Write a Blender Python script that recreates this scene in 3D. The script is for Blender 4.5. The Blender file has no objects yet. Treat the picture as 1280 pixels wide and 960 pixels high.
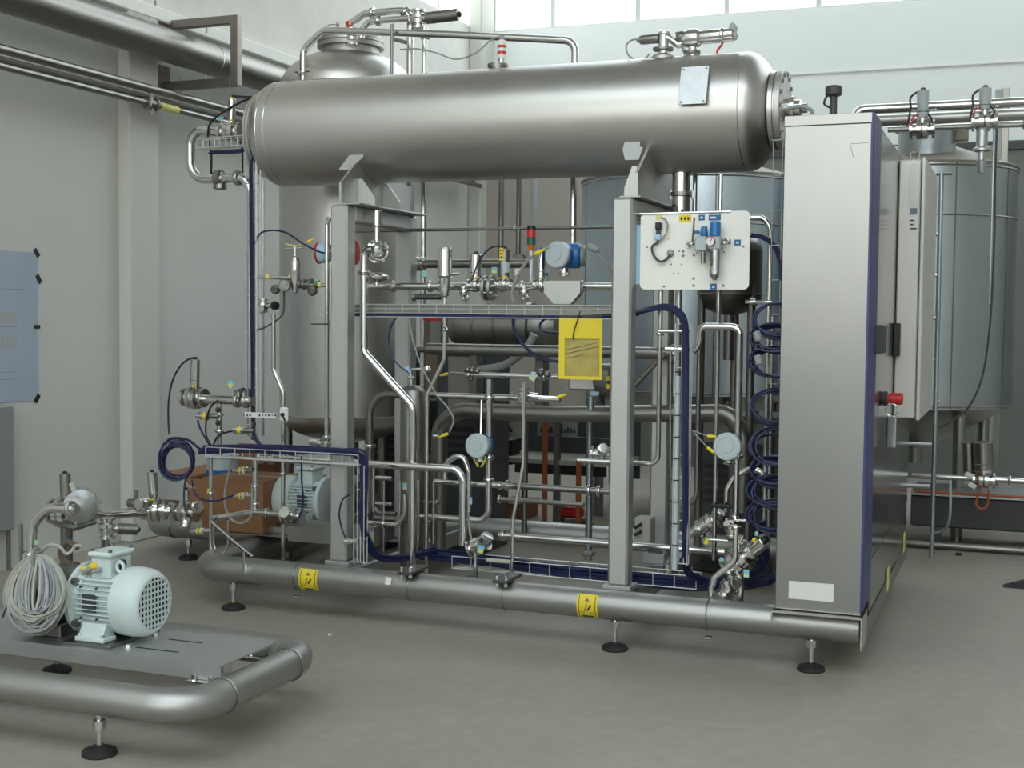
import bpy, bmesh, math, random
from mathutils import Vector, Matrix
random.seed(7)
sc = bpy.context.scene
COL = sc.collection

# ------------------------------------------------------------------ camera
FPX, PITCH, YAW, ROLL, CAMH = 1624.0, 0.05207, -0.37157, 0.009523, 1.5
_cy, _sy, _cp, _sp, _cr, _sr = math.cos(YAW), math.sin(YAW), math.cos(PITCH), math.sin(PITCH), math.cos(ROLL), math.sin(ROLL)
_fw, _rt, _up = Vector((_sy, _cy, 0)), Vector((_cy, -_sy, 0)), Vector((0, 0, 1))
CF = _fw*_cp - _up*_sp
_u2 = _up*_cp + _fw*_sp
CR = _rt*_cr + _u2*_sr
CU = _u2*_cr - _rt*_sr
CO = Vector((0, 0, CAMH))
cam_d = bpy.data.cameras.new('camera')
cam_d.sensor_width = 36.0
cam_d.lens = 36.0*FPX/1280.0
cam_d.clip_end = 100
cam = bpy.data.objects.new('camera', cam_d)
COL.objects.link(cam)
cam.matrix_world = Matrix(((CR.x, CU.x, -CF.x, CO.x), (CR.y, CU.y, -CF.y, CO.y), (CR.z, CU.z, -CF.z, CO.z), (0, 0, 0, 1)))
sc.camera = cam

# ------------------------------------------------------------------ light
SKY = 1.45
w = bpy.data.worlds.new('overcast_sky')
sc.world = w
w.use_nodes = True
_bg = w.node_tree.nodes['Background']
_wn = w.node_tree
_tc = _wn.nodes.new('ShaderNodeTexCoord'); _sx = _wn.nodes.new('ShaderNodeSeparateXYZ'); _rp = _wn.nodes.new('ShaderNodeValToRGB')
_wn.links.new(_tc.outputs['Generated'], _sx.inputs[0]); _wn.links.new(_sx.outputs['Z'], _rp.inputs['Fac']); _wn.links.new(_rp.outputs['Color'], _bg.inputs[0])
_rp.color_ramp.elements[0].position = 0.05; _rp.color_ramp.elements[0].color = (1.0, 0.975, 0.93, 1)
_rp.color_ramp.elements[1].position = 0.75; _rp.color_ramp.elements[1].color = (0.84, 0.93, 1.0, 1)
_bg.inputs[1].default_value = SKY
sc.view_settings.view_transform = 'Standard'
sc.view_settings.look = 'None'
sc.view_settings.gamma = 1.0
sc.view_settings.use_curve_mapping = False
sc.view_settings.exposure = 1.50
ROOM = dict(x0=-5.45, x1=5.5, y0=-6.0, y1=13.0, z1=7.4)
SKYL = (-4.9, 4.9, -3.4, 1.6)               # roof light opening x0,x1,y0,y1
FRONTW = (-5.1, 5.2, 2.0, 6.9)              # glazed front behind the camera x0,x1,z0,z1
BACKZ = (4.52, 7.0)                        # window band in the far wall

def portal(name, loc, rot, sx, sy):
    l = bpy.data.lights.new(name, 'AREA')
    l.shape = 'RECTANGLE'
    l.size, l.size_y = sx, sy
    l.cycles.is_portal = True
    o = bpy.data.objects.new(name, l)
    COL.objects.link(o)
    o.location = loc
    o.rotation_euler = rot
    return o
portal('roof_light_portal', ((SKYL[0]+SKYL[1])/2, (SKYL[2]+SKYL[3])/2, ROOM['z1']+0.02), (0, 0, 0), SKYL[1]-SKYL[0], SKYL[3]-SKYL[2])
SKYB = (-4.9, 4.5, 10.2, 12.3)             # unseen second roof opening, added to brighten the far wall
portal('added_rear_opening_portal', ((SKYB[0]+SKYB[1])/2, (SKYB[2]+SKYB[3])/2, ROOM['z1']+0.02), (0, 0, 0), SKYB[1]-SKYB[0], SKYB[3]-SKYB[2])
portal('front_window_portal', ((FRONTW[0]+FRONTW[1])/2, ROOM['y0']-0.12, (FRONTW[2]+FRONTW[3])/2), (math.radians(90), 0, math.radians(180)), FRONTW[1]-FRONTW[0], FRONTW[3]-FRONTW[2])
portal('back_window_portal', (0.0, ROOM['y1']+0.12, (BACKZ[0]+BACKZ[1])/2), (math.radians(90), 0, 0), 10.8, BACKZ[1]-BACKZ[0])

# ------------------------------------------------------------------ pixel -> place
def ray(px, py):
    return CR*(px-640.0) - CU*(py-480.0) + CF*FPX
def PY(px, py, y):
    d = ray(px, py); return CO + d*(y/d.y)
def PX(px, py, x):
    d = ray(px, py); return CO + d*(x/d.x)
def PZ(px, py, z):
    d = ray(px, py); return CO + d*((z-CAMH)/d.z)
def mpp(p):
    return (Vector(p)-CO).dot(CF)/FPX

# ------------------------------------------------------------------ materials
MAT = {}
def mat(name, col, metal=0.0, rough=0.5, var=0.0, scale=8.0, stretch=(1, 1, 1), rvar=0.0, bump=0.0, bscale=200.0, spec=0.5, coat=0.0):
    m = bpy.data.materials.new(name)
    m.use_nodes = True
    nt = m.node_tree
    b = nt.nodes['Principled BSDF']
    b.inputs['Base Color'].default_value = (*col, 1)
    b.inputs['Metallic'].default_value = metal
    b.inputs['Roughness'].default_value = rough
    b.inputs['Specular IOR Level'].default_value = spec
    if coat:
        b.inputs['Coat Weight'].default_value = coat
    if var or rvar or bump:
        tc = nt.nodes.new('ShaderNodeTexCoord')
        mp = nt.nodes.new('ShaderNodeMapping')
        mp.inputs['Scale'].default_value = stretch
        nt.links.new(tc.outputs['Object'], mp.inputs['Vector'])
        nz = nt.nodes.new('ShaderNodeTexNoise')
        nz.inputs['Scale'].default_value = scale
        nz.inputs['Detail'].default_value = 5
        nz.inputs['Roughness'].default_value = 0.6
        nt.links.new(mp.outputs['Vector'], nz.inputs['Vector'])
        if var:
            mr = nt.nodes.new('ShaderNodeMapRange')
            mr.inputs['From Min'].default_value = 0.25
            mr.inputs['From Max'].default_value = 0.75
            mr.inputs['To Min'].default_value = 1-var
            mr.inputs['To Max'].default_value = 1+var
            nt.links.new(nz.outputs['Fac'], mr.inputs['Value'])
            mx = nt.nodes.new('ShaderNodeMix')
            mx.data_type = 'RGBA'; mx.blend_type = 'MULTIPLY'
            mx.inputs['Factor'].default_value = 1
            mx.inputs['A'].default_value = (*col, 1)
            nt.links.new(mr.outputs['Result'], mx.inputs['B'])
            nt.links.new(mx.outputs['Result'], b.inputs['Base Color'])
        if rvar:
            mr2 = nt.nodes.new('ShaderNodeMapRange')
            mr2.inputs['From Min'].default_value = 0.25
            mr2.inputs['From Max'].default_value = 0.75
            mr2.inputs['To Min'].default_value = rough-rvar
            mr2.inputs['To Max'].default_value = rough+rvar
            nt.links.new(nz.outputs['Fac'], mr2.inputs['Value'])
            nt.links.new(mr2.outputs['Result'], b.inputs['Roughness'])
        if bump:
            n2 = nt.nodes.new('ShaderNodeTexNoise')
            n2.inputs['Scale'].default_value = bscale
            n2.inputs['Detail'].default_value = 3
            nt.links.new(mp.outputs['Vector'], n2.inputs['Vector'])
            bp = nt.nodes.new('ShaderNodeBump')
            bp.inputs['Strength'].default_value = bump
            bp.inputs['Distance'].default_value = 0.002
            nt.links.new(n2.outputs['Fac'], bp.inputs['Height'])
            nt.links.new(bp.outputs['Normal'], b.inputs['Normal'])
    MAT[name] = m
    return m

mat('blasted_steel', (0.44, 0.43, 0.415), 1.0, 0.42, var=0.05, scale=3, rvar=0.05, bump=0.12, bscale=400)
mat('base_pipe_steel', (0.42, 0.415, 0.40), 1.0, 0.45, var=0.06, scale=4, rvar=0.05, bump=0.1, bscale=300)
mat('vessel_steel', (0.58, 0.565, 0.54), 1.0, 0.36, var=0.035, scale=2.0, rvar=0.04, bump=0.08, bscale=500)
mat('polished_steel', (0.66, 0.65, 0.63), 1.0, 0.17, var=0.03, scale=10, rvar=0.03)
mat('bright_steel', (0.74, 0.735, 0.72), 1.0, 0.10)
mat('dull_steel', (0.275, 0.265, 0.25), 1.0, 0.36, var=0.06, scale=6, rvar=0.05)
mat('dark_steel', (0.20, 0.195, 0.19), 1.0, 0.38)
mat('post_steel', (0.56, 0.555, 0.54), 1.0, 0.52, var=0.03, scale=5, bump=0.05, bscale=400)
mat('cabinet_steel', (0.345, 0.34, 0.325), 1.0, 0.335, var=0.05, scale=2.5, stretch=(1, 1, 0.5))
mat('side_steel', (0.30, 0.295, 0.28), 1.0, 0.16, var=0.03, scale=4)
mat('plate_steel', (0.60, 0.61, 0.61), 1.0, 0.48, var=0.05, scale=6)
mat('sheen_tank_steel', (0.56, 0.63, 0.69), 1.0, 0.34, var=0.05, scale=2)  # tank steel with the pale blue reflection put into its colour
mat('tank_steel', (0.37, 0.41, 0.43), 1.0, 0.36, var=0.05, scale=2, rvar=0.06)
mat('galvanized', (0.52, 0.53, 0.53), 1.0, 0.40, var=0.1, scale=20)
mat('navy', (0.009, 0.013, 0.062), 0, 0.42)
mat('navy_panel', (0.045, 0.05, 0.16), 0, 0.40)
mat('blue', (0.012, 0.115, 0.30), 0, 0.35)
mat('bright_blue', (0.015, 0.16, 0.40), 0, 0.30)
mat('sky_blue', (0.42, 0.60, 0.75), 0, 0.40)
mat('pale_grey', (0.42, 0.47, 0.49), 0, 0.38)
mat('cover_grey', (0.45, 0.50, 0.52), 0, 0.40)
mat('cable_grey', (0.28, 0.29, 0.28), 0, 0.5)
mat('cable_beige', (0.40, 0.39, 0.34), 0, 0.5)
mat('cable_blue_grey', (0.16, 0.19, 0.27), 0, 0.45)
mat('black', (0.012, 0.012, 0.013), 0, 0.45)
mat('rubber', (0.015, 0.015, 0.014), 0, 0.7)
mat('anthracite', (0.05, 0.052, 0.055), 0, 0.5)
mat('red', (0.55, 0.03, 0.02), 0, 0.35)
mat('orange', (0.75, 0.13, 0.02), 0, 0.4)
mat('dark_green', (0.01, 0.12, 0.06), 0, 0.35)
mat('yellow', (0.78, 0.60, 0.03), 0, 0.45)
mat('pale_yellow', (0.72, 0.66, 0.22), 0, 0.5)
mat('tag_green', (0.30, 0.52, 0.30), 0, 0.5)
mat('tag_cyan', (0.20, 0.55, 0.65), 0, 0.5)
mat('white_plastic', (0.74, 0.74, 0.72), 0, 0.4)
mat('panel_white', (0.86, 0.835, 0.775), 0, 0.5, var=0.02, scale=6)
mat('label_white', (0.72, 0.72, 0.68), 0, 0.55)
mat('cardboard', (0.26, 0.125, 0.06), 0, 0.8, var=0.08, scale=6)
mat('motor_paint', (0.60, 0.675, 0.665), 0, 0.33, var=0.02, scale=6)
mat('paper', (0.40, 0.45, 0.55), 0, 0.7, var=0.05, scale=5)
mat('ink', (0.03, 0.03, 0.035), 0, 0.6)
mat('pale_ink', (0.28, 0.31, 0.37), 0, 0.7)
mat('paper_beige', (0.42, 0.43, 0.40), 0, 0.7)
mat('wall_paint', (0.61, 0.605, 0.57), 0, 0.75, var=0.025, scale=0.9, bump=0.05, bscale=60)
mat('column_paint', (0.60, 0.595, 0.55), 0, 0.75, var=0.02, scale=1.5)
mat('dim_wall_paint', (0.34, 0.34, 0.32), 0, 0.75)
mat('dark_wall_tone', (0.185, 0.19, 0.178), 0, 0.7, var=0.06, scale=1.2)
mat('enclosure_paint', (0.64, 0.625, 0.58), 0.2, 0.38)
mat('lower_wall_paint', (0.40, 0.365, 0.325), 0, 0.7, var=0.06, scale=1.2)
mat('far_wall_paint', (0.84, 0.87, 0.86), 0, 0.75, var=0.02, scale=0.7)
mat('concrete', (0.74, 0.73, 0.69), 0, 0.85, var=0.10, scale=2.2, bump=0.2, bscale=30)
mat('ceiling_paint', (0.52, 0.52, 0.50), 0, 0.8)
mat('trim_white', (0.92, 0.92, 0.89), 0, 0.6)
mat('frame_white', (0.62, 0.63, 0.62), 0, 0.5)
mat('brown_paint', (0.20, 0.16, 0.12), 0.5, 0.5)
mat('tape', (0.01, 0.01, 0.012), 0, 0.5)
mat('dusty_steel', (0.30, 0.27, 0.225), 0.3, 0.65, var=0.08, scale=4)
mat('rust_orange', (0.36, 0.085, 0.03), 0, 0.6)
mat('bright_wire', (0.62, 0.63, 0.62), 0.6, 0.4)
mat('brown_steel', (0.26, 0.235, 0.21), 1.0, 0.4, var=0.1, scale=6)
mat('lcd', (0.10, 0.13, 0.12), 0, 0.2)

def floor_material():
    m = mat('floor_concrete', (0.30, 0.285, 0.245), 0, 0.5, spec=0.4)
    nt = m.node_tree; b = nt.nodes['Principled BSDF']
    tc = nt.nodes.new('ShaderNodeTexCoord')
    n1 = nt.nodes.new('ShaderNodeTexNoise'); n1.inputs['Scale'].default_value = 0.8; n1.inputs['Detail'].default_value = 7; n1.inputs['Roughness'].default_value = 0.62
    n2 = nt.nodes.new('ShaderNodeTexNoise'); n2.inputs['Scale'].default_value = 14; n2.inputs['Detail'].default_value = 4
    nt.links.new(tc.outputs['Object'], n1.inputs['Vector']); nt.links.new(tc.outputs['Object'], n2.inputs['Vector'])
    cr = nt.nodes.new('ShaderNodeValToRGB')
    cr.color_ramp.elements[0].position = 0.3; cr.color_ramp.elements[0].color = (0.285, 0.255, 0.212, 1)
    cr.color_ramp.elements[1].position = 0.7; cr.color_ramp.elements[1].color = (0.362, 0.328, 0.275, 1)
    nt.links.new(n1.outputs['Fac'], cr.inputs['Fac'])
    mr = nt.nodes.new('ShaderNodeMapRange'); mr.inputs['From Min'].default_value = 0.3; mr.inputs['From Max'].default_value = 0.7
    mr.inputs['To Min'].default_value = 0.94; mr.inputs['To Max'].default_value = 1.06
    nt.links.new(n2.outputs['Fac'], mr.inputs['Value'])
    mx = nt.nodes.new('ShaderNodeMix'); mx.data_type = 'RGBA'; mx.blend_type = 'MULTIPLY'; mx.inputs['Factor'].default_value = 1
    nt.links.new(cr.outputs['Color'], mx.inputs['A']); nt.links.new(mr.outputs['Result'], mx.inputs['B'])
    nt.links.new(mx.outputs['Result'], b.inputs['Base Color'])
    mr2 = nt.nodes.new('ShaderNodeMapRange'); mr2.inputs['To Min'].default_value = 0.35; mr2.inputs['To Max'].default_value = 0.6
    nt.links.new(n1.outputs['Fac'], mr2.inputs['Value']); nt.links.new(mr2.outputs['Result'], b.inputs['Roughness'])
floor_material()

def clear_material(name, tint, gloss):
    m = bpy.data.materials.new(name); m.use_nodes = True
    nt = m.node_tree; nt.nodes.clear()
    o = nt.nodes.new('ShaderNodeOutputMaterial'); t = nt.nodes.new('ShaderNodeBsdfTransparent'); g = nt.nodes.new('ShaderNodeBsdfGlossy'); x = nt.nodes.new('ShaderNodeMixShader')
    t.inputs[0].default_value = (*tint, 1); g.inputs['Roughness'].default_value = 0.08; x.inputs[0].default_value = gloss
    nt.links.new(t.outputs[0], x.inputs[1]); nt.links.new(g.outputs[0], x.inputs[2]); nt.links.new(x.outputs[0], o.inputs['Surface'])
    MAT[name] = m
clear_material('window_glass', (0.93, 0.96, 0.96), 0.05)
clear_material('clear_film', (0.95, 0.93, 0.82), 0.07)

# ------------------------------------------------------------------ mesh building
WLOC = {}
def V(*a): return Vector(a)
def frame_of(ax):
    ax = Vector(ax).normalized()
    h = Vector((0, 0, 1)) if abs(ax.z) < 0.9 else Vector((1, 0, 0))
    u = h.cross(ax).normalized()
    return u, ax.cross(u).normalized(), ax
def basis(o, ax, up=(0, 0, 1)):
    """local z along ax, local y towards up"""
    z = Vector(ax).normalized(); u = Vector(up)
    x = u.cross(z)
    if x.length < 1e-5: x = Vector((1, 0, 0))
    x.normalize(); y = z.cross(x)
    return Matrix(((x.x, y.x, z.x, o[0]), (x.y, y.y, z.y, o[1]), (x.z, y.z, z.z, o[2]), (0, 0, 0, 1)))

def fillet(pts, bend):
    pts = [Vector(p) for p in pts]
    if len(pts) < 3 or not bend: return pts
    out = [pts[0]]
    for i in range(1, len(pts)-1):
        a, b, c = pts[i-1], pts[i], pts[i+1]
        d1, d2 = (a-b), (c-b)
        l1, l2 = d1.length, d2.length
        if l1 < 1e-6 or l2 < 1e-6: continue
        d1 /= l1; d2 /= l2
        ang = d1.angle(d2)
        if ang > math.pi-0.06:
            out.append(b); continue
        half = ang/2
        t = min(bend/math.tan(half), 0.48*l1, 0.48*l2)
        R = t*math.tan(half)
        cen = b + (d1+d2).normalized()*(R/math.sin(half))
        p1, p2 = b+d1*t, b+d2*t
        turn = math.pi-ang
        n = max(3, int(turn/math.radians(15)))
        v1, v2 = p1-cen, p2-cen
        for k in range(n+1):
            s = k/n
            w1 = math.sin((1-s)*turn)/math.sin(turn); w2 = math.sin(s*turn)/math.sin(turn)
            out.append(cen+v1*w1+v2*w2)
    out.append(pts[-1])
    return out

def curve(pts, n=6):
    """Catmull-Rom through points, for hanging cables"""
    pts = [Vector(p) for p in pts]
    q = [pts[0]*2-pts[1]]+pts+[pts[-1]*2-pts[-2]]
    out = []
    for i in range(1, len(q)-2):
        p0, p1, p2, p3 = q[i-1], q[i], q[i+1], q[i+2]
        for k in range(n):
            t = k/n
            out.append(0.5*((2*p1)+(p2-p0)*t+(2*p0-5*p1+4*p2-p3)*t*t+(3*p1-p0-3*p2+p3)*t**3))
    out.append(pts[-1])
    return out

class MB:
    def __init__(s, M=None):
        s.v, s.f, s.M = [], [], M
    def add(s, vs, fs):
        b = len(s.v)
        if s.M is not None: s.v += [s.M @ Vector(q) for q in vs]
        else: s.v += [Vector(q) for q in vs]
        s.f += [tuple(i+b for i in q) for q in fs]
        return s
    def box(s, c, d, bev=0.0, R=None):
        c = Vector(c); h = [max(q/2, 1e-5) for q in d]
        bev = min(bev, 0.45*min(d))
        if bev <= 0:
            vs = [(x*h[0], y*h[1], z*h[2]) for x in (-1, 1) for y in (-1, 1) for z in (-1, 1)]
            fs = [(0, 1, 3, 2), (4, 6, 7, 5), (0, 4, 5, 1), (2, 3, 7, 6), (0, 2, 6, 4), (1, 5, 7, 3)]
        else:
            vs = []; ix = {}
            for x in (-1, 1):
                for y in (-1, 1):
                    for z in (-1, 1):
                        for a in range(3):
                            q = [x*(h[0]-bev), y*(h[1]-bev), z*(h[2]-bev)]
                            q[a] = (x, y, z)[a]*h[a]
                            ix[(x, y, z, a)] = len(vs); vs.append(tuple(q))
            fs = []
            for a in range(3):
                b2, c2 = (a+1) % 3, (a+2) % 3
                for sg in (-1, 1):
                    q = []
                    for (u, w_) in ((-1, -1), (1, -1), (1, 1), (-1, 1)):
                        k = [0, 0, 0]; k[a] = sg; k[b2] = u; k[c2] = w_
                        q.append(ix[(*k, a)])
                    fs.append(tuple(q if sg > 0 else q[::-1]))
                for u in (-1, 1):
                    for w_ in (-1, 1):
                        k0 = [0, 0, 0]; k1 = [0, 0, 0]
                        k0[a], k1[a] = -1, 1; k0[b2] = k1[b2] = u; k0[c2] = k1[c2] = w_
                        fs.append((ix[(*k0, b2)], ix[(*k1, b2)], ix[(*k1, c2)], ix[(*k0, c2)]))
            for x in (-1, 1):
                for y in (-1, 1):
                    for z in (-1, 1):
                        fs.append((ix[(x, y, z, 0)], ix[(x, y, z, 1)], ix[(x, y, z, 2)]))
        if R is not None: vs = [R @ Vector(q) for q in vs]
        return s.add([Vector(q)+c for q in vs], fs)
    def span(s, a, b, bev=0.0):
        a, b = Vector(a), Vector(b)
        return s.box((a+b)/2, [abs(q) for q in (b-a)], bev)
    def tube(s, pts, r, n=12, bend=0.0, closed=False, caps=True):
        P = fillet(pts, bend) if not closed else [Vector(q) for q in pts]
        Q = [P[0]]
        for q in P[1:]:
            if (q-Q[-1]).length > 1e-5: Q.append(q)
        P = Q; m = len(P)
        if m < 2: return s
        T = []
        for i in range(m):
            if closed: t = P[(i+1) % m]-P[i-1]
            elif i == 0: t = P[1]-P[0]
            elif i == m-1: t = P[-1]-P[-2]
            else: t = (P[i+1]-P[i]).normalized()+(P[i]-P[i-1]).normalized()
            T.append(t.normalized() if t.length > 1e-9 else T[-1])
        u, v_, _ = frame_of(T[0])
        vs = []
        for i in range(m):
            if i:
                u = u-T[i]*u.dot(T[i])
                if u.length < 1e-6: u = frame_of(T[i])[0]
                u.normalize()
            w_ = T[i].cross(u)
            rr = r[i] if isinstance(r, (list, tuple)) else r
            for k in range(n):
                a = 2*math.pi*k/n
                vs.append(P[i]+u*(rr*math.cos(a))+w_*(rr*math.sin(a)))
        fs = []
        for i in range(m if closed else m-1):
            j = (i+1) % m
            for k in range(n):
                k2 = (k+1) % n
                fs.append((i*n+k, i*n+k2, j*n+k2, j*n+k))
        if caps and not closed:
            fs.append(tuple(range(n-1, -1, -1))); fs.append(tuple((m-1)*n+k for k in range(n)))
        return s.add(vs, fs)
    def lathe(s, prof, o=(0, 0, 0), ax=(0, 0, 1), n=24, a0=0.0, a1=None):
        u, v_, t = frame_of(ax); o = Vector(o)
        full = a1 is None
        k_n = n if full else n+1
        vs, fs, rows = [], [], []
        for (r, h) in prof:
            if r < 1e-6 and full:
                rows.append([len(vs)]); vs.append(o+t*h)
            else:
                row = []
                for k in range(k_n):
                    a = (2*math.pi*k/n) if full else a0+(a1-a0)*k/n
                    row.append(len(vs)); vs.append(o+t*h+u*(r*math.cos(a))+v_*(r*math.sin(a)))
                rows.append(row)
        for i in range(len(rows)-1):
            A, B = rows[i], rows[i+1]
            for k in range(n):
                k2 = (k+1) % n if full else k+1
                if len(A) == 1 and len(B) == 1: continue
                if len(A) == 1: fs.append((A[0], B[k2], B[k]))
                elif len(B) == 1: fs.append((A[k], A[k2], B[0]))
                else: fs.append((A[k], A[k2], B[k2], B[k]))
        if full:
            if len(rows[0]) > 1: fs.append(tuple(rows[0][::-1]))
            if len(rows[-1]) > 1: fs.append(tuple(rows[-1]))
        return s.add(vs, fs)
    def cyl(s, a, b, r, n=16, r2=None):
        a, b = Vector(a), Vector(b)
        return s.lathe([(r, 0), (r if r2 is None else r2, (b-a).length)], a, b-a, n)
    def ring(s, o, ax, R, r, n=24, m=8, a0=0.0, a1=None):
        u, v_, t = frame_of(ax); o = Vector(o)
        if a1 is None:
            return s.tube([o+u*(R*math.cos(2*math.pi*k/n))+v_*(R*math.sin(2*math.pi*k/n)) for k in range(n)], r, m, closed=True)
        return s.tube([o+u*(R*math.cos(a0+(a1-a0)*k/n))+v_*(R*math.sin(a0+(a1-a0)*k/n)) for k in range(n+1)], r, m)
    def prism(s, poly, vec):
        n = len(poly); vec = Vector(vec)
        vs = [Vector(q) for q in poly]+[Vector(q)+vec for q in poly]
        fs = [tuple(range(n-1, -1, -1)), tuple(range(n, 2*n))]+[(k, (k+1) % n, n+(k+1) % n, n+k) for k in range(n)]
        return s.add(vs, fs)
    def ball(s, o, r, n=12, sq=(1, 1, 1)):
        prof = [(r*math.sin(math.pi*i/8), -r*math.cos(math.pi*i/8)) for i in range(9)]
        b0 = len(s.v); s.lathe(prof, (0, 0, 0), (0, 0, 1), n)
        return s
    def build(s, name, m, parent=None, label=None, cat=None, group=None, kind=None, smooth=True, angle=31):
        me = bpy.data.meshes.new(name)
        if parent is not None: off = WLOC[parent.name]
        else:
            xs = [q.x for q in s.v]; ys = [q.y for q in s.v]; zs = [q.z for q in s.v]
            off = Vector(((min(xs)+max(xs))/2, (min(ys)+max(ys))/2, min(zs)))
        me.from_pydata([q-off for q in s.v], [], s.f)
        me.materials.append(MAT[m])
        if smooth:
            me.polygons.foreach_set('use_smooth', [True]*len(me.polygons))
            me.set_sharp_from_angle(angle=math.radians(angle))
        o = bpy.data.objects.new(name, me)
        COL.objects.link(o)
        if parent is None: o.location = off
        else: o.parent = parent
        WLOC[o.name] = off
        tag(o, label, cat, group, kind)
        return o

def tag(o, label=None, cat=None, group=None, kind=None):
    if label: o['label'] = label
    if cat: o['category'] = cat
    if group: o['group'] = group
    if kind: o['kind'] = kind
    return o
def thing(name, label, cat, loc, group=None):
    o = bpy.data.objects.new(name, None)
    o.empty_display_size = 0.05
    COL.objects.link(o)
    o.location = loc
    WLOC[o.name] = Vector(loc)
    return tag(o, label, cat, group)
def structure(name, mb, m, parent=None, **k):
    return mb.build(name, m, parent, kind='structure' if parent is None else None, **k)
def again(src, name, off, parent):
    """another part with the same mesh, moved by off"""
    o = bpy.data.objects.new(name, src.data)
    COL.objects.link(o); o.parent = parent
    o.location = Vector(off)
    WLOC[o.name] = WLOC[parent.name]
    return o

# ------------------------------------------------------------------ the room
R_ = ROOM
x0, x1, y0, y1, z1 = R_['x0'], R_['x1'], R_['y0'], R_['y1'], R_['z1']
structure('floor', MB().span((x0-0.2, y0-0.2, -0.15), (x1+0.2, y1+0.2, 0)), 'floor_concrete')
LW = (10.35, 12.75)     # windows high in the left wall near the far corner
mb = MB()
mb.span((x0-0.2, y0, 0), (x0, y1+0.2, 3.45))
structure('wall_left', mb, 'wall_paint')
mb = MB()
mb.span((x0-0.2, y0, 3.45), (x0, LW[0], z1))
mb.span((x0-0.2, LW[0], 3.45), (x0, LW[1], BACKZ[0]))
mb.span((x0-0.2, LW[0], BACKZ[1]), (x0, LW[1], z1))
mb.span((x0-0.2, LW[1], 3.45), (x0, y1+0.2, z1))
structure('wall_left_upper', mb, 'concrete')
mb = MB()
mb.span((x0, y1, 0), (x1, y1+0.2, BACKZ[0])); mb.span((x0, y1, BACKZ[1]), (x1, y1+0.2, z1))
mb.span((x0, y1, BACKZ[0]), (x0+0.12, y1+0.2, BACKZ[1]))
structure('wall_back', mb, 'far_wall_paint')
structure('wall_right', MB().span((x1, y0, 0), (x1+0.2, y1+0.2, z1)), 'wall_paint')
mb = MB()
mb.span((x0, y0-0.2, 0), (x1, y0, FRONTW[2])); mb.span((x0, y0-0.2, FRONTW[3]), (x1, y0, z1))
mb.span((x0, y0-0.2, FRONTW[2]), (FRONTW[0], y0, FRONTW[3])); mb.span((FRONTW[1], y0-0.2, FRONTW[2]), (x1, y0, FRONTW[3]))
structure('wall_front', mb, 'dim_wall_paint')
mb = MB()
sx0, sx1, sy0, sy1 = SKYL
bx_0, bx_1, by_0, by_1 = SKYB
mb.span((x0-0.2, y0-0.2, z1), (x1+0.2, sy0, z1+0.15)); mb.span((x0-0.2, sy1, z1), (x1+0.2, by_0, z1+0.15)); mb.span((x0-0.2, by_1, z1), (x1+0.2, y1+0.2, z1+0.15))
mb.span((x0-0.2, by_0, z1), (bx_0, by_1, z1+0.15)); mb.span((bx_1, by_0, z1), (x1+0.2, by_1, z1+0.15))
mb.span((x0-0.2, sy0, z1), (sx0, sy1, z1+0.15)); mb.span((sx1, sy0, z1), (x1+0.2, sy1, z1+0.15))
structure('ceiling', mb, 'ceiling_paint')
WN = [0]
def window(lo, hi, axis, fr=0.025):
    """a window pane with its frame: lo/hi are opposite corners of the opening, axis is the wall normal"""
    WN[0] += 1
    lo, hi = Vector(lo), Vector(hi)
    r = thing('window_%d' % WN[0], None, None, ((lo+hi)/2)[:2]+(lo.z,)); r['kind'] = 'structure'
    m = MB(); i, j = [k for k in range(3) if k != axis]
    for k, l in ((i, j), (j, i)):
        for e in (0, 1):
            a, b = lo.copy(), hi.copy()
            if e == 0: b[k] = lo[k]+fr
            else: a[k] = hi[k]-fr
            if k == j: a[i] += fr; b[i] -= fr
            m.span(a, b)
    m.build('window_frame', 'frame_white', r, smooth=False)
    a, b = lo.copy(), hi.copy(); mid = (lo[axis]+hi[axis])/2
    a[axis], b[axis] = mid-0.004, mid+0.004
    for k in (i, j): a[k] += fr; b[k] -= fr
    MB().span(a, b).build('pane', 'window_glass', r, smooth=False)
edges = [x0+0.12]+[PY(px, 30, y1).x for px in (689.5, 796, 907, 1022, 1148)]
while edges[-1] < x1-1.4: edges.append(edges[-1]+0.92)
edges.append(x1)
for a, b in zip(edges[:-1], edges[1:]):
    window((a, y1+0.03, BACKZ[0]), (b, y1+0.13, BACKZ[1]), 1)
for k in range(3):
    d = (LW[1]-LW[0])/3
    window((x0-0.13, LW[0]+k*d, BACKZ[0]), (x0-0.03, LW[0]+(k+1)*d, BACKZ[1]), 0)
for k in range(7):
    d = (FRONTW[1]-FRONTW[0])/7
    window((FRONTW[0]+k*d, y0-0.13, FRONTW[2]), (FRONTW[0]+(k+1)*d, y0-0.03, FRONTW[3]), 1)
for k in range(6):
    d = (sx1-sx0)/6
    window((sx0+k*d, sy0, z1+0.02), (sx0+(k+1)*d, sy1, z1+0.10), 2)
for k in range(6):  # panes of the added rear roof opening
    d = (bx_1-bx_0)/6
    window((bx_0+k*d, by_0, z1+0.02), (bx_0+(k+1)*d, by_1, z1+0.10), 2)
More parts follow.
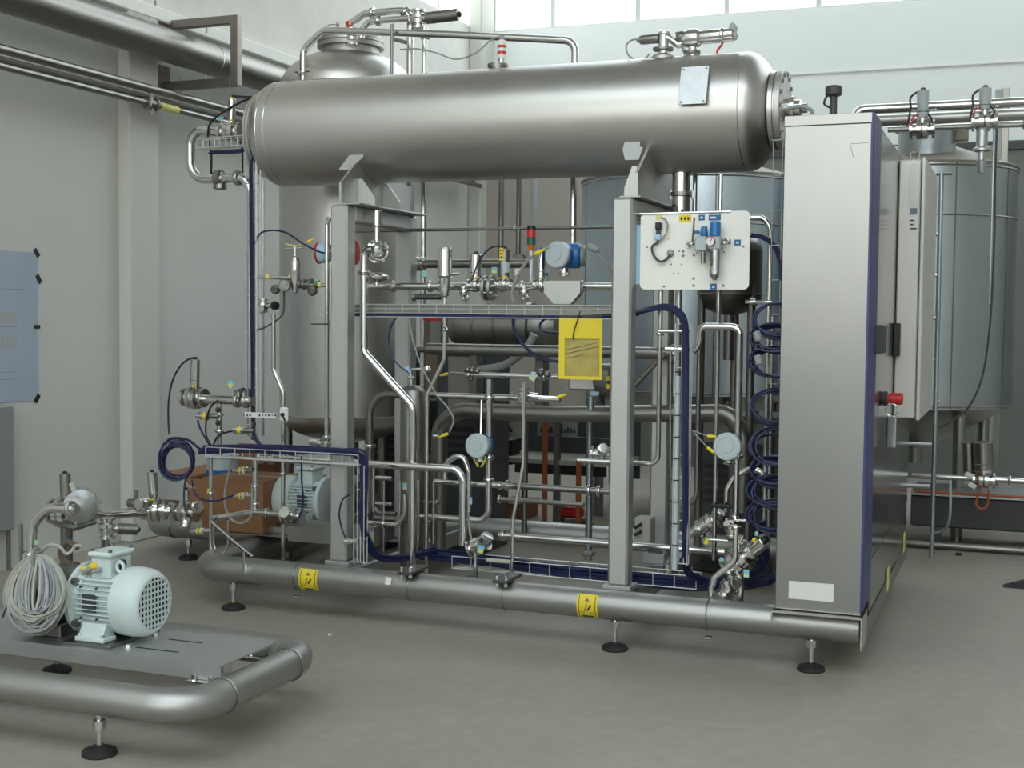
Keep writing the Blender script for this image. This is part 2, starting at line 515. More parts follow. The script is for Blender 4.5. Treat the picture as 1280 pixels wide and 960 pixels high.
# ledge along the left wall and pilasters
structure('trim_1', MB().span((x0, y0, 3.43), (x0+0.10, y1, 3.52), 0.008), 'trim_white')
cyA = PX(163, 300, x0+0.10).y; cyB = PX(200, 300, x0+0.10).y
structure('trim_2', MB().span((x0, cyA, 0), (x0+0.10, cyB, 3.43), 0.01), 'column_paint')
structure('trim_3', MB().span((x0, y1-0.35, 0), (x0+0.14, y1, z1), 0.01), 'column_paint')
structure('trim_4', MB().span((x0, y1-0.012, 3.885), (x1, y1, 3.897)), 'frame_white')
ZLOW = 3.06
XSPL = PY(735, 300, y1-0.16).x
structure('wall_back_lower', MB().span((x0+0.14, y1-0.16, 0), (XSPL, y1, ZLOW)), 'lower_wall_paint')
structure('wall_back_lower_dark', MB().span((XSPL, y1-0.18, 0), (x1, y1, ZLOW)), 'dark_wall_tone')  # stretch added for a darker background; its darkness is put into the colour
structure('trim_5', MB().span((x0+0.14, y1-0.20, ZLOW), (x1, y1, ZLOW+0.09), 0.01), 'anthracite')

# ------------------------------------------------------------------ shared builders
def hexprof(mb, o, ax, r, h):
    return mb.lathe([(r, 0), (r, h)], o, ax, 6)
def levelling_foot(parent, x, y, ztop, stem=0.011):
    f = MB().lathe([(0.058, 0.0), (0.060, 0.006), (0.056, 0.018), (0.030, 0.028), (0.018, 0.034), (0, 0.034)], (x, y, 0), n=24).build('foot_pad', 'rubber', parent)
    m = MB().cyl((x, y, 0.03), (x, y, ztop), stem, 12)
    m.build('foot_stem', 'polished_steel', f)
    hexprof(MB(), (x, y, ztop-0.05), (0, 0, 1), stem*2.0, 0.03).build('foot_nut', 'polished_steel', f)
def u_bolt(parent, x, y, z, r, axis='x', below=0.03):
    """strap around a base pipe"""
    ax = {'x': (1, 0, 0), 'y': (0, 1, 0)}[axis]
    m = MB().ring((x, y, z), ax, r+0.002, 0.0028, 36, 6)
    return m.build('pipe_strap', 'dull_steel', parent)

# ------------------------------------------------------------------ main skid frame
YF, ZR, RR = 5.58, 0.202, 0.067
SXL, SXR, YB = -3.90, -0.655, 7.30
skid = thing('skid_frame', 'tubular steel skid frame on levelling feet carrying the long horizontal vessel', 'skid frame', (-2.3, 6.4, 0))
MB().tube(fillet([(-0.588, YF, ZR), (SXL, YF, ZR), (SXL, YB, ZR), (SXR, YB, ZR)], 0.17), RR, 28).build('base_pipe', 'base_pipe_steel', skid, 'grey base pipe bent round at its end')
MB().tube([(SXR, YF+RR*0.9, ZR), (SXR, YB-RR*0.5, ZR)], RR, 28).build('base_pipe', 'base_pipe_steel', skid)
XPL, XPR, YP, YQ = -3.135, -1.685, 5.72, 6.43
for X in (XPL, XPR):
    for Yp in (YP, YQ):
        MB().span((X-0.047, Yp-0.047, 0.27), (X+0.047, Yp+0.047, 2.04), 0.010).build('post', 'post_steel', skid)
        MB().span((X-0.068, Yp-0.06, 0.252), (X+0.068, Yp+0.06, 0.272), 0.003).build('base_plate', 'post_steel', skid)
        MB().cyl((X+0.045, Yp-0.01, 0.19), (X+0.045, Yp-0.01, 0.256), 0.022, 12).build('bolt', 'polished_steel', skid)
    MB().span((X-0.045, YF+0.03, 0.13), (X+0.045, YB, 0.225), 0.008).build('cross_beam', 'base_pipe_steel', skid)
    MB().span((X-0.045, YP+0.048, 1.962), (X+0.045, YQ-0.048, 2.04), 0.006).build('top_beam', 'post_steel', skid)
for X in (-3.683, -1.663, -0.79):
    levelling_foot(skid, X, YF, ZR-0.05)
for X in (-3.5, -1.9, -0.8):
    levelling_foot(skid, X, YB, ZR-0.05)
for px in (366, 883):
    p = PY(px, 730, YF-RR)
    u_bolt(skid, p.x, YF, ZR, RR)
    MB().box((p.x+0.005, YF-0.04, ZR-RR-0.028), (0.035, 0.03, 0.012), 0.003).build('strap_lug', 'polished_steel', skid)
for px in (516, 634):                         # pipe clamps sitting on the base pipe
    p = PY(px, 728, YF)
    c = MB().span((p.x-0.035, YF-0.10, ZR+RR+0.005), (p.x+0.035, YF+0.10, ZR+RR+0.022), 0.003).build('clamp_rail', 'dark_steel', skid)
    for d in (-0.022, 0.022):
        MB().cyl((p.x+d, YF-0.075, ZR+RR-0.01), (p.x+d, YF-0.075, ZR+RR+0.04), 0.009, 8).build('clamp_bolt', 'bright_steel', c)
    u_bolt(skid, p.x+0.0, YF, ZR, RR-0.001)
p = PY(388, 695, YF); p2 = PY(316, 690, YF)
MB().span((p2.x-0.006, YF-0.085, ZR+0.0), (p2.x+0.006, YF-0.06, ZR+RR+0.05), 0.002).build('bracket_pin', 'polished_steel', skid)

def warning_sticker(px0, px1, label):
    a, b = PY(px0, 727, YF-RR).x, PY(px1, 727, YF-RR).x
    cx, hw = (a+b)/2, abs(b-a)/2
    o = thing('warning_sticker', label, 'sticker', (cx, YF-RR, ZR), 'yellow warning stickers on the base pipe')
    def patch(name, m, x_0, x_1, t0, t1, lift):
        mm = MB(); n = 8; vs = []
        for q in (RR+lift, RR+lift-0.0012):
            for k in range(n+1):
                t = t0+(t1-t0)*k/n
                for xx in (x_0, x_1): vs.append((xx, YF-q*math.cos(t), ZR+q*math.sin(t)))
        fs = []; N = 2*(n+1)
        for k in range(n):
            fs.append((2*k, 2*k+1, 2*k+3, 2*k+2)); fs.append((N+2*k, N+2*k+2, N+2*k+3, N+2*k+1))
            fs.append((2*k, 2*k+2, N+2*k+2, N+2*k)); fs.append((2*k+1, N+2*k+1, N+2*k+3, 2*k+3))
        mm.add(vs, fs).build(name, m, o)
    patch('sticker_sheet', 'yellow', cx-hw, cx+hw, -0.95, 0.80, 0.0022)
    for s in (-1, 1): patch('border_line', 'ink', cx+s*hw*0.78-0.0015, cx+s*hw*0.78+0.0015, -0.85, 0.70, 0.003)
    patch('text_bar', 'ink', cx-hw*0.5, cx+hw*0.05, -0.88, -0.70, 0.003); patch('text_bar', 'ink', cx+hw*0.1, cx+hw*0.55, -0.88, -0.70, 0.003)
    for t, q in ((0.50, 0.05), (0.42, 0.12), (0.34, 0.20)): patch('triangle_mark', 'brown_paint', cx-hw*q, cx+hw*q, t-0.04, t+0.04, 0.003)
    for k in range(4): patch('arrow_mark', 'ink', cx+hw*(0.30-0.09*k), cx+hw*(0.42-0.09*k), -0.05-0.09*k, 0.10-0.09*k, 0.003)
    for k in range(5): patch('figure_mark', 'brown_paint', cx-hw*(0.05+0.05*k), cx-hw*(-0.02+0.05*k), 0.02-0.10*k, 0.16-0.10*k, 0.003)
    patch('figure_mark', 'brown_paint', cx-hw*0.6, cx-hw*0.2, -0.48, -0.42, 0.003); patch('figure_mark', 'brown_paint', cx+hw*0.2, cx+hw*0.6, -0.48, -0.42, 0.003)
warning_sticker(373, 396, 'yellow warning sticker on base pipe below the grey post by the white motor')
warning_sticker(721, 747, 'yellow warning sticker on base pipe below the post that holds the white panel')
p = PY(485, 729, YF-RR)
MB().box((p.x, YF-RR*0.94-0.001, ZR+RR*0.45), (0.032, 0.002, 0.035), 0, Matrix.Rotation(-0.35, 3, 'X')).build('blank_label', 'label_white', skid)

# ------------------------------------------------------------------ horizontal vessel
YT, ZT, RT = 6.08, 2.458, 0.274
XS0, XS1 = -3.70, -1.20
tank = thing('horizontal_vessel', 'long horizontal blasted steel pressure vessel lying across the skid posts', 'vessel', (-2.45, YT, 2.04))
MB().lathe([(RT, 0), (RT, XS1-XS0)], (XS0, YT, ZT), (1, 0, 0), 72).build('shell', 'vessel_steel', tank)
def dished(r, depth, n=10, flat=0.0):
    return [(r*math.cos(math.pi/2*k/n), depth*math.sin(math.pi/2*k/n)) for k in range(n+1)]
MB().lathe(dished(RT, 0.145), (XS1, YT, ZT), (1, 0, 0), 72).build('head', 'vessel_steel', tank)
MB().lathe(dished(RT, 0.12), (XS0, YT, ZT), (-1, 0, 0), 72).build('head', 'vessel_steel', tank)
for X in (XS0, XS1, -3.655):
    MB().ring((X, YT, ZT), (1, 0, 0), RT, 0.0022, 72, 6).build('weld_seam', 'polished_steel', tank)
fl = MB().lathe([(0.165, 0.03), (0.165, 0.115), (0.182, 0.115), (0.182, 0.135), (0.172, 0.137), (0.172, 0.143)], (XS1, YT, ZT), (1, 0, 0), 48).build('end_neck', 'vessel_steel', tank)
cv = MB().lathe([(0.182, 0.144), (0.184, 0.147), (0.184, 0.168), (0.180, 0.171)], (XS1, YT, ZT), (1, 0, 0), 48).build('end_cover', 'post_steel', tank)
for k in range(16):
    a = 2*math.pi*k/16
    q = V(XS1+0.168, YT+0.163*math.cos(a), ZT+0.163*math.sin(a))
    hexprof(MB(), q, (1, 0, 0), 0.011, 0.014).build('cover_bolt', 'polished_steel', cv)
MB().lathe([(0.05, 0.168), (0.05, 0.20), (0.058, 0.20), (0.058, 0.213), (0.04, 0.214), (0.04, 0.24), (0.022, 0.246), (0.022, 0.27)], (XS1, YT-0.01, ZT+0.005), (1, 0, 0), 24).build('end_nozzle', 'polished_steel', cv)
# left end flange
MB().lathe([(0.215, 0.02), (0.215, 0.075), (0.226, 0.077), (0.226, 0.092), (0.219, 0.094), (0.226, 0.096), (0.226, 0.108), (0.05, 0.112)], (XS0, YT, ZT), (-1, 0, 0), 48).build('end_flange', 'vessel_steel', tank)
# name plate, bent slightly round the shell
a, b = PY(850, 112, YT-RT).x, PY(885, 112, YT-RT).x
tn = 0.30
nd = V(0, -math.cos(tn), math.sin(tn))
Rn = Matrix.Rotation(-tn, 3, 'X')
pc = V((a+b)/2, YT, ZT)+nd*(RT+0.022)
hz = 0.185
npl = MB().box(pc, (b-a, 0.004, hz), 0.001, Rn).build('name_plate', 'galvanized', tank, 'pale square name plate')
MB().box(pc-nd*0.014, (b-a-0.03, 0.022, hz-0.02), 0.002, Rn).build('plate_holder', 'dark_steel', npl)
for sx in (-1, 1):
    for sz in (-1, 1):
        q = pc+V(sx*((b-a)/2-0.012), 0, 0)+Rn @ V(0, 0, sz*(hz/2-0.012))
        MB().cyl(q, q+nd*0.005, 0.005, 8).build('rivet', 'dark_steel', npl)
# saddles
for X, sg in ((XPL, 1), (XPR+0.06, -1)):
    poly = [(X-0.006, YP-0.03, 2.042), (X-0.006, YQ+0.03, 2.042)]
    rs = RT+0.001
    poly.append((X-0.006, YQ+0.03, 2.15))
    for k in range(13):
        t = math.radians(-90+50-100*k/12)
        poly.append((X-0.006, YT+rs*math.cos(t), ZT+rs*math.sin(t)))
    poly.append((X-0.006, YP-0.03, 2.15))
    sd = MB().prism(poly, (0.012, 0, 0)).build('saddle_web', 'post_steel', tank)
    for yy in ((YP+0.14, YP+0.42) if sg > 0 else (YP+0.0, YP+0.36)):
        top = ZT-math.sqrt(max(RT**2-(yy-YT)**2, 0)) if abs(yy-YT) < RT else ZT-0.06
        top = min(top, 2.185)
        MB().prism([(X+sg*0.007, yy, 2.049), (X+sg*(0.105 if sg > 0 else 0.065), yy, 2.049), (X+sg*(0.105 if sg > 0 else 0.065), yy, 2.09), (X+sg*0.03, yy, top), (X+sg*0.007, yy, top)], (0, 0.010, 0)).build('saddle_gusset', 'post_steel', sd)
    c = PY(437, 203, YT-RT*0.86) if sg > 0 else PY(793, 190, YT-RT*0.92)
    R = Matrix.Rotation(math.radians(62), 3, 'X')
    MB().prism([c+R @ V(*q) for q in ((-0.045, -0.05, 0), (0.012, -0.05, 0), (0.075, 0.02, 0), (0.075, 0.05, 0), (0.0, 0.05, 0), (-0.01, 0.03, 0))] if sg > 0 else [c+R @ V(*q) for q in ((-0.052, 0.05, 0), (-0.056, 0.01, 0), (-0.035, -0.05, 0), (0.03, -0.05, 0), (0.04, 0.02, 0), (0.025, 0.02, 0), (0.022, 0.05, 0))], R @ V(0, 0, 0.010)).build('saddle_lug', 'post_steel', sd)
    MB().span((X-0.02 if sg > 0 else X-0.08, YP-0.03, 2.041), (X+0.11 if sg > 0 else X+0.02, YQ+0.03, 2.049), 0.002).build('saddle_foot', 'post_steel', sd)

# ------------------------------------------------------------------ vertical vessel behind the skid
cv_ = PY(434, 300, 7.0)
vv = thing('vertical_vessel', 'tall grey cylindrical pressure vessel standing behind the skid by the left wall', 'vessel', (cv_.x, 7.0, 0))
RV = 0.405
zb, zt = 0.90, PY(432, 97, 6.6).z
MB().lathe([(RV, zb), (RV, zt)], (cv_.x, 7.0, 0), (0, 0, 1), 64).build('shell', 'vessel_steel', vv)
MB().lathe([(0, zb-0.17)]+[(RV*math.cos(math.pi/2*k/9), zb-0.17*math.sin(math.pi/2*k/9)) for k in range(8, -1, -1)], (cv_.x, 7.0, 0), (0, 0, 1), 64).build('bottom_head', 'vessel_steel', vv)
MB().lathe([(RV*math.cos(math.pi/2*k/9), zt+0.24*math.sin(math.pi/2*k/9)) for k in range(9)]+[(0, zt+0.24)], (cv_.x, 7.0, 0), (0, 0, 1), 64).build('top_head', 'vessel_steel', vv)
for z in (zb, zt):
    MB().ring((cv_.x, 7.0, z), (0, 0, 1), RV+0.001, 0.004, 64, 6).build('weld_seam', 'polished_steel', vv)
nk = MB().lathe([(0.175, 0.16), (0.175, 0.25), (0.20, 0.25), (0.20, 0.275), (0.19, 0.276), (0.20, 0.279), (0.20, 0.305), (0.0, 0.306)], (cv_.x+0.02, 7.0, zt), (0, 0, 1), 40).build('top_flange', 'blasted_steel', vv)
for k in range(12):
    a = 2*math.pi*k/12
    hexprof(MB(), (cv_.x+0.02+0.182*math.cos(a), 7.0+0.182*math.sin(a), zt+0.305), (0, 0, 1), 0.012, 0.016).build('flange_bolt', 'polished_steel', nk)
for k in range(3):
    a = math.radians(200+120*k)
    x, y = cv_.x+0.36*math.cos(a), 7.0+0.36*math.sin(a)
    MB().cyl((x, y, 0.01), (x, y, zb+0.02), 0.028, 14).build('leg', 'dull_steel', vv)
    MB().span((x-0.06, y-0.06, 0), (x+0.06, y+0.06, 0.012)).build('leg_plate', 'dull_steel', vv)

# ------------------------------------------------------------------ control cabinet at the right end of the skid
CX0, CX1, CY0, CY1, CZ0, CZ1 = -0.931, -0.574, 5.48, 7.75, 0.275, 2.34
cab = thing('control_cabinet', 'tall brushed steel control cabinet with navy corner strip at skid end', 'cabinet', ((CX0+CX1)/2, (CY0+CY1)/2, 0.27))
MB().span((CX0, CY0, CZ0), (CX1-0.006, CY0+0.02, CZ1-0.042), 0.003).build('front_panel', 'cabinet_steel', cab)
MB().span((CX0-0.001, CY0-0.001, CZ1-0.041), (CX1-0.005, CY0+0.03, CZ1), 0.001).build('top_trim', 'cabinet_steel', cab)
MB().span((CX0, CY0+0.021, CZ0), (CX1-0.012, CY1, CZ1-0.006), 0.003).build('cabinet_body', 'dull_steel', cab)
MB().span((CX1-0.012, CY0+0.0, CZ0+0.02), (CX1+0.003, CY0+0.30, CZ1+0.004), 0.003).build('corner_strip', 'navy_panel', cab, 'navy blue corner strip')
MB().span((CX1-0.012, CY0+0.31, 0.46), (CX1, CY1, CZ1-0.02), 0.002).build('side_panel', 'side_steel', cab)
MB().span((CX1-0.012, CY0+0.31, CZ0-0.05), (CX1-0.002, CY1, 0.452), 0.002).build('lower_side_panel', 'side_steel', cab)
a, b = PY(986, 737, CY0), PY(1042, 737, CY0)
MB().span((a.x, CY0-0.003, PY(1012, 750, CY0).z), (b.x, CY0, PY(1012, 728, CY0).z)).build('blank_label', 'label_white', cab, 'blank pale label strip')
sd = MB()
sd.span((CX0-0.012, CY0-0.03, CZ0-0.012), (CX1+0.006, CY0+0.16, CZ0-0.002), 0.002)
sd.span((CX0-0.012, CY0-0.03, CZ0-0.055), (CX0-0.004, CY0+0.16, CZ0-0.01), 0.002)
sd.span((CX1-0.002, CY0-0.03, 0.135), (CX1+0.006, CY0+0.16, CZ0-0.01), 0.002)
sd.build('base_bracket', 'polished_steel', cab)
MB().span((CX1-0.002, CY0+0.16, 0.14), (CX1+0.004, CY1, CZ0-0.052), 0.002).build('skirt_panel', 'dull_steel', cab)
for yy, zz in ((6.55, 0.17), (7.5, 0.2)):
    MB().span((CX1+0.004, yy, zz), (CX1+0.006, yy+0.10, zz+0.11)).build('yellow_strip', 'pale_yellow', cab)
# scratches on the front
for (q0, q1) in (((1062, 180), (1086, 178)), ((1063, 182), (1067, 197))):
    A, B = PY(*q0, CY0-0.0006), PY(*q1, CY0-0.0006)
    MB().tube([A, B], 0.0012, 5).build('scratch', 'dark_steel', cab)
# screen box and buttons standing out of the side
A = PX(1097, 405, CX1); 
MB().span((CX1, 5.72, PX(1097, 441, CX1).z), (CX1+0.035, 5.90, PX(1097, 406, CX1).z), 0.004).build('screen_box', 'anthracite', cab)
hb = PX(1117, 425, CX1+0.02)
MB().span((CX1+0.0, 6.60, PX(1117, 445, CX1).z), (CX1+0.03, 6.68, PX(1117, 404, CX1).z), 0.004).build('door_handle', 'black', cab)
q = PX(1103, 498, CX1)
sw = MB().lathe([(0.030, 0), (0.034, 0.008), (0.034, 0.02), (0.028, 0.024)], (CX1, q.y, q.z), (1, 0, 0), 20).build('switch_plate', 'anthracite', cab)
MB().lathe([(0.020, 0.024), (0.020, 0.034), (0.027, 0.036), (0.027, 0.085), (0.022, 0.09)], (CX1, q.y, q.z), (1, 0, 0), 20).build('red_knob', 'red', sw)
m = MB().ring((CX1+0.045, q.y-0.03, q.z-0.05), (0, 1, 0), 0.028, 0.003, 20, 6)
m.build('padlock_loop', 'polished_steel', sw)
MB().box((CX1+0.045, q.y-0.03, q.z-0.15), (0.042, 0.012, 0.145), 0.005).build('hanging_tag', 'bright_steel', sw)
# beacon socket on the roof
q = PY(1042, 119, 5.75)
bs = MB().cyl((q.x, 5.75, CZ1-0.008), (q.x, 5.75, q.z), 0.016, 14).build('beacon_stem', 'anthracite', cab)
z_ = PY(1042, 120, 5.75).z
MB().lathe([(0.03, 0), (0.036, 0.006), (0.036, 0.036), (0.030, 0.042)], (q.x, 5.75, z_), (0, 0, 1), 20).build('beacon_head', 'anthracite', bs)
MB().tube(curve([(q.x-0.03, 5.75, z_+0.0), (q.x-0.04, 5.76, z_-0.03), (q.x-0.01, 5.77, z_-0.05)]), 0.005, 6).build('beacon_cable', 'anthracite', bs)
# flat enclosure on the cabinet side
enc = thing('wall_enclosure', 'flat pale grey electrical enclosure fixed to the right side of the cabinet', 'enclosure', (CX1+0.06, 7.2, 1.0))
ez0, ez1 = 1.015, 2.285
MB().span((CX1+0.003, 6.68, ez0), (CX1+0.105, 7.62, ez1), 0.006).build('enclosure_body', 'enclosure_paint', enc)
MB().span((CX1+0.109, 6.675, ez0-0.01), (CX1+0.128, 7.62, ez1+0.01), 0.005).build('door', 'enclosure_paint', enc)
MB().span((CX1+0.050, 6.677, PY(1148, 258, 6.68).z), (CX1+0.098, 6.679, ez1-0.02)).build('data_label', 'label_white', enc, 'white printed data label')
for (u, z, wd) in ((0.058, 1.985, 0.022), (0.060, 1.965, 0.016), (0.062, 1.945, 0.03)):
    MB().span((CX1+u, 6.6755, z), (CX1+u+wd, 6.6772, z+0.006)).build('print_line', 'ink', enc)
MB().span((CX1+0.058, 6.677, PY(1148, 268, 6.68).z), (CX1+0.092, 6.679, PY(1148, 260, 6.68).z)).build('grey_label', 'cable_blue_grey', enc)
MB().ring((CX1+0.07, 6.72, ez1+0.022), (0, 1, 0), 0.022, 0.005, 20, 6).build('lifting_eye', 'polished_steel', enc)

# ------------------------------------------------------------------ pneumatic panel
YPN = 5.735
a = PY(801, 266, YPN); b = PY(936, 362, YPN)
pan = thing('pneumatic_panel', 'cream mounting panel with blue-capped air regulators beside the grey post', 'panel', ((a.x+b.x)/2, YPN, b.z))
def rrect(x_0, x_1, z_0, z_1, r, y, n=5):
    out = []
    for cx, cz, s in ((x_1-r, z_1-r, 0), (x_0+r, z_1-r, 1), (x_0+r, z_0+r, 2), (x_1-r, z_0+r, 3)):
        for k in range(n+1):
            t = math.pi/2*(s+k/n); out.append((cx+r*math.cos(t), y, cz+r*math.sin(t)))
    return out
MB().prism(rrect(a.x, b.x, b.z, a.z, 0.025, YPN), (0, 0.012, 0)).build('panel_plate', 'panel_white', pan)
MB().span((PY(796, 280, YPN+0.02).x, YPN+0.016, PY(800, 355, YPN).z), (PY(806, 280, YPN).x, YPN+0.02, PY(800, 281, YPN).z)).build('film_edge', 'sky_blue', pan)
m = MB().tube([PY(789, 268, YPN), PY(914, 264.5, YPN)], 0.006, 10); m.build('support_rod', 'polished_steel', pan)
def pp(px, py, d=0.0): return PY(px, py, YPN-d)
for (px, py, r) in ((798+11, 309, 1), (849, 314, 1), (854, 314, 1.6), (854, 319.5, 1.6), (867.5, 319, 1.6), (830, 358, 1.3), (867, 357, 1.5), (867, 348, 1.5), (904, 357, 1.5), (929, 308, 1.3), (839, 330.5, .9), (852, 330.5, .9), (842, 342, .9), (848, 342, .9), (871, 316, .9), (905, 315, 1)):
    p = pp(px, py); MB().lathe([(r*0.0042, 0), (r*0.0042, 0.002), (0, 0.003)], (p.x, YPN+0.0005, p.z), (0, -1, 0), 10).build('screw_hole', 'dark_steel', pan)
def sticker(par, px0, py0, px1, py1, m, name='sticker'):
    A, B = pp(px0, py0), pp(px1, py1)
    MB().span((A.x, YPN-0.0015, B.z), (B.x, YPN, A.z)).build(name, m, par)
    return A, B
sticker(pan, 849, 269, 864, 277, 'yellow', 'yellow_label')
for k in range(3): sticker(pan, 851+4.2*k, 271.5, 853.2+4.2*k, 275, 'brown_paint', 'label_mark')
for (q0, q1, q2, q3) in ((873.5, 268.5, 881, 275.5), (886, 268.5, 901, 275.5), (918, 299.5, 926, 307), (888, 354.5, 896, 363)):
    sticker(pan, q0, q1, q2, q3, 'blue', 'blue_label')
    A, B = pp(q0+2.2, (q1+q3)/2-1.2), pp((q0+q2)/2+1.4, (q1+q3)/2+1.2)
    MB().span((A.x, YPN-0.0022, B.z), (B.x, YPN-0.0015, A.z)).build('label_mark', 'label_white', pan)
for (q0, q1, q2, q3) in ((832, 297, 838, 299), (820, 269, 828, 274)): sticker(pan, q0, q1, q2, q3, 'pale_yellow', 'yellow_tag')
# regulator and filter
D = 0.05
reg = thing('air_regulator', 'grey air filter regulator with two blue knobs on the cream panel', 'regulator', tuple(pp(887, 345, D)))
def at(px, py): return pp(px, py, D)
u = mpp(at(885, 300))
MB().span(at(870, 314)+V(0, -0.025, 0), at(885, 296)+V(0, 0.045, 0), 0.004).build('valve_block', 'pale_grey', reg)
MB().span(at(886, 312)+V(0, -0.028, 0), at(902, 296)+V(0, 0.045, 0), 0.005).build('regulator_block', 'pale_grey', reg)
p = at(894, 295); MB().lathe([(6.8*u, 0), (6.8*u, 16*u), (5.8*u, 18*u), (0, 18*u)], p, (0, 0, 1), 20).build('blue_knob', 'bright_blue', reg)
p = at(880, 295); MB().lathe([(4.6*u, 0), (5*u, 2*u), (4.2*u, 10*u), (3.6*u, 12*u), (0, 12*u)], p, (0, 0, 1), 16).build('blue_knob', 'bright_blue', reg)
MB().box(at(871, 290.5), (7*u, 0.02, 4.6*u), 0.003).build('lock_tab', 'blue', reg)
p = at(894, 312); MB().lathe([(7.0*u, 0), (7.0*u, 31*u), (5*u, 34*u), (2*u, 38*u), (0, 38*u)], p, (0, 0, -1), 20).build('filter_bowl', 'galvanized', reg)
MB().span(at(890, 332)+V(0, -0.032, 0), at(892, 314)+V(0, -0.027, 0)).build('sight_slot', 'anthracite', reg)
p = at(879, 314); MB().lathe([(2.4*u, 0), (2.4*u, 3*u), (3*u, 3*u), (3*u, 15*u), (0, 15*u)], p, (0, 0, -1), 12).build('hose_barb', 'dull_steel', reg)
p = at(890.5, 302.5); g = MB().lathe([(5.6*u, 0), (5.9*u, 0.004), (5.9*u, 0.014), (5.2*u, 0.016)], p+V(0, -0.026, 0), (0, -1, 0), 24).build('gauge_case', 'red', reg, 'small round gauge with red rim')
MB().lathe([(5.0*u, 0.016), (5.0*u, 0.0175)], p+V(0, -0.026, 0), (0, -1, 0), 24).build('gauge_dial', 'white_plastic', g)
MB().box(p+V(0.004, -0.0445, 0.006), (0.003, 0.001, 0.016), 0, Matrix.Rotation(0.6, 3, 'Y')).build('gauge_needle', 'ink', g)
MB().cyl(at(902, 303), at(913, 302), 3.4*u, 12).build('outlet_fitting', 'dull_steel', reg)
MB().ring(at(908, 302)+V(0, -0.012, 0), (0, 1, 0), 3.2*u, 1.1*u, 16, 6).build('outlet_collar', 'polished_steel', reg)
MB().cyl(at(860, 306), at(870, 303), 3.2*u, 12).build('inlet_fitting', 'dull_steel', reg)
MB().ring(at(862, 307)+V(0, -0.01, 0), (0, 1, 0), 3.4*u, 0.9*u, 16, 6).build('inlet_collar', 'polished_steel', reg)
MB().tube([at(868, 272), at(867, 285), at(865.5, 302)], 0.004, 8, bend=0.01).build('air_tube', 'anthracite', reg)
# sensor with cable
sen = thing('panel_sensor', 'small black and pale blue sensor with looped cable on the cream panel', 'sensor', tuple(pp(822, 302, 0.02)))
def a2(px, py, d=0.02): return pp(px, py, d)
MB().span(a2(819.5, 287)+V(0, -.012, 0), a2(827, 278)+V(0, .012, 0), 0.003).build('plug_cap', 'black', sen)
MB().span(a2(820.5, 294)+V(0, -.009, 0), a2(825.5, 287)+V(0, .010, 0), 0.002).build('plug_neck', 'anthracite', sen)
MB().span(a2(818.5, 300.5)+V(0, -.012, 0), a2(826, 293)+V(0, .014, 0), 0.004).build('sensor_body', 'sky_blue', sen)
MB().tube(curve([a2(823, 300), a2(821, 304), a2(816, 307), a2(815, 313), a2(819, 322), a2(826, 327), a2(833, 324), a2(838.5, 317, 0.008)]), 0.0055, 8).build('sensor_cable', 'anthracite', sen)
MB().lathe([(0.016, 0), (0.016, 0.008), (0.012, 0.011)], pp(838.5, 316.5), (0, -1, 0), 18).build('cable_gland', 'dull_steel', sen)
MB().tube(curve([a2(822, 303), a2(828, 298), a2(833, 291), a2(834.5, 281), a2(831, 274), a2(826, 272)]), 0.004, 8).build('loop_cable', 'cable_grey', sen)

# ------------------------------------------------------------------ pump skid in front on the left
S2 = dict(xl=-5.0, xr=-2.485, yf=3.52, yb=4.30, z=0.205, r=0.059)
sk2 = thing('pump_skid_frame', 'low tubular skid frame with flat steel plate under the pale motor', 'skid frame', (-3.4, 3.9, 0))
MB().tube([(-3.6, S2['yf'], S2['z']), (S2['xr'], S2['yf'], S2['z']), (S2['xr'], S2['yb'], S2['z']), (S2['xl'], S2['yb'], S2['z']), (S2['xl'], S2['yf'], S2['z']), (-3.6, S2['yf'], S2['z'])], S2['r'], 28, bend=0.155).build('base_pipe', 'base_pipe_steel', sk2)
levelling_foot(sk2, -2.87, S2['yf']+0.02, 0.14); levelling_foot(sk2, -3.70, S2['yb'], 0.14); levelling_foot(sk2, -2.87, S2['yb'], 0.14); levelling_foot(sk2, -4.2, S2['yf'], 0.14)
pz = 0.290
PLX1 = -2.525
pl = MB()
pl.span((-4.4, 3.745, pz-0.006), (PLX1, 4.105, pz))
pl.span((-4.4, 3.745, pz-0.055), (PLX1, 3.751, pz-0.006))
pl.span((-4.4, 4.099, pz-0.055), (PLX1, 4.105, pz-0.006))
pl.build('top_plate', 'plate_steel', sk2, smooth=False)
for yy in (3.72, 4.08):
    br = MB().span((PLX1-0.12, yy-0.005, pz-0.062), (PLX1-0.005, yy+0.035, pz-0.056)).build('plate_bracket', 'polished_steel', sk2)
    for xx in (-0.10, -0.03):
        hexprof(MB(), (PLX1+xx, yy+0.012, pz-0.058), (0, 0, 1), 0.009, 0.022).build('bolt', 'bright_steel', br)
for yy in (3.70, 4.13): u_bolt(sk2, S2['xr'], yy, S2['z'], S2['r'], 'y')
for (px, py, qx, qy) in ((211, 799, 255, 803), (170, 809, 222, 816)):
    A, B = PZ(px, py, pz), PZ(qx, qy, pz)
    MB().span((A.x, A.y-0.005, pz), (B.x, A.y+0.005, pz+0.0008)).build('slot', 'rubber', sk2)

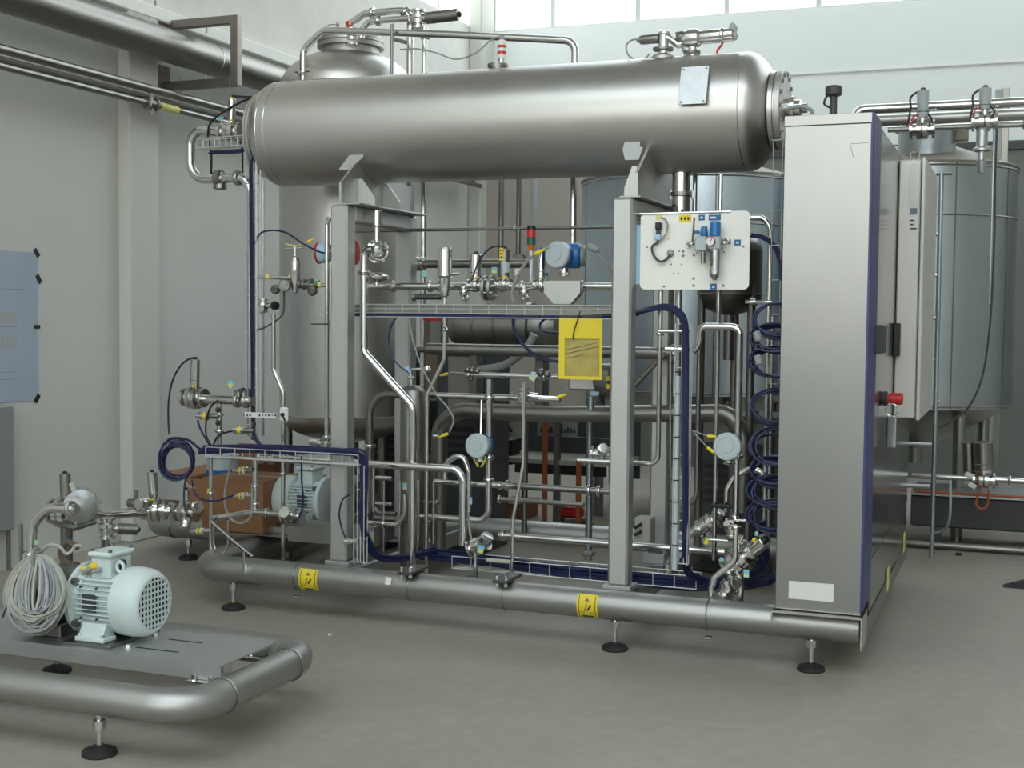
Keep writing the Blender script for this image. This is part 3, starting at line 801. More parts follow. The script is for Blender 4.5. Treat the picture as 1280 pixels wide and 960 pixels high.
# motor: axis along +x towards the fan
def make_motor(M, label, name='electric_motor', par_loc=(0, 0, 0)):
    """local frame: z = shaft axis towards the fan, y up; origin below the middle of the motor at foot level"""
    r = thing(name, label, 'motor', par_loc)
    h = 0.112
    def mb(): return MB(M)
    R0 = 0.092
    mb().lathe([(0.06, -0.150), (0.108, -0.150), (0.112, -0.147), (0.112, -0.128), (0.098, -0.122), (R0, -0.10)], (0, h, 0), (0, 0, 1), 36).build('end_flange', 'motor_paint', r)
    mb().lathe([(R0-0.006, -0.115), (R0-0.006, 0.062)], (0, h, 0), (0, 0, 1), 40).build('housing', 'motor_paint', r)
    m = mb()
    for k in range(40):
        a = 2*math.pi*k/40
        if math.sin(a) > 0.80: continue
        d = V(math.cos(a), math.sin(a), 0)
        c = V(0, h, -0.026)+d*(R0+0.002)
        m.box(c, (0.016, 0.0035, 0.165), 0.001, Matrix.Rotation(a, 3, 'Z'))
    m.build('cooling_fins', 'motor_paint', r)
    fan = mb().lathe([(0.098, 0.052), (0.106, 0.058), (0.108, 0.10), (0.104, 0.150), (0.092, 0.175), (0.082, 0.182), (0.080, 0.182), (0.080, 0.166)], (0, h, 0), (0, 0, 1), 44).build('fan_cover', 'motor_paint', r)
    mb().lathe([(0.079, 0.168), (0.079, 0.170), (0, 0.170)], (0, h, 0), (0, 0, 1), 32).build('fan_back_plate', 'black', fan)
    g = mb()
    for k in range(-4, 5):
        q = k*0.017; L = math.sqrt(max(0.080**2-q*q, 0))
        if L < 0.01: continue
        g.box((q, h, 0.179), (0.0055, 2*L, 0.003)); g.box((0, h+q, 0.1792), (2*L, 0.0055, 0.003))
    g.build('fan_grille', 'motor_paint', fan)
    tb = mb().span((-0.052, h+R0-0.02, -0.075), (0.052, h+R0+0.045, 0.018), 0.004).build('terminal_box', 'motor_paint', r)
    mb().span((-0.062, h+R0+0.047, -0.085), (0.062, h+R0+0.064, 0.028), 0.006).build('box_lid', 'motor_paint', tb)
    for sx in (-0.05, 0.05):
        for sz in (-0.073, 0.016):
            mb().cyl((sx, h+R0+0.06, sz), (sx, h+R0+0.072, sz), 0.007, 8).build('lid_screw', 'dull_steel', tb)
    mb().lathe([(0.016, 0), (0.016, 0.012), (0.010, 0.013)], (0.0, h+R0+0.02, 0.018), (0, 0, 1), 14).build('blind_plug', 'anthracite', tb)
    mb().ring((0.03, h+R0+0.018, 0.045), (1, 0, 0), 0.016, 0.006, 20, 8).build('lifting_eye', 'motor_paint', r)
    for s in (-1, 1):
        ft = mb()
        ft.prism([(s*0.05, 0.012, -0.085), (s*0.102, 0.012, -0.085), (s*0.092, 0.055, -0.075), (s*0.055, 0.055, -0.075)], (0, 0, 0.115))
        ft.span((s*0.05, 0, -0.095), (s*0.112, 0.014, 0.045), 0.003)
        ft.build('motor_foot', 'motor_paint', r)
    for s in (-1, 1):
        for zz in (-0.08, 0.03):
            mb().cyl((s*0.10, -0.02, zz), (s*0.10, 0.024, zz), 0.009, 8).build('foot_bolt', 'bright_steel', r)
    for s in (-1, 1):
        pl_ = mb().box((s*0.096, h+0.005, -0.04), (0.006, 0.055, 0.062), 0.001).build('name_plate', 'anthracite', r)
        for sy in (-0.03, 0.03):
            for sz in (-0.078, -0.002): mb().cyl((s*0.094, h+0.005+sy*1.6, sz-0.0), (s*0.102, h+0.005+sy*1.6, sz), 0.0035, 6).build('plate_pin', 'anthracite', pl_)
    for sy in (-0.065, 0.065):
        for sx in (-0.085, 0.085):
            mb().lathe([(0.012, 0), (0.012, 0.02)], (sx, h+sy, -0.128), (0, 0, 1), 10).build('flange_bolt', 'dull_steel', r)
    for k, yy in enumerate((0.010, 0.030)):
        gl = mb().lathe([(0.008, 0), (0.008, 0.018), (0.005, 0.022), (0.005, 0.034)], (0.058, h+R0+0.012, -0.02-0.045*k), (0.75, -0.2, -0.6), 10).build('cable_gland', 'cable_grey', tb)
    return r
# motor stands on the plate; shaft axis along +x
fr = PZ(112, 812, pz+0.012)
mcx, mcy = PY(148, 755, 3.93).x, 3.925
MOT_S = 1.19
Mm = Matrix(((0, 0, 0.93, mcx), (-MOT_S, 0, 0, mcy), (0, MOT_S, 0, pz+0.012), (0, 0, 0, 1)))
make_motor(Mm, 'pale green-grey electric motor with mesh fan guard on the low front skid', par_loc=(mcx, mcy, pz))
MB().span((mcx-0.13, mcy-0.15, pz), (mcx+0.08, mcy+0.15, pz+0.011), 0.002).build('motor_shim_plate', 'dull_steel', sk2)
for (px, py) in ((160, 809), (195, 795)):
    p = PZ(px, py, pz); hexprof(MB(), (p.x, p.y, pz), (0, 0, 1), 0.013, 0.012).build('bolt', 'polished_steel', sk2)

# ------------------------------------------------------------------ second ring skid by the left wall and the cardboard box
r3 = thing('rear_skid_frame', 'grey tubular skid frame end under the cardboard box near the wall', 'skid frame', (-4.6, 7.0, 0))
MB().tube([(-4.5, 6.62, 0.2), (-4.98, 6.62, 0.2), (-4.98, 7.6, 0.2), (-4.15, 7.6, 0.2), (-4.15, 6.62, 0.2), (-4.5, 6.62, 0.2)], 0.072, 24, bend=0.16).build('base_pipe', 'base_pipe_steel', r3)
MB().ring((-4.78, 6.62, 0.2), (1, 0, 0), 0.074, 0.004, 24, 6).build('pipe_strap', 'dark_steel', r3)
levelling_foot(r3, -4.69, 6.62, 0.14); levelling_foot(r3, -4.3, 7.6, 0.14)
MB().span((-4.9, 6.60, 0.270), (-4.12, 7.62, 0.288)).build('deck_plate', 'dull_steel', r3)
# ------------------------------------------------------------------ pipes along the left wall
def pipe(name, label, pts, r, m='polished_steel', bend=0.06, n=16, cat='pipe', group=None, parent=None):
    return MB().tube(pts, r, n, bend).build(name, m, parent, label, cat, group)
zc = (PX(200, 33, -5.2).z+PX(200, 75, -5.2).z)/2
pipe('large_duct_pipe', 'thick grey steel pipe running high along the left wall', [(-5.2, 2.0, zc), (-5.2, 12.6, zc)], 0.108, 'dull_steel', n=32)
MB().ring((-5.2, 7.62, zc), (0, 1, 0), 0.109, 0.002, 32, 6).build('weld_seam', 'polished_steel', bpy.data.objects['large_duct_pipe'])
pipe('wall_pipe', 'upper thin steel pipe below the thick pipe on the left wall', [(-5.2, 2.0, 2.925), (-5.2, 12.4, 2.925)], 0.027, 'dull_steel')
pipe('wall_pipe', 'middle thin steel pipe below the thick pipe on the left wall', [(-5.28, 2.0, 2.885), (-5.28, 12.4, 2.885)], 0.024, 'dull_steel')
w3 = pipe('wall_pipe', 'lowest thin steel pipe with ball valve and yellow tag on the left wall', [(-5.2, 2.0, 2.832), (-5.2, 12.4, 2.832)], 0.021, 'dull_steel')
q = PX(189, 130, -5.2)
MB().lathe([(0.03, -0.05), (0.042, -0.045), (0.042, -0.03), (0.03, -0.028), (0.03, 0.028), (0.042, 0.03), (0.042, 0.045), (0.03, 0.05)], (-5.2, q.y, 2.832), (0, 1, 0), 18).build('valve_body', 'dull_steel', w3)
MB().cyl((-5.2, q.y, 2.76), (-5.2, q.y, 2.90), 0.014, 10).build('valve_stem', 'dull_steel', w3)
q2 = PX(211, 132, -5.2)
MB().tube([(-5.2, q2.y-0.10, 2.832), (-5.2, q2.y+0.09, 2.832)], 0.026, 14).build('yellow_wrap', 'pale_yellow', w3)
brk = thing('pipe_bracket', 'square tube bracket framing the thick pipe on the left wall', 'bracket', (-5.0, 7.35, 3.0))
yb_ = 7.30
c0 = PX(212, 32, -5.38); yb_ = c0.y
p1 = PY(295, 21, yb_); p2_ = PY(295, 108, yb_)
h = 0.028
zt_, zb_2 = c0.z, p2_.z+h
MB().span((-5.38, yb_-h, zt_-h), (p1.x-h, yb_+h, zt_+h), 0.004).build('top_arm', 'brown_steel' if 'brown_steel' in MAT else 'dull_steel', brk)
MB().span((p1.x-h, yb_-h, zb_2-h), (p1.x+h, yb_+h, zt_+h), 0.004).build('upright', 'brown_steel', brk)
MB().span((-5.44, yb_-h, zb_2-h), (p1.x-h, yb_+h, zb_2+h), 0.004).build('bottom_arm', 'brown_steel', brk)
MB().span((-5.45, yb_-0.32, zt_-h), (-5.38, yb_+h, zt_+h), 0.004).build('wall_rail', 'dull_steel', brk)
MB().span((-5.45, yb_-0.06, zb_2-h), (-5.42, yb_+0.06, zb_2+0.14), 0.004).build('wall_plate', 'brown_paint', brk)
for px in (226, 258):
    p = PY(px, 100, yb_); MB().cyl((p.x, yb_, zb_2-0.075), (p.x, yb_, zb_2+0.06), 0.006, 8).build('threaded_rod', 'dull_steel', brk)
p = PY(258, 30, yb_); MB().cyl((p.x, yb_, zt_-0.07), (p.x, yb_, zt_), 0.006, 8).build('threaded_rod', 'dull_steel', brk)
hk = PX(194, 8, -5.40)
m = MB().cyl((-5.40, hk.y, zt_), (-5.40, hk.y, zt_+0.14), 0.007, 8)
m.build('hanger_rod', 'dark_steel', brk)

# ------------------------------------------------------------------ drawing taped to the left wall, switch box
a, b = PX(46, 316, x0), PX(46, 500, x0)
dr = thing('wall_drawing', 'large pale blue paper drawing taped to the left wall with black tape', 'drawing', (x0, a.y-0.6, b.z))
MB().span((x0, a.y-1.25, b.z), (x0+0.004, a.y, a.z)).build('paper_sheet', 'paper', dr)
for py in (362, 465, 474):
    z = PX(20, py, x0).z; MB().span((x0+0.004, a.y-0.6, z), (x0+0.0045, a.y-0.02 if py < 400 else a.y-0.18, z+0.004)).build('drawn_line', 'pale_ink', dr)
MB().span((x0+0.004, a.y-0.3, PX(20, 409, x0).z), (x0+0.0045, a.y-0.17, PX(20, 409, x0).z+0.005)).build('drawn_line', 'pale_ink', dr)
for (px0, py0, px1, py1) in ((0, 390, 4, 403), (7, 390, 20, 404), (0, 421, 4, 432), (8, 421, 20, 432)):
    A, B = PX(px0, py1, x0), PX(px1, py0, x0)
    MB().span((x0+0.004, A.y, A.z), (x0+0.0048, B.y, B.z)).build('drawn_block', 'paper_beige', dr)
for (px, py, t) in ((45, 316, -0.7), (47.5, 348.5, -0.6), (45.5, 408.5, 1.57), (45.5, 498, 0.7)):
    p = PX(px, py, x0)
    MB().box((x0+0.006, p.y, p.z), (0.002, 0.05, 0.022) if py == 408.5 else (0.002, 0.03, 0.055), 0, Matrix.Rotation(-t if py != 408.5 else 0, 3, 'X')).build('tape_strip', 'tape', dr)
a, b = PX(4, 505, x0), PX(4, 660, x0)
sb = thing('switch_box', 'grey wall switch cabinet beneath the taped drawing', 'switch box', (x0, a.y-0.3, b.z))
MB().span((x0, a.y-0.6, b.z), (x0+0.10, a.y-0.02, a.z), 0.01).build('box_body', 'cable_grey', sb)
c_, d_ = PX(6, 558, x0+.05), PX(12, 607, x0+.05)
MB().span((x0, c_.y, d_.z), (x0+0.06, d_.y, c_.z), 0.005).build('side_latch', 'anthracite', sb)
MB().cyl((x0+0.02, d_.y+0.02, b.z-0.25), (x0+0.02, d_.y+0.02, b.z+0.0), 0.012, 10).build('conduit_pipe', 'dull_steel', sb)

# ------------------------------------------------------------------ background process tanks
def process_tank(name, label, cx, cy, R, z0, ztop, lid_off=(0.05, -0.3), neck=True, sm='tank_steel'):
    t = thing(name, label, 'tank', (cx, cy, 0), 'process tanks along the far wall')
    MB().lathe([(R, z0), (R, ztop)], (cx, cy, 0), (0, 0, 1), 64).build('shell', sm, t)
    for k in range(9):
        a = 2*math.pi*(k+0.35)/9
        MB().box((cx+(R+0.001)*math.cos(a), cy+(R+0.001)*math.sin(a), (z0+ztop)/2), (0.004, 0.008, ztop-z0), 0, Matrix.Rotation(a, 3, 'Z')).build('cladding_seam', 'dark_steel', t)
    for z in (z0+0.02, ztop-0.35, ztop-0.02): MB().ring((cx, cy, z), (0, 0, 1), R+0.002, 0.006, 64, 6).build('cladding_band', 'dull_steel', t)
    MB().lathe([(R+0.01, ztop), (R+0.012, ztop+0.012), (R*0.35, ztop+0.17), (0, ztop+0.17)], (cx, cy, 0), (0, 0, 1), 64).build('conical_top', 'dusty_steel', t)
    MB().lathe([(0.09, z0-0.30), (R, z0)], (cx, cy, 0), (0, 0, 1), 64).build('conical_bottom', 'dull_steel', t)
    MB().cyl((cx, cy, z0-0.42), (cx, cy, z0-0.28), 0.05, 16).build('bottom_outlet', 'dull_steel', t)
    for k in range(4):
        a = math.radians(35+90*k)
        x, y = cx+R*0.86*math.cos(a), cy+R*0.86*math.sin(a)
        MB().cyl((x, y, 0.0), (x, y, z0+0.05), 0.04, 16).build('leg', 'dull_steel', t)
    if neck:
        lx, ly = cx+lid_off[0], cy+lid_off[1]
        mw = MB().lathe([(0.19, ztop+0.05), (0.19, ztop+0.24), (0.0, ztop+0.241)], (lx, ly, 0), (0, 0, 1), 40).build('manway', 'tank_steel', t)
        MB().lathe([(0.215, ztop+0.245), (0.22, ztop+0.265), (0.10, ztop+0.30), (0, ztop+0.305)], (lx, ly, 0), (0, 0, 1), 40).build('manway_lid', 'dusty_steel', mw)
        MB().span((lx+0.18, ly-0.04, ztop+0.17), (lx+0.27, ly+0.04, ztop+0.28), 0.006).build('lid_hinge', 'dusty_steel', mw)
        MB().lathe([(0.02, 0), (0.02, 0.02), (0.032, 0.022), (0.02, 0.045), (0, 0.05)], (lx-0.16, ly-0.16, ztop+0.25), (0, 0, 1), 12).build('lid_knob', 'polished_steel', mw)
        tb = V(cx+0.40, cy-0.35, ztop+0.03)
        MB().prism([tb, tb+V(0.12, 0, 0), tb+V(0.09, 0, 0.10), tb+V(0.03, 0, 0.10)], (0, 0.02, 0)).build('lifting_lug', 'cable_beige', t)
    return t
YK = 9.75
def tx(px, y): return PY(px, 300, y).x
RK = (tx(1271, YK)-tx(1150, YK))
zt2 = PY(1230, 205, YK-RK*0.6).z; zb2 = PY(1230, 512, YK-RK*0.6).z
process_tank('process_tank', 'large insulated process tank with lidded manway behind the flat enclosure', tx(1150, YK), YK, RK, zb2, zt2)
RM = (tx(1000, YK)-tx(728, YK))/2
process_tank('process_tank', 'large process tank seen between the skid pipes and cream panel', tx(866, YK), YK, RM, 0.95, PY(866, 222, YK).z-0.05, neck=False, sm='sheen_tank_steel')

# ------------------------------------------------------------------ piping helpers
def path(q, Y, snap=0.03):
    out = []
    for t in q:
        out.append(PY(t[0], t[1], t[2] if len(t) > 2 else Y))
    for i in range(1, len(out)):
        a, b = out[i-1], out[i]
        d = b-a
        if d.length < 0.05: continue
        for k in (0, 2):
            if abs(d[k]) < snap and d.length > 3*abs(d[k]): b[k] = a[k]
    return out
def run(name, label, q, Y, w, m='polished_steel', bend=None, cat='pipe', n=16, clamps=(), parent=None, group=None, smooth_curve=False):
    P = path(q, Y) if not smooth_curve else curve([PY(t[0], t[1], t[2] if len(t) > 2 else Y) for t in q])
    r = w*0.5*mpp(P[len(P)//2])
    o = MB().tube(P, r, n, (bend if bend is not None else r*3.2) if not smooth_curve else 0).build(name, m, parent, label, cat, group)
    for c in clamps:                       # c = (i, t): place on segment i at fraction t
        a, b = P[c[0]], P[c[0]+1]
        ferrule(o, a+(b-a)*c[1], b-a, r)
    return o
def ferrule(parent, p, ax, r, m='polished_steel', name='clamp_ring'):
    o = MB().lathe([(r*1.02, -r*0.62), (r*1.6, -r*0.45), (r*1.66, -r*0.12), (r*1.4, 0), (r*1.66, r*0.12), (r*1.6, r*0.45), (r*1.02, r*0.62)], p, ax, 18).build(name, m, parent)
    if r > 0.012:
        u, v_, t = frame_of(ax)
        MB().cyl(Vector(p)+u*r*1.5, Vector(p)+u*r*2.5, r*0.35, 8).build('clamp_nut', m, o)
    return o
def conn(parent, p, ax, s=1.0, m='yellow'):
    """small round plug connector"""
    s = s*0.62
    c = MB().lathe([(0.006*s, 0), (0.009*s, 0.004*s), (0.009*s, 0.03*s), (0.006*s, 0.036*s), (0.004*s, 0.055*s)], p, ax, 10).build('plug_connector', m, parent)
    return c
def cable(name, label, q, Y, w, m='black', cat='cable', parent=None, group=None):
    P = curve([PY(t[0], t[1], t[2] if len(t) > 2 else Y) for t in q])
    return MB().tube(P, w*0.5*mpp(P[0]), 7).build(name, m, parent, label, cat, group)
def tagplate(parent, p, w, h, m='tag_cyan', m2='pale_yellow', rot=0.0):
    R = Matrix.Rotation(rot, 3, 'Y')
    o = MB().box(p, (w, 0.003, h), 0, R).build('tag_plate', m, parent)
    MB().box(Vector(p)+V(0, -0.002, -h*0.2), (w*0.8, 0.002, h*0.4), 0, R).build('tag_stripe', m2, o)
def valve(name, label, base, ax, r, act_top, act_w, act_m='polished_steel', up=None, body=1.0, group=None, plug=True, cap='black', ringy=True):
    """sanitary valve: body on a pipe of radius r along ax, bonnet, cylindrical actuator reaching act_top"""
    base, act_top = Vector(base), Vector(act_top)
    t = thing(name, label, 'valve', base, group)
    A = Vector(ax).normalized()
    b = MB().lathe([(r*1.7, -r*2.2), (r*1.7, -r*1.7), (r*1.1, -r*1.65), (r*1.1, -r*1.05), (r*1.75*body, -r*0.95), (r*1.8*body, -r*0.15), (r*1.5*body, 0), (r*1.8*body, r*0.15), (r*1.75*body, r*0.95), (r*1.1, r*1.05), (r*1.1, r*1.65), (r*1.7, r*1.7), (r*1.7, r*2.2)], base, A, 20).build('valve_body', 'polished_steel', t)
    D = act_top-base; L = D.length
    MB().lathe([(r*1.1, 0), (r*1.1, min(r*1.5, L*0.3)), (act_w*0.7, min(r*1.6, L*0.31)), (act_w*0.7, min(r*2.4, L*0.42))], base, D, 18).build('bonnet', 'bright_steel', t)
    s0 = min(r*2.1, L*0.38)
    a = MB().lathe([(act_w*0.9, s0), (act_w, s0+act_w*0.06), (act_w, L-act_w*0.10), (act_w*0.93, L)], base, D, 22).build('actuator', act_m, t)
    if ringy: MB().ring(base+D*((s0+(L-s0)*0.22)/L), D, act_w*1.0, act_w*0.07, 24, 6).build('actuator_ring', 'dull_steel', a)
    if cap: MB().lathe([(act_w*0.45, 0), (act_w*0.45, act_w*0.35), (act_w*0.25, act_w*0.5)], act_top, D, 12).build('cap', cap, a)
    if plug: conn(t, base+D*(s0*0.95/L)+frame_of(D)[0]*act_w*0.9, (1, -0.2, 0.1), act_w/0.02*0.7)
    return t
def transmitter(name, label, px, py, Y, wpx, m_face='cover_grey', m_body='pale_grey', yawdeg=-20, depth=0.09, neck=0.06, m_neck='polished_steel'):
    p = PY(px, py, Y); R = wpx*0.5*mpp(p)
    ax = Vector((math.sin(math.radians(-yawdeg)), -math.cos(math.radians(yawdeg)), 0.05)).normalized()
    t = thing(name, label, 'transmitter', p-V(0, 0, R+neck))
    c = MB().lathe([(R*0.9, 0.0), (R, R*0.08), (R, R*0.34), (R*0.93, R*0.42), (R*0.70, R*0.44), (R*0.68, R*0.40), (R*0.45, R*0.40), (R*0.43, R*0.46), (0, R*0.47)], p, ax, 36).build('screw_cover', m_face, t)
    MB().lathe([(R*0.55, -depth), (R*0.8, -depth*0.9), (R*0.92, -depth*0.35), (R*0.92, 0.001)], p, ax, 30).build('housing', m_body, t)
    MB().cyl(p-V(0, 0, R*0.7)-ax*depth*0.45, p-V(0, 0, R+neck)-ax*depth*0.45, R*0.33, 16).build('neck', m_neck, t)
    MB().cyl(p-V(0, 0, R+neck*0.5)-ax*depth*0.45, p-V(0, 0, R+neck*0.9)-ax*depth*0.45, R*0.45, 6).build('neck_nut', m_neck, t)
    return t, p, R, ax
def wire_tray(name, label, A, B, nrm, w, h, step, wr=0.0026, m='bright_wire', backing=None, longs=((-0.5, 0), (-0.17, 0), (0.17, 0), (0.5, 0), (-0.5, 1), (0.5, 1))):
    """wire mesh tray from A to B: w wide along nrm x dir, h deep along nrm"""
    A, B = Vector(A), Vector(B); d = (B-A); L = d.length; d.normalize()
    nrm = Vector(nrm).normalized(); s = d.cross(nrm).normalized()
    t = thing(name, label, 'cable tray', A if A.z < B.z else B)
    for (u, v_) in longs:
        o = s*(u*w)+nrm*(v_*h)
        MB().tube([A+o, B+o], wr, 6).build('long_wire', m, t)
    k = int(L/step); first = None
    for i in range(k+1):
        p = A+d*(i*L/max(k, 1))
        if first is None:
            first = MB().tube([p+s*(-0.5*w)+nrm*h, p-s*(0.5*w), p+s*(0.5*w), p+s*(0.5*w)+nrm*h], wr, 6).build('cross_wire', m, t); p0 = p
        else: again(first, 'cross_wire', p-p0, t)
    if backing:
        q = s*(0.5*w); tk = nrm*-0.004
        MB().prism([A-q, A+q, B+q, B-q], tk).build('back_strip', backing, t)
    return t
def bundle(name, label, pts, n, r, spread, m='navy', cat='cable bundle', seed=1, smooth_curve=True, parent=None, ties=0, group=None, bend=0.05):
    """a bundle of n cables following pts"""
    rnd = random.Random(seed)
    P = [Vector(p) for p in pts]
    t = thing(name, label, cat, P[0], group) if parent is None else parent
    for k in range(n):
        a = rnd.uniform(0, 6.28); q = spread*math.sqrt(rnd.uniform(0.05, 1))
        u0 = V(math.cos(a)*q, math.sin(a)*q*0.6, math.sin(a+1)*q)
        Q = [p+u0+V(rnd.uniform(-1, 1), rnd.uniform(-1, 1), rnd.uniform(-1, 1))*spread*0.25 for p in P]
        MB().tube(curve(Q, 5) if smooth_curve else fillet(Q, bend), r, 7).build('cable', m, t)
    return t
def coil(name, label, c, ax, rx, rz, n, r, m='navy', seed=1, tail=None, group=None, spread=1.0):
    rnd = random.Random(seed); c = Vector(c)
    t = thing(name, label, 'cable coil', c-V(0, 0, rz), group)
    z = Vector(ax).normalized(); x = V(0, 0, 1).cross(z).normalized(); y = z.cross(x)
    for k in range(n):
        sx, sy = 1+rnd.uniform(-.09, .09)*spread, 1+rnd.uniform(-.07, .07)*spread
        o = z*((k-n/2)*r*1.1)+x*rnd.uniform(-1, 1)*r*spread+y*rnd.uniform(-1, 1)*r*spread
        ph = rnd.uniform(0, 6.28)
        MB().tube([c+o+x*(rx*sx*math.cos(ph+2*math.pi*i/30))+y*(rz*sy*math.sin(ph+2*math.pi*i/30))+z*r*math.sin(ph+4*math.pi*i/30) for i in range(30)], r, 7, closed=True).build('cable_loop', m, t)
    for k in range(2):
        a = math.radians(60+150*k)
        MB().ring(c+x*rx*math.cos(a)+y*rz*math.sin(a), (x*-math.sin(a)+y*math.cos(a)), r*3.0, r*0.5, 14, 6).build('cable_tie', 'black', t)
    return t

# ================================================================== top of the scene
# pipe arched over the vessel
run('overhead_pipe', 'thin steel pipe arching over the horizontal vessel from end to end', [(379, 108), (379, 62), (404, 38), (560, 43), (719, 51), (724, 90), (721, 215), (720, 330)], 6.62, 9.5, clamps=((0, 0.35),))
MB().span(PY(372, 92, 6.64), PY(386, 88, 6.60), 0.003).build('pipe_support', 'dark_steel', bpy.data.objects['overhead_pipe'])
# vessel-top pipes of the vertical vessel
YA = 6.85
run('vent_pipe', 'bent steel vent pipe rising from the tall vessel top and down behind', [(432, 46), (437, 30), (456, 17), (505, 12), (513, 22), (512.5, 60), (512, 190), (511, 232)], YA, 9, clamps=((2, 0.2), (3, 0.25)))
run('vent_pipe', 'second short steel pipe on the tall vessel top joining the bent vent pipe', [(452, 48), (453, 36), (462, 27), (484, 24), (512, 24)], YA-0.06, 8, clamps=((2, 0.5),))
run('riser_pipe', 'slim steel riser pipe passing behind the vessel beneath the sideways actuator', [(531, 34), (530, 60), (529, 220), (527, 420), (525, 720)], YA, 7.5, clamps=((0, 0.5),))
t = valve('red_cap_valve', 'small valve with red cap on the tall vessel lid', PY(440, 46, YA), (0, 0, 1), 0.022, PY(436, 27, YA), 0.022, 'red', plug=False, cap=None)
for px in (422, 428, 458):
    MB().cyl(PY(px, 47, YA), PY(px, 28 if px < 425 else 36, YA), 0.008, 8).build('bolt_post', 'dull_steel', t)
MB().tube(curve([PY(402, 37, YA-.1), PY(412, 31, YA-.05), PY(424, 31, YA)]), 0.003, 6).build('pilot_tube', 'polished_steel', t)
valve('sideways_actuator', 'dark steel actuator lying sideways above the slim riser pipe', PY(523, 24, YA), (0, 0, 1), 0.024, PY(573, 18, YA), 0.034, 'dull_steel')
run('vent_strut', 'thin horizontal steel strut tying vent pipe to the tall vessel', [(489, 48), (511, 54)], YA, 5, 'dull_steel')
run('sensor_pipe', 'thin vertical sensor tube strapped beside the tall vessel dome', [(490, 30), (487, 48), (491, 62), (492, 130)], YA-0.28, 4, 'dull_steel')
# instrument on vessel top
p = PY(627, 84, YT)
ti = thing('level_probe', 'red and white level probe standing on the horizontal vessel', 'probe', p)
zt_v = ZT+RT
MB().lathe([(0.045, -0.03), (0.045, 0.0), (0.052, 0.002), (0.052, 0.018), (0.03, 0.022)], (p.x-0.02, YT, zt_v+0.005), (0, 0, 1), 24).build('probe_nozzle', 'dull_steel', ti)
MB().cyl((p.x, YT, zt_v), (p.x, YT, PY(629, 73, YT).z), 0.018, 14).build('probe_neck', 'polished_steel', ti)
MB().lathe([(0.022, 0), (0.022, 0.085), (0.016, 0.09)], (p.x, YT, PY(629, 73, YT).z), (0, 0, 1), 18).build('probe_housing', 'white_plastic', ti)
for dz in (0.02, 0.05): MB().lathe([(0.0225, 0), (0.0225, 0.014)], (p.x, YT, PY(629, 73, YT).z+dz), (0, 0, 1), 18).build('red_band', 'red', ti)
MB().cyl((p.x, YT, PY(629, 56, YT).z), (p.x, YT, PY(629, 44, YT).z), 0.011, 10).build('probe_plug', 'cable_grey', ti)
cable('probe_cable', None, [(629, 45), (615, 49), (595, 66), (570, 74), (545, 66), (520, 61), (500, 62)], YT, 2.0, 'cable_grey', None, ti)
# safety valves on top at the right
c0 = PY(829, 73, YT)
sv = thing('vessel_valve_group', 'steel valve manifold with two sideways actuators atop the horizontal vessel', 'valve', c0)
def svp(px, py): return PY(px, py, YT)
k = mpp(c0)
MB().lathe([(15*k, -0.02), (15*k, 3*k), (13*k, 5*k), (7*k, 7*k)], (c0.x, YT, zt_v-0.005), (0, 0, 1), 28).build('nozzle', 'post_steel', sv)
MB().cyl((c0.x, YT, zt_v), svp(830, 40), 6.5*k, 20).build('valve_column', 'polished_steel', sv)
MB().lathe([(13*k, 0), (13*k, 3*k)], svp(829, 63), (0, 0, 1), 24).build('clamp_ring', 'dull_steel', sv)
MB().lathe([(6*k, 0), (6*k, 22*k), (5*k, 25*k), (2.5*k, 25*k), (2.5*k, 29*k)], svp(824, 48), (-1, 0, -0.02), 18).build('side_actuator', 'dull_steel', sv)
MB().lathe([(5*k, -3*k), (8*k, -1*k), (8*k, 2*k), (5*k, 4*k)], svp(831, 42), (0, 0, 1), 18).build('column_cap', 'polished_steel', sv)
MB().tube([svp(832, 46), svp(840, 50), svp(850, 58), svp(853, 50)], 4.5*k, 14, bend=0.03).build('link_pipe', 'polished_steel', sv)
MB().lathe([(6*k, -4*k), (8*k, 0), (8*k, 4*k), (6*k, 7*k)], svp(850, 47), (1, 0, 0), 18).build('union_ring', 'dull_steel', sv)
q = svp(866, 48)
MB().lathe([(7*k, -13*k), (10*k, -10*k), (12*k, 0), (11*k, 7*k), (8*k, 10*k), (8.5*k, 12*k), (8.5*k, 35*k), (9.5*k, 36*k), (9.5*k, 38*k), (8*k, 40*k), (8*k, 50*k), (6*k, 52*k)], q, (1, 0, 0.03), 24).build('relief_valve', 'polished_steel', sv)
MB().cyl((q.x, YT, zt_v-0.01), q, 5.5*k, 16).build('relief_nozzle', 'polished_steel', sv)
MB().lathe([(10*k, 0), (10.5*k, 1*k), (10.5*k, 4*k), (8*k, 5*k)], svp(865, 68), (0, 0, 1), 20).build('relief_clamp', 'dull_steel', sv)
MB().cyl(svp(846, 40), svp(856, 66), 2*k, 8).build('link_rod', 'dull_steel', sv)
MB().tube(curve([svp(801, 49), svp(790, 50), svp(783, 57), svp(785, 68), svp(795, 75), svp(806, 73), svp(812, 67)]), 1.2*k, 7).build('loop_cable', 'cable_grey', sv)
m = MB()
for i in range(3): m.tube(curve([svp(899, 42), svp(900+2*i, 52), svp(896-i, 62), svp(892+i, 72)]), 1.3*k, 6)
MB().tube(curve([svp(900, 44), svp(903, 54), svp(897, 63), svp(896, 72)]), 1.4*k, 6).build('red_ribbon', 'red', sv)
MB().lathe([(3*k, 0), (5.5*k, 4*k), (4*k, 9*k), (6*k, 14*k), (3*k, 20*k), (0, 22*k)], svp(918, 50), (-0.15, 0, 1), 9).build('plastic_wrap', 'paper_beige', sv)
# clutter pipe to cabinet from vessel end
run('cable_hose', 'pale curved hose from the vessel end cover to the cabinet top', [(984, 136), (1000, 133), (1013, 137), (1016, 142)], 5.95, 5, 'cable_grey', smooth_curve=True, cat='hose')

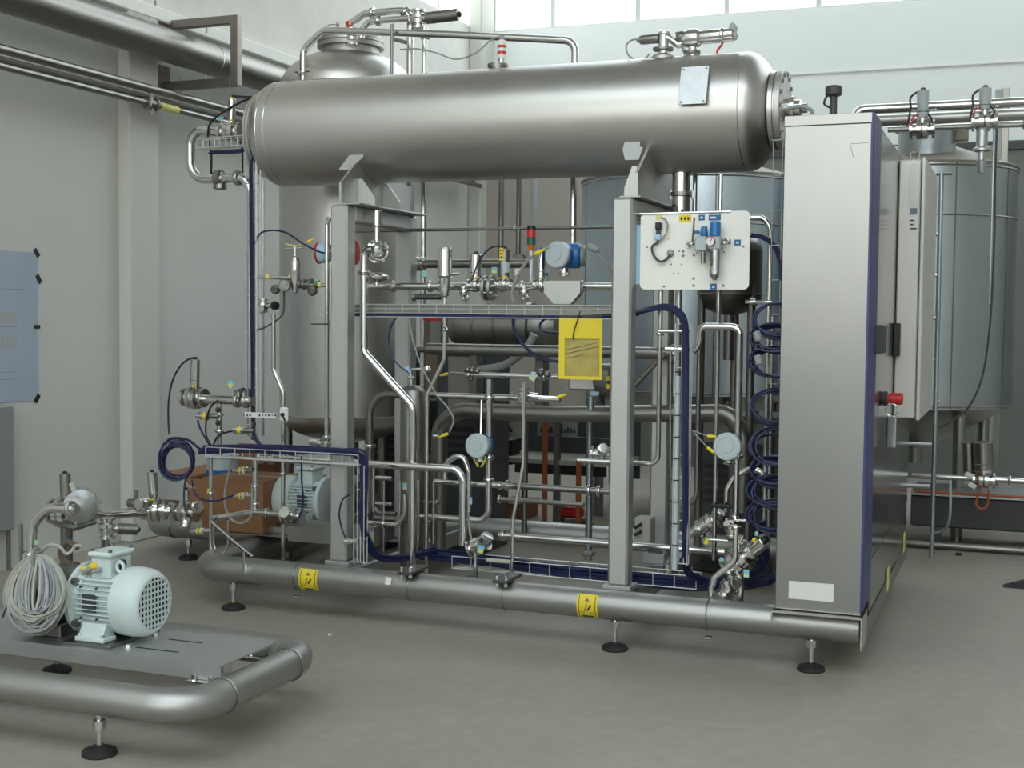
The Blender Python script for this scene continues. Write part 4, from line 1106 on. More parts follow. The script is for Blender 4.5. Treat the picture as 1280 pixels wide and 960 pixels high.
# ================================================================== left end of the skid
YL = 6.02
run('loop_pipe', 'bright steel pipe looping out beyond the vessel end then running down', [(285, 168), (248, 162), (238, 175), (238, 212), (250, 224), (306, 221), (314, 240), (315, 545)], YL, 12, clamps=((4, 0.45), (4, 0.85)), bend=0.075)
o = bpy.data.objects['loop_pipe']
MB().lathe([(0.03, -0.02), (0.046, -0.016), (0.046, 0.016), (0.03, 0.02)], PY(274, 223, YL), (1, 0, 0), 22).build('union_ring', 'dull_steel', o)
MB().lathe([(0.03, 0), (0.036, 0.01), (0.036, 0.03), (0.02, 0.036)], PY(275, 229, YL), (0, 0, -1), 18).build('union_cap', 'dull_steel', o)
valve('vessel_end_valve', 'valve with yellow-topped slim actuator at the left end of the vessel', PY(289, 165, YL), (1, 0, 0), 0.030, PY(290, 124, YL), 0.021, cap='yellow')
tagplate(bpy.data.objects['vessel_end_valve'], PY(276, 148, YL), 0.03, 0.03, 'tag_cyan', 'pale_yellow', 0.4)
cable('valve_cable', 'black cable arching from the vessel end actuator down past the loop pipe', [(290, 120), (302, 121), (315, 122), (300, 128), (275, 143), (262, 156), (260, 175), (264, 192), (264, 218)], YL-0.03, 3, 'black')
cable('valve_cable', 'second black cable dropping straight from the vessel end valve', [(300, 176), (303, 190), (303, 216)], YL-0.03, 2.5, 'black')
wire_tray('wire_tray', 'short wire tray poking out beyond the left end of the vessel', PY(250, 186, YL-0.08), PY(322, 181, YL-0.08), (0, 0, 1), 0.06, 0.05, 0.06)
A, B = PY(319, 183, YL-0.10), PY(319, 553, YL-0.10); B.x = A.x
wire_tray('wire_tray', 'tall vertical wire cable tray at the left end of the skid', A, B, (0, -1, 0), 0.06, 0.04, 0.095)
bundle('cable_bundle', 'navy cable bundle running down the tall vertical wire tray', [PY(262, 191, YL-0.09), PY(300, 189, YL-0.10), PY(313, 186, YL-0.10), PY(314, 215, YL-0.11), PY(314.5, 330, YL-0.11), PY(315, 430, YL-0.11), PY(315.5, 520, YL-0.12), PY(322, 552, 5.8), PY(345, 563, 5.63), PY(400, 565, 5.62)], 4, 0.006, 0.012, seed=3)
cable('panel_cable', 'navy cable bowing from the wire tray to the red-rimmed sensor', [(318, 305), (325, 292), (340, 288), (358, 291), (378, 304), (400, 315), (412, 316)], YL-0.12, 2.4, 'navy')
run('side_conduit', 'thin steel rod beside the tall vertical wire tray', [(329, 225), (329, 545)], YL, 2.6, 'polished_steel')
# gauge and reducing valve station
YG = 5.9
g = thing('reducing_valve', 'brass-free steel reducing valve with T-handle and round gauge by wire tray'.replace('brass-free ', ''), 'valve', PY(369, 368, YG))
k = mpp(PY(369, 340, YG))
MB().lathe([(0, 0), (3*k, 2*k), (4.5*k, 7*k), (5.5*k, 12*k), (6.5*k, 16*k), (6.5*k, 22*k), (7*k, 24*k), (6.5*k, 40*k), (5*k, 46*k), (2*k, 48*k), (1.2*k, 50*k), (1.2*k, 60*k)], PY(369, 368, YG), (0, 0, 1), 22).build('valve_body', 'polished_steel', g)
MB().tube([PY(357, 311, YG), PY(378, 310, YG)], 1.0*k, 8).build('t_handle', 'polished_steel', g)
MB().tube([PY(322, 346, YG), PY(369, 348, YG)], 2.4*k, 12).build('inlet_pipe', 'polished_steel', g)
MB().tube([PY(369, 355, YG), PY(409, 357, YG)], 2.6*k, 12).build('outlet_pipe', 'polished_steel', g)
for (px, r_) in ((375, 5), (381, 6.5), (389, 7), (396, 5)): MB().lathe([(r_*k, -2*k), (r_*k, 2*k)], PY(px, 355.5, YG), (1, 0, 0), 16).build('union_nut', 'dull_steel', g)
gg = MB().lathe([(7.2*k, 0), (7.6*k, 2*k), (7.6*k, 6*k), (6.8*k, 7*k)], PY(357, 357, YG-0.02), (0.25, -1, 0), 24).build('gauge_case', 'dull_steel', g)
MB().lathe([(6.6*k, 6.6*k), (6.6*k, 7.0*k)], PY(357, 357, YG-0.02), (0.25, -1, 0), 24).build('gauge_dial', 'white_plastic', gg)
MB().box(PY(357, 356.5, YG-0.05)+V(0.006, 0, 0), (0.0025, 0.001, 5*k), 0, Matrix.Rotation(0.7, 3, 'Y')).build('gauge_needle', 'ink', gg)
for (px, py, m_) in ((346, 361, 'dark_steel'), (392, 363, 'dark_steel')): MB().lathe([(5*k, 0), (6*k, 2*k), (6*k, 6*k), (4*k, 8*k)], PY(px, py, YG), (0.2, -1, -0.2), 16).build('bonnet_cap', m_, g)
for (px, py, m_) in ((335, 346, 'pale_yellow'), (364, 346, 'pale_yellow'), (400, 356, 'pale_yellow'), (396, 353, 'tag_green')): MB().lathe([(3.4*k, -2*k), (3.4*k, 2.5*k)], PY(px, py, YG), (1, 0, 0), 14).build('identification_ring', m_, g)
conn(g, PY(384, 303, YG), (1, 0, 0.45), 1.3)
MB().tube(curve([PY(357, 305, YG), PY(370, 307, YG), PY(381, 304, YG)]), 0.8*k, 6).build('plug_cable', 'pale_yellow', g)
MB().tube(curve([PY(355, 362, YG), PY(355, 385, YG), PY(352, 395, YG), PY(342, 403, YG), PY(330, 410, YG), PY(320, 414, YG), PY(317, 428, YG)]), 1.1*k, 7).build('impulse_hose', 'anthracite', g)
s = thing('red_rim_sensor', 'round pale blue sensor head with red rim behind the post', 'sensor', PY(402, 330, 6.0))
k = mpp(PY(402, 316, 6.0))
MB().lathe([(11*k, 0), (13*k, 1*k), (13*k, 8*k), (11*k, 14*k), (9*k, 16*k)], PY(399, 316, 6.0), (1, 0.1, 0), 28).build('sensor_housing', 'sky_blue', s)
MB().lathe([(13*k, -1.5*k), (14*k, -1*k), (14*k, 1*k), (13*k, 1.5*k)], PY(399, 316, 6.0), (1, 0.1, 0), 28).build('red_rim', 'red', s)
MB().lathe([(15*k, 0), (15*k, 4*k), (12*k, 5*k)], PY(441, 316, 6.05), (1, 0.1, 0), 24).build('rear_cover', 'red', s)
MB().cyl(PY(406, 313, 6.0), PY(441, 316, 6.05), 5*k, 14).build('sensor_stem', 'dull_steel', s)
v = valve('knob_valve', 'small steel valve with black ball knob on the wire tray', PY(329, 382, YG), (0, 0, 1), 0.016, PY(341, 382, YG), 0.012, plug=False, cap=None)
MB().lathe([(0.012, 0), (0.022, 0.006), (0.024, 0.018), (0.020, 0.032), (0, 0.036)], PY(341, 382, YG), (1, -0.3, 0), 18).build('black_knob', 'black', v)
MB().lathe([(0.02, 0), (0.028, 0.01), (0.02, 0.03)], PY(330, 386, YG), (0, -1, 0), 14).build('valve_front', 'polished_steel', v)
run('drain_pipe', 'kinked slim steel drain pipe below the black-knob valve', [(342, 392), (342, 462), (354, 490), (355.5, 520), (357, 700)], YG, 5.5, clamps=((3, 0.4),), bend=0.04)
run('impulse_tube', 'tapering grey tube between knob valve and drain pipe', [(334, 387), (339, 395), (342, 402)], YG, 3, 'cable_grey')
h = thing('handle_plate', 'square white switch plate with black lever on the drain pipe', 'switch', PY(355, 527, YG-0.04))
p = PY(355, 518, YG-0.035); k = mpp(p)
MB().box(p, (12*k, 0.02, 18*k), 0.008).build('plate', 'white_plastic', h)
MB().cyl(p+V(0, -0.01, 0), p+V(0, -0.022, 0), 2.4*k, 12).build('pivot', 'black', h)
MB().tube([p+V(0, -0.02, 0), p+V(5*k, -0.025, -7*k)], 1.2*k, 8).build('lever', 'black', h)
lb = MB().box(PY(325.5, 519, YG-0.04), (46*k, 0.003, 6.5*k)).build('name_strip', 'white_plastic', None, 'white printed name strip beside the square switch plate', 'label')
for i in range(11):
    if i in (3, 4): continue
    MB().box(PY(305+3.9*i, 519, YG-0.0432), (2.4*k if i % 3 else 1.2*k, 0.001, 2.6*k)).build('printed_mark', 'ink', lb)
run('post_pipe', 'slim vertical steel pipe hugging the left side of the grey post', [(412, 272), (409, 280), (409, 420), (409, 560)], 5.88, 6, clamps=((2, 0.9),))
wb = thing('wire_basket', 'small wire rack fixed to the pipe beside the grey post', 'rack', PY(400, 405, 5.86))
for py in (392, 398, 405): MB().tube([PY(389, py, 5.86), PY(410, py, 5.86), ], 0.0022 if py < 404 else 0.005, 6).build('rack_wire', 'galvanized' if py < 404 else 'dark_steel', wb)
for px in (390, 397, 404): MB().tube([PY(px, 392, 5.86), PY(px, 405, 5.86)], 0.0022, 6).build('rack_wire', 'galvanized', wb)
v = valve('corner_valve', 'bright steel valve where the post pipe meets the lower tray', PY(408, 555, 5.85), (0, 0, 1), 0.016, PY(388, 552, 5.85), 0.020, 'bright_steel', plug=False, cap=None)

# left valve tree
YV = 5.88
valve('tree_valve', 'tall cylinder valve at the far left of the upper valve tree', PY(243, 497, YV), (1, 0, 0), 0.030, PY(244, 449, YV), 0.026, 'polished_steel', body=1.15)
run('tree_pipe', 'short horizontal steel pipe of the left valve tree reaching the wire tray', [(254, 499), (274, 500), (316, 497)], YV, 11, clamps=((1, 0.55), (1, 0.8)), cat='pipe')
o = bpy.data.objects['tree_pipe']
for (px, r_) in ((296, 9), (303, 11), (309, 10)): MB().lathe([(r_*0.0037, -0.006), (r_*0.0037, 0.006)], PY(px, 494, YV), (1, 0, 0), 22).build('flange_ring', 'bright_steel', o)
run('tree_riser', 'vertical steel stub under the left valve tree with clamps', [(274, 502), (273, 548), (273, 572)], YV, 7, clamps=((0, 0.35), (0, 0.8)))
for i, (px, py, dx, lab) in enumerate(((262, 520, -1, 'short round sensor with yellow band pointing left from the tree riser'), (306, 538, -1, 'short round sensor with yellow band beside the wire tray foot'))):
    sn = thing('band_sensor', lab, 'sensor', PY(px-8, py+6, YV-0.03))
    p = PY(px, py, YV-0.03)
    MB().lathe([(0.016, 0), (0.022, 0.006), (0.022, 0.045), (0.018, 0.05), (0.018, 0.062), (0.010, 0.066), (0.010, 0.08)], p, (dx, -0.15, 0), 18).build('sensor_body', 'polished_steel', sn)
    MB().lathe([(0.0225, 0.018), (0.0225, 0.034)], p, (dx, -0.15, 0), 18).build('yellow_band', 'yellow', sn)
    MB().cyl(p, p+V(0.05, 0.01, 0), 0.014, 12).build('sensor_stub', 'dull_steel', sn)
    for dz in (-0.035, 0.035): MB().cyl(p+V(0.045, 0.0, dz), p+V(0.06, 0, dz), 0.014, 12).build('clamp_bolt', 'dark_steel', sn)
cable('tree_cable', 'black cable arching left from the tall cylinder valve to the navy coil', [(243, 447), (236, 449), (226, 457), (216, 475), (211, 500), (210.5, 525), (211.5, 543)], YV-0.05, 2.5, 'black')
cable('tree_cable', 'black cable curling under the left valve tree to the lower tray', [(273, 500), (264, 508), (258, 525), (258, 545), (266, 560)], YV-0.06, 2.5, 'black')
cable('tree_cable', 'navy cable from the upper band sensor to the lower tray', [(247, 525), (250, 535), (258, 550), (266, 562)], YV-0.08, 2.5, 'navy')
cable('tree_cable', 'black cable from the lower band sensor to the lower tray', [(290, 539), (281, 541), (272, 546), (267, 556), (266, 563)], YV-0.08, 2.5, 'black')
tg = thing('pipe_tag', 'small cyan and yellow tag above the left valve tree', 'tag', PY(288, 486, YV))
MB().prism([PY(284, 480, YV), PY(288, 473, YV), PY(292, 480, YV), PY(288, 487, YV)], (0, 0.003, 0)).build('tag_plate', 'tag_cyan', tg)
MB().prism([PY(284, 480, YV-.002), PY(292, 480, YV-.002), PY(288, 487, YV-.002)], (0, 0.002, 0)).build('tag_half', 'pale_yellow', tg)
coil('cable_coil', 'round navy cable coil hanging at the left end of the lower tray', PY(221, 577, 5.62), (0.35, -1, 0), 0.078, 0.094, 9, 0.0055, seed=5, spread=1.6)
cable('coil_tail', 'navy cable leading from the round coil into the lower tray', [(204, 556), (215, 548), (235, 550), (252, 562), (275, 565), (300, 563)], 5.62, 3.4, 'navy')
# lower tray in front of the post, then down, then along the base
A, B = PY(262, 570, 5.60), PY(452, 574, 5.60); B.z = A.z-0.0
wire_tray('wire_tray', 'horizontal wire tray crossing in front of the left grey post', A, B, (0, 0, 1), 0.07, 0.05, 0.085)
bundle('cable_bundle', 'navy cables lying in the tray that crosses the left grey post', [PY(250, 564, 5.61), PY(300, 563, 5.61), PY(360, 564, 5.60), PY(420, 566, 5.60), PY(445, 569, 5.60), PY(453, 582, 5.60), PY(453, 640, 5.60), PY(455, 672, 5.62), PY(470, 696, 5.70), PY(500, 699, 5.80), PY(540, 690, 5.95)], 9, 0.0065, 0.022, seed=8)
A, B = PY(453, 582, 5.615), PY(453, 703, 5.615); B.x = A.x
wire_tray('wire_tray', 'short vertical wire tray dropping beside the left grey post', A, B, (0, -1, 0), 0.055, 0.035, 0.105)
A, B = PY(570, 708, 5.90), PY(873, 733, 5.90); B.z = A.z
wire_tray('wire_tray', 'long low wire tray running along the skid base', A, B, (0, 0, 1), 0.10, 0.06, 0.095)
bundle('cable_bundle', 'navy cables filling the low tray along the skid base', [PY(530, 690, 6.0), PY(575, 695, 5.92), PY(620, 700, 5.90), PY(700, 711, 5.90), PY(780, 719, 5.90), PY(850, 727, 5.90), PY(930, 727, 5.9), PY(968, 722, 5.85)], 14, 0.008, 0.035, seed=9)

# ================================================================== upper middle: pump, instrument line
YI = 6.02
# pump / valve under the left top beam
pv = thing('angle_valve', 'round-bodied steel angle valve hanging beneath the left top beam', 'valve', PY(471, 335, 5.9))
k = mpp(PY(471, 310, 5.9))
def vp(px, py, d=0): return PY(px, py, 5.9+d)
MB().lathe([(4*k, 0), (4*k, 20*k), (6*k, 22*k), (6*k, 40*k), (4*k, 42*k)], vp(471, 304), (0, 0, 1), 18).build('bonnet', 'polished_steel', pv)
MB().lathe([(6*k, 0), (6*k, 9*k)], vp(471, 272), (0, 0, 1), 6).build('bonnet_nut', 'white_plastic', pv)
MB().lathe([(4.3*k, 0), (4.3*k, 5*k)], vp(471, 284), (0, 0, 1), 14).build('red_band', 'red', pv)
MB().lathe([(6*k, -8*k), (13*k, -7*k), (15*k, -4*k), (15*k, 0), (11*k, 3*k), (6*k, 5*k), (0, 6*k)], vp(472, 314), (0.7, -0.7, 0), 28).build('valve_body', 'polished_steel', pv)
MB().ring(vp(474, 314, -0.03), (0.7, -0.7, 0), 11*k, 1.6*k, 28, 8).build('body_clamp', 'bright_steel', pv)
for i in range(4):
    a = math.pi/2*i+0.6
    MB().cyl(vp(472+15*math.cos(a)*0.8, 314-15*math.sin(a), -0.01), vp(472+15*math.cos(a)*0.8, 314-15*math.sin(a), -0.05), 1.8*k, 8).build('body_bolt', 'dull_steel', pv)
pvb = thing('diaphragm_valve', 'flat disc diaphragm valve under the round angle valve', 'valve', PY(471, 357, 5.9))
MB().lathe([(3*k, 0), (3*k, 4*k), (8*k, 6*k), (15*k, 8*k), (16*k, 10*k), (16*k, 12*k), (12*k, 15*k), (4*k, 17*k)], vp(471, 357), (0, 0, 1), 26).build('disc', 'polished_steel', pvb)
run('kinked_pipe', 'steel pipe dropping from the angle valve and slanting down to the base', [(466, 312), (455, 316), (450, 330), (449, 440), (516, 508), (515, 560), (514, 722)], 5.84, 10.5, bend=0.05, clamps=((2, 0.1),))
run('instrument_line', 'horizontal polished pipe carrying the row of instruments under the vessel', [(452, 358), (560, 357), (640, 356), (770, 355)], YI, 9, clamps=((0, 0.38), (0, 0.80), (0, 0.92), (1, 0.45), (1, 0.85), (2, 0.10), (2, 0.30), (2, 0.68)))
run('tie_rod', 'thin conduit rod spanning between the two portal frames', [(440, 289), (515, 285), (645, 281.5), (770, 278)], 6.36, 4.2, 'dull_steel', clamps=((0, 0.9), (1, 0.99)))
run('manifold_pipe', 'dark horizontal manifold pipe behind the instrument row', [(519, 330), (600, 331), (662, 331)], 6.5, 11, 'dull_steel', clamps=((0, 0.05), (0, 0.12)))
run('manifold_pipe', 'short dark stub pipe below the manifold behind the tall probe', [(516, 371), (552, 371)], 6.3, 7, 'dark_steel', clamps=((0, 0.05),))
# tall probe with thin pipe
pb = thing('tall_probe', 'large bright cylindrical vent valve rising above the instrument line', 'valve', PY(556, 372, 5.92))
k = mpp(PY(556, 340, 5.92))
MB().lathe([(2*k, 0), (5*k, 2*k), (7*k, 10*k), (7.5*k, 24*k), (9.5*k, 27*k), (9.5*k, 30*k), (8.5*k, 33*k), (9*k, 58*k), (8*k, 62*k), (0, 62*k)], PY(556, 372, 5.92), (0, 0, 1), 26).build('valve_cylinder', 'bright_steel', pb)
MB().cyl(PY(566, 343, 5.92), PY(574, 342, 5.92), 1.5*k, 8).build('side_port', 'polished_steel', pb)
MB().tube(path([(556, 372), (556, 449), (534, 494), (533.5, 560), (533, 716)], 5.92), 2.6*k, 12, bend=0.03).build('drop_tube', 'polished_steel', pb)
MB().lathe([(3*k, -3*k), (4.2*k, 0), (3*k, 3*k)], PY(556, 412, 5.92), (0, 0, 1), 12).build('tube_joint', 'bright_steel', pb)
valve('row_actuator', 'plain bright actuator cylinder second in the instrument row', PY(594, 357, YI), (1, 0, 0), 0.018, PY(595, 318, YI), 0.030, 'polished_steel')
v = valve('row_actuator', 'actuator with yellow printed label third in the instrument row', PY(630, 356, YI), (1, 0, 0), 0.018, PY(631, 311, YI), 0.026, 'dull_steel')
p = PY(627, 316, YI-0.027); k = mpp(p)
MB().box(p+V(0, -0.002, -0.006), (5*k, 0.002, 16*k)).build('yellow_label', 'yellow', v)
for i in range(3): MB().box(p+V(0, -0.0034, 0.012-0.017*i), (3.5*k, 0.001, 2*k)).build('label_mark', 'ink', v)
MB().lathe([(6.8*k, 0), (6.8*k, 13*k)], PY(631, 341, YI), (0, 0, 1), 20).build('base_sleeve', 'pale_grey', v)
cable('row_cable', 'navy cable bowing between the labelled and plain actuators', [(630, 309), (618, 308), (608, 314), (600, 325), (595, 335), (590, 350)], YI-0.03, 2.2, 'navy')
v = valve('row_actuator', 'slim dark actuator fourth in the row before the blue transmitter', PY(676, 356, YI), (1, 0, 0), 0.016, PY(677, 312, YI), 0.020, 'polished_steel')
tl = thing('stack_light', 'small red green and orange stack light behind the instrument row', 'stack light', PY(664, 350, 6.2))
k = mpp(PY(664, 300, 6.2))
z0_ = PY(664, 313, 6.2)
MB().cyl(PY(664, 352, 6.2), z0_, 2.2*k, 10).build('stem', 'white_plastic', tl)
MB().lathe([(3*k, 0), (5*k, 7*k)], z0_-V(0, 0, 0), (0, 0, 1), 18).build('orange_lens', 'orange', tl)
MB().lathe([(5.4*k, 7*k), (5.4*k, 16*k)], z0_, (0, 0, 1), 18).build('green_lens', 'dark_green', tl)
MB().lathe([(5.4*k, 16.4*k), (5.4*k, 26*k)], z0_, (0, 0, 1), 18).build('red_lens', 'red', tl)
MB().lathe([(5.4*k, 26.4*k), (5.4*k, 30*k), (4*k, 31*k)], z0_, (0, 0, 1), 18).build('cap', 'black', tl)
cable('flow_hose', 'thick grey hose curving up to the blue transmitter with yellow plug', [(641, 378), (640, 366), (645, 350), (656, 330), (668, 318), (680, 311), (690, 309)], YI-0.08, 4, 'cable_grey', 'hose')
conn(bpy.data.objects['flow_hose'], PY(668, 318, YI-0.085), (1, 0, 0.45), 1.8)
for (px, py, m1, m2) in ((618, 338, 'tag_cyan', 'pale_yellow'), (531, 342, 'tag_green', 'tag_cyan'), (683, 341, 'sky_blue', 'cable_blue_grey'), (647, 340, 'white_plastic', 'white_plastic')):
    t = thing('line_tag', {618: 'small cyan and yellow tag under the plain actuator in the instrument row', 531: 'small green tag left of the tall vent valve', 683: 'pale blue tag below the slim dark actuator', 647: 'white tag between the labelled actuator and stack light'}[px], 'tag', PY(px, py+5, YI+0.06))
    tagplate(t, PY(px, py, YI+0.06), 0.03, 0.034, m1, m2)
fb = thing('flange_pair', 'pair of flat steel flange plates on the instrument line after the plain actuator', 'flange', PY(612, 378, YI))
for px in (608, 615): MB().lathe([(0.062, -0.007), (0.062, 0.007)], PY(px, 360, YI), (1, 0, 0), 28).build('flange_plate', 'blasted_steel', fb)
for a_ in (0.6, 2.2, 3.7, 5.3):
    q_ = PY(608, 360, YI)+V(0, 0.048*math.cos(a_), 0.048*math.sin(a_)); MB().cyl(q_-V(0.02, 0, 0), q_+V(0.05, 0, 0), 0.006, 8).build('stud_bolt', 'polished_steel', fb)
for i, (px, lab) in enumerate(((580, 'short drain cock hanging below the instrument line near the tall vent valve'), (655, 'short drain cock hanging below the instrument line under the stack light'))):
    dc = valve('drain_cock', lab, PY(px, 366, YI), (0, 0, 1), 0.014, PY(px+4, 374, YI-0.05), 0.012, 'bright_steel', plug=False, cap=None)
    MB().cyl(PY(px, 357, YI), PY(px, 378, YI), 0.008, 10).build('cock_stem', 'dull_steel', dc)
# blue transmitter
t, p, R, ax = transmitter('flow_transmitter', 'blue flow transmitter with grey round cover above the trapezoid plate', 699, 319, 5.95, 34, 'cover_grey', 'blue', 14, 0.10, 0.03)
MB().lathe([(0.05, -0.045), (0.062, -0.035), (0.062, 0.035), (0.05, 0.045)], p-ax*0.08+V(0.02, 0, 0.005), (1, 0.2, 0.0), 28).build('rear_housing', 'blue', t)
MB().lathe([(0.05, 0), (0.055, 0.01), (0.045, 0.02)], p-ax*0.08+V(0.065, 0.01, 0.005), (1, 0.2, 0), 24).build('rear_cap', 'cable_grey', t)
MB().lathe([(0.012, 0), (0.016, 0.01), (0.016, 0.05), (0.010, 0.06)], PY(735, 307, 5.97), (1, 0, -0.5), 12).build('cable_gland', 'cable_grey', t)
MB().tube(curve([PY(745, 315, 5.97), PY(752, 323, 5.97), PY(762, 336, 5.98), PY(768, 350, 6.0)]), 0.006, 7).build('outgoing_cable', 'cable_grey', t)
MB().prism([PY(680, 351, 5.93), PY(725, 351, 5.93), PY(725, 366, 5.93), PY(713, 380, 5.93), PY(692, 380, 5.93), PY(680, 366, 5.93)], (0, 0.05, 0)).build('sensor_plate', 'post_steel', t, smooth=False)
# middle tray
YM = 5.87
A, B = PY(441, 388, YM), PY(772, 390, YM); B.z = A.z
wire_tray('wire_tray', 'wire tray with flat back strip spanning the posts under the instruments', A+V(0, 0, 0), B, (0, -1, 0), 0.062, 0.03, 0.088, backing='dull_steel')
bundle('cable_bundle', 'thin navy cables along the middle wire tray between posts', [A+V(0, -0.02, -0.022), A+(B-A)*0.3+V(0, -0.02, -0.02), A+(B-A)*0.6+V(0, -0.02, -0.024), A+(B-A)*0.85+V(0, -0.02, -0.02), PY(800, 392, 5.85)], 3, 0.006, 0.008, seed=4)
# yellow pouch
mat('pouch_paper', (0.62, 0.54, 0.20), 0, 0.5, var=0.3, scale=14)
yp = thing('yellow_pouch', 'bright yellow document pouch with clear window hanging from the middle tray', 'pouch', PY(725, 477, 5.80))
a, b = PY(699, 398, 5.80), PY(752, 475, 5.80)
fr_ = MB()
wa, wb_ = PY(706, 423, 5.80), PY(749, 471, 5.80)
fr_.span((a.x, 5.80, wa.z), (b.x, 5.806, a.z)); fr_.span((a.x, 5.80, b.z), (b.x, 5.806, wb_.z)); fr_.span((a.x, 5.80, wb_.z), (wa.x, 5.806, wa.z)); fr_.span((wb_.x, 5.80, wb_.z), (b.x, 5.806, wa.z))
fr_.build('yellow_frame', 'yellow', yp, smooth=False)
MB().span((wa.x, 5.803, wb_.z), (wb_.x, 5.8045, wa.z)).build('clear_window', 'clear_film', yp)
MB().span((wa.x, 5.8062, wb_.z), (wb_.x, 5.809, wa.z)).build('paper_inside', 'pouch_paper', yp)
for (u0, v0, u1, v1) in ((708, 437, 748, 428), (708, 442, 748, 433), (709, 448, 730, 443)): MB().tube([PY(u0, v0, 5.8045), PY(u1, v1, 5.8045)], 0.0018, 5).build('print_line', 'brown_paint', yp)
MB().span((a.x, 5.798, a.z), (b.x, 5.804, a.z+0.02)).build('header_strip', 'clear_film', yp)
MB().tube(curve([PY(725, 389, 5.79), PY(722, 400, 5.79), PY(718, 412, 5.79), PY(716, 424, 5.795)]), 0.003, 6).build('hanging_cord', 'black', yp)
# hanging cables off the tray
cable('tray_loop', 'navy cable loop drooping left of the slanted pipe below the tray', [(500, 392), (490, 405), (486, 425), (490, 445), (500, 458), (510, 465)], 5.86, 2.4, 'navy')
cable('tray_loop', 'navy cable sweeping from the tray down behind the yellow pouch', [(641, 395), (643, 412), (655, 432), (672, 446), (690, 451), (705, 452)], 5.88, 4, 'navy')
cable('tray_loop', 'dark navy cable arc beside the yellow pouch under the tray', [(700, 396), (684, 397), (675, 406), (680, 414), (700, 416)], 5.9, 3.2, 'navy')
cable('tray_loop', 'grey cable running from tray down to the small vessel top', [(511, 396), (513, 410), (518, 432), (526, 456), (538, 480), (546, 494), (560, 510), (567, 525), (562, 540)], 5.86, 2.2, 'cable_grey')
conn(bpy.data.objects['tray_loop.003'], PY(560, 542, 5.86), (-1, 0, -0.4), 1.5)
MB().lathe([(0.01, 0), (0.01, 0.03)], PY(549, 545, 5.86), (-1, 0, 0), 10).build('plug_end', 'polished_steel', bpy.data.objects['tray_loop.003'])
# rear verticals above
run('rear_riser', 'slim vertical pipe under the vessel left of the stack light', [(627, 205), (627, 345)], 7.3, 7, 'dull_steel')
run('rear_riser', 'short vertical pipe ending at a flat cap above the manifold', [(649, 205), (648, 318)], 7.0, 6.5, 'dull_steel')
MB().span(PY(644, 324, 7.02), PY(655, 317, 6.98), 0.004).build('end_cap', 'dull_steel', bpy.data.objects['rear_riser.001'])
o = MB().span(PY(661, 345, 7.4), PY(672, 200, 7.46)); o.build('square_column', 'galvanized', None, 'square galvanized column standing behind the stack light', 'column')

# ================================================================== lower left: box, motor, pipes
YB2 = 6.62
a, b = PY(247, 577, 6.62), PY(306, 672, 6.62)
cb = thing('cardboard_box', 'open brown cardboard box standing on the rear skid frame', 'box', (-4.45, 6.9, 0.29))
bx0, bx1, by0, by1, bz0, bz1 = -4.72, -4.27, 6.64, 7.14, 0.289, PY(290, 602, 6.64).z
th = 0.008
MB().span((bx0, by0, bz0), (bx1, by0+th, bz1)).build('front_side', 'cardboard', cb); MB().span((bx0, by1-th, bz0), (bx1, by1, bz1)).build('back_side', 'cardboard', cb)
MB().span((bx0, by0+th, bz0), (bx0+th, by1-th, bz1)).build('end_side', 'cardboard', cb); MB().span((bx1-th, by0+th, bz0), (bx1, by1-th, bz1)).build('end_side', 'cardboard', cb)
MB().span((bx0+th, by0+th, bz0), (bx1-th, by1-th, bz0+th)).build('bottom', 'cardboard', cb)
MB().prism([(bx0, by1, bz1), (bx1, by1, bz1), (bx1, by1+0.06, bz1+0.17), (bx0, by1+0.06, bz1+0.17)], (0, 0.006, 0)).build('flap', 'cardboard', cb)
MB().prism([(bx0, by0, bz1), (bx0, by1, bz1), (bx0-0.16, by1, bz1+0.03), (bx0-0.16, by0, bz1+0.03)], (0, 0, 0.006)).build('flap', 'cardboard', cb)
MB().prism([(bx1, by0, bz1), (bx1, by1, bz1), (bx1+0.02, by1, bz1+0.16), (bx1+0.02, by0, bz1+0.16)], (0.006, 0, 0)).build('flap', 'cardboard', cb)
# lower box in front
c2 = thing('cardboard_box', 'closed brown cardboard box on the main skid base below the valve tree', 'box', (-4.06, 6.33, 0.285))
q0, q1 = PY(235, 668, 6.30), PY(303, 598, 6.30)
MB().span((-4.26, 6.14, 0.285), (-3.86, 6.53, PY(303, 600, 6.14).z), 0.003).build('carton', 'cardboard', c2)
zt5 = PY(303, 600, 6.14).z
MB().span((-4.26, 6.325, zt5), (-3.86, 6.345, zt5+0.001)).build('closing_tape', 'cable_beige', c2)
MB().span((-4.27, 6.12, 0.279), (-3.15, 6.9, 0.2845)).build('deck_plate', 'dull_steel', skid)
MB().span((-3.62, 6.0, 0.285), (-3.10, 6.06, 0.40), 0.004).build('pump_channel', 'blasted_steel', skid)
bk = thing('bucket', 'white plastic bucket with blue band standing inside the cardboard box', 'bucket', PY(278, 600, 6.9))
p = PY(278, 598, 6.9)
MB().lathe([(0.085, -0.08), (0.098, 0.13), (0.104, 0.135), (0.104, 0.15), (0.09, 0.15)], p, (0, 0, 1), 28).build('bucket_body', 'cover_grey', bk)
MB().lathe([(0.0995, 0.01), (0.1005, 0.06)], p, (0, 0, 1), 28).build('blue_band', 'blue', bk)
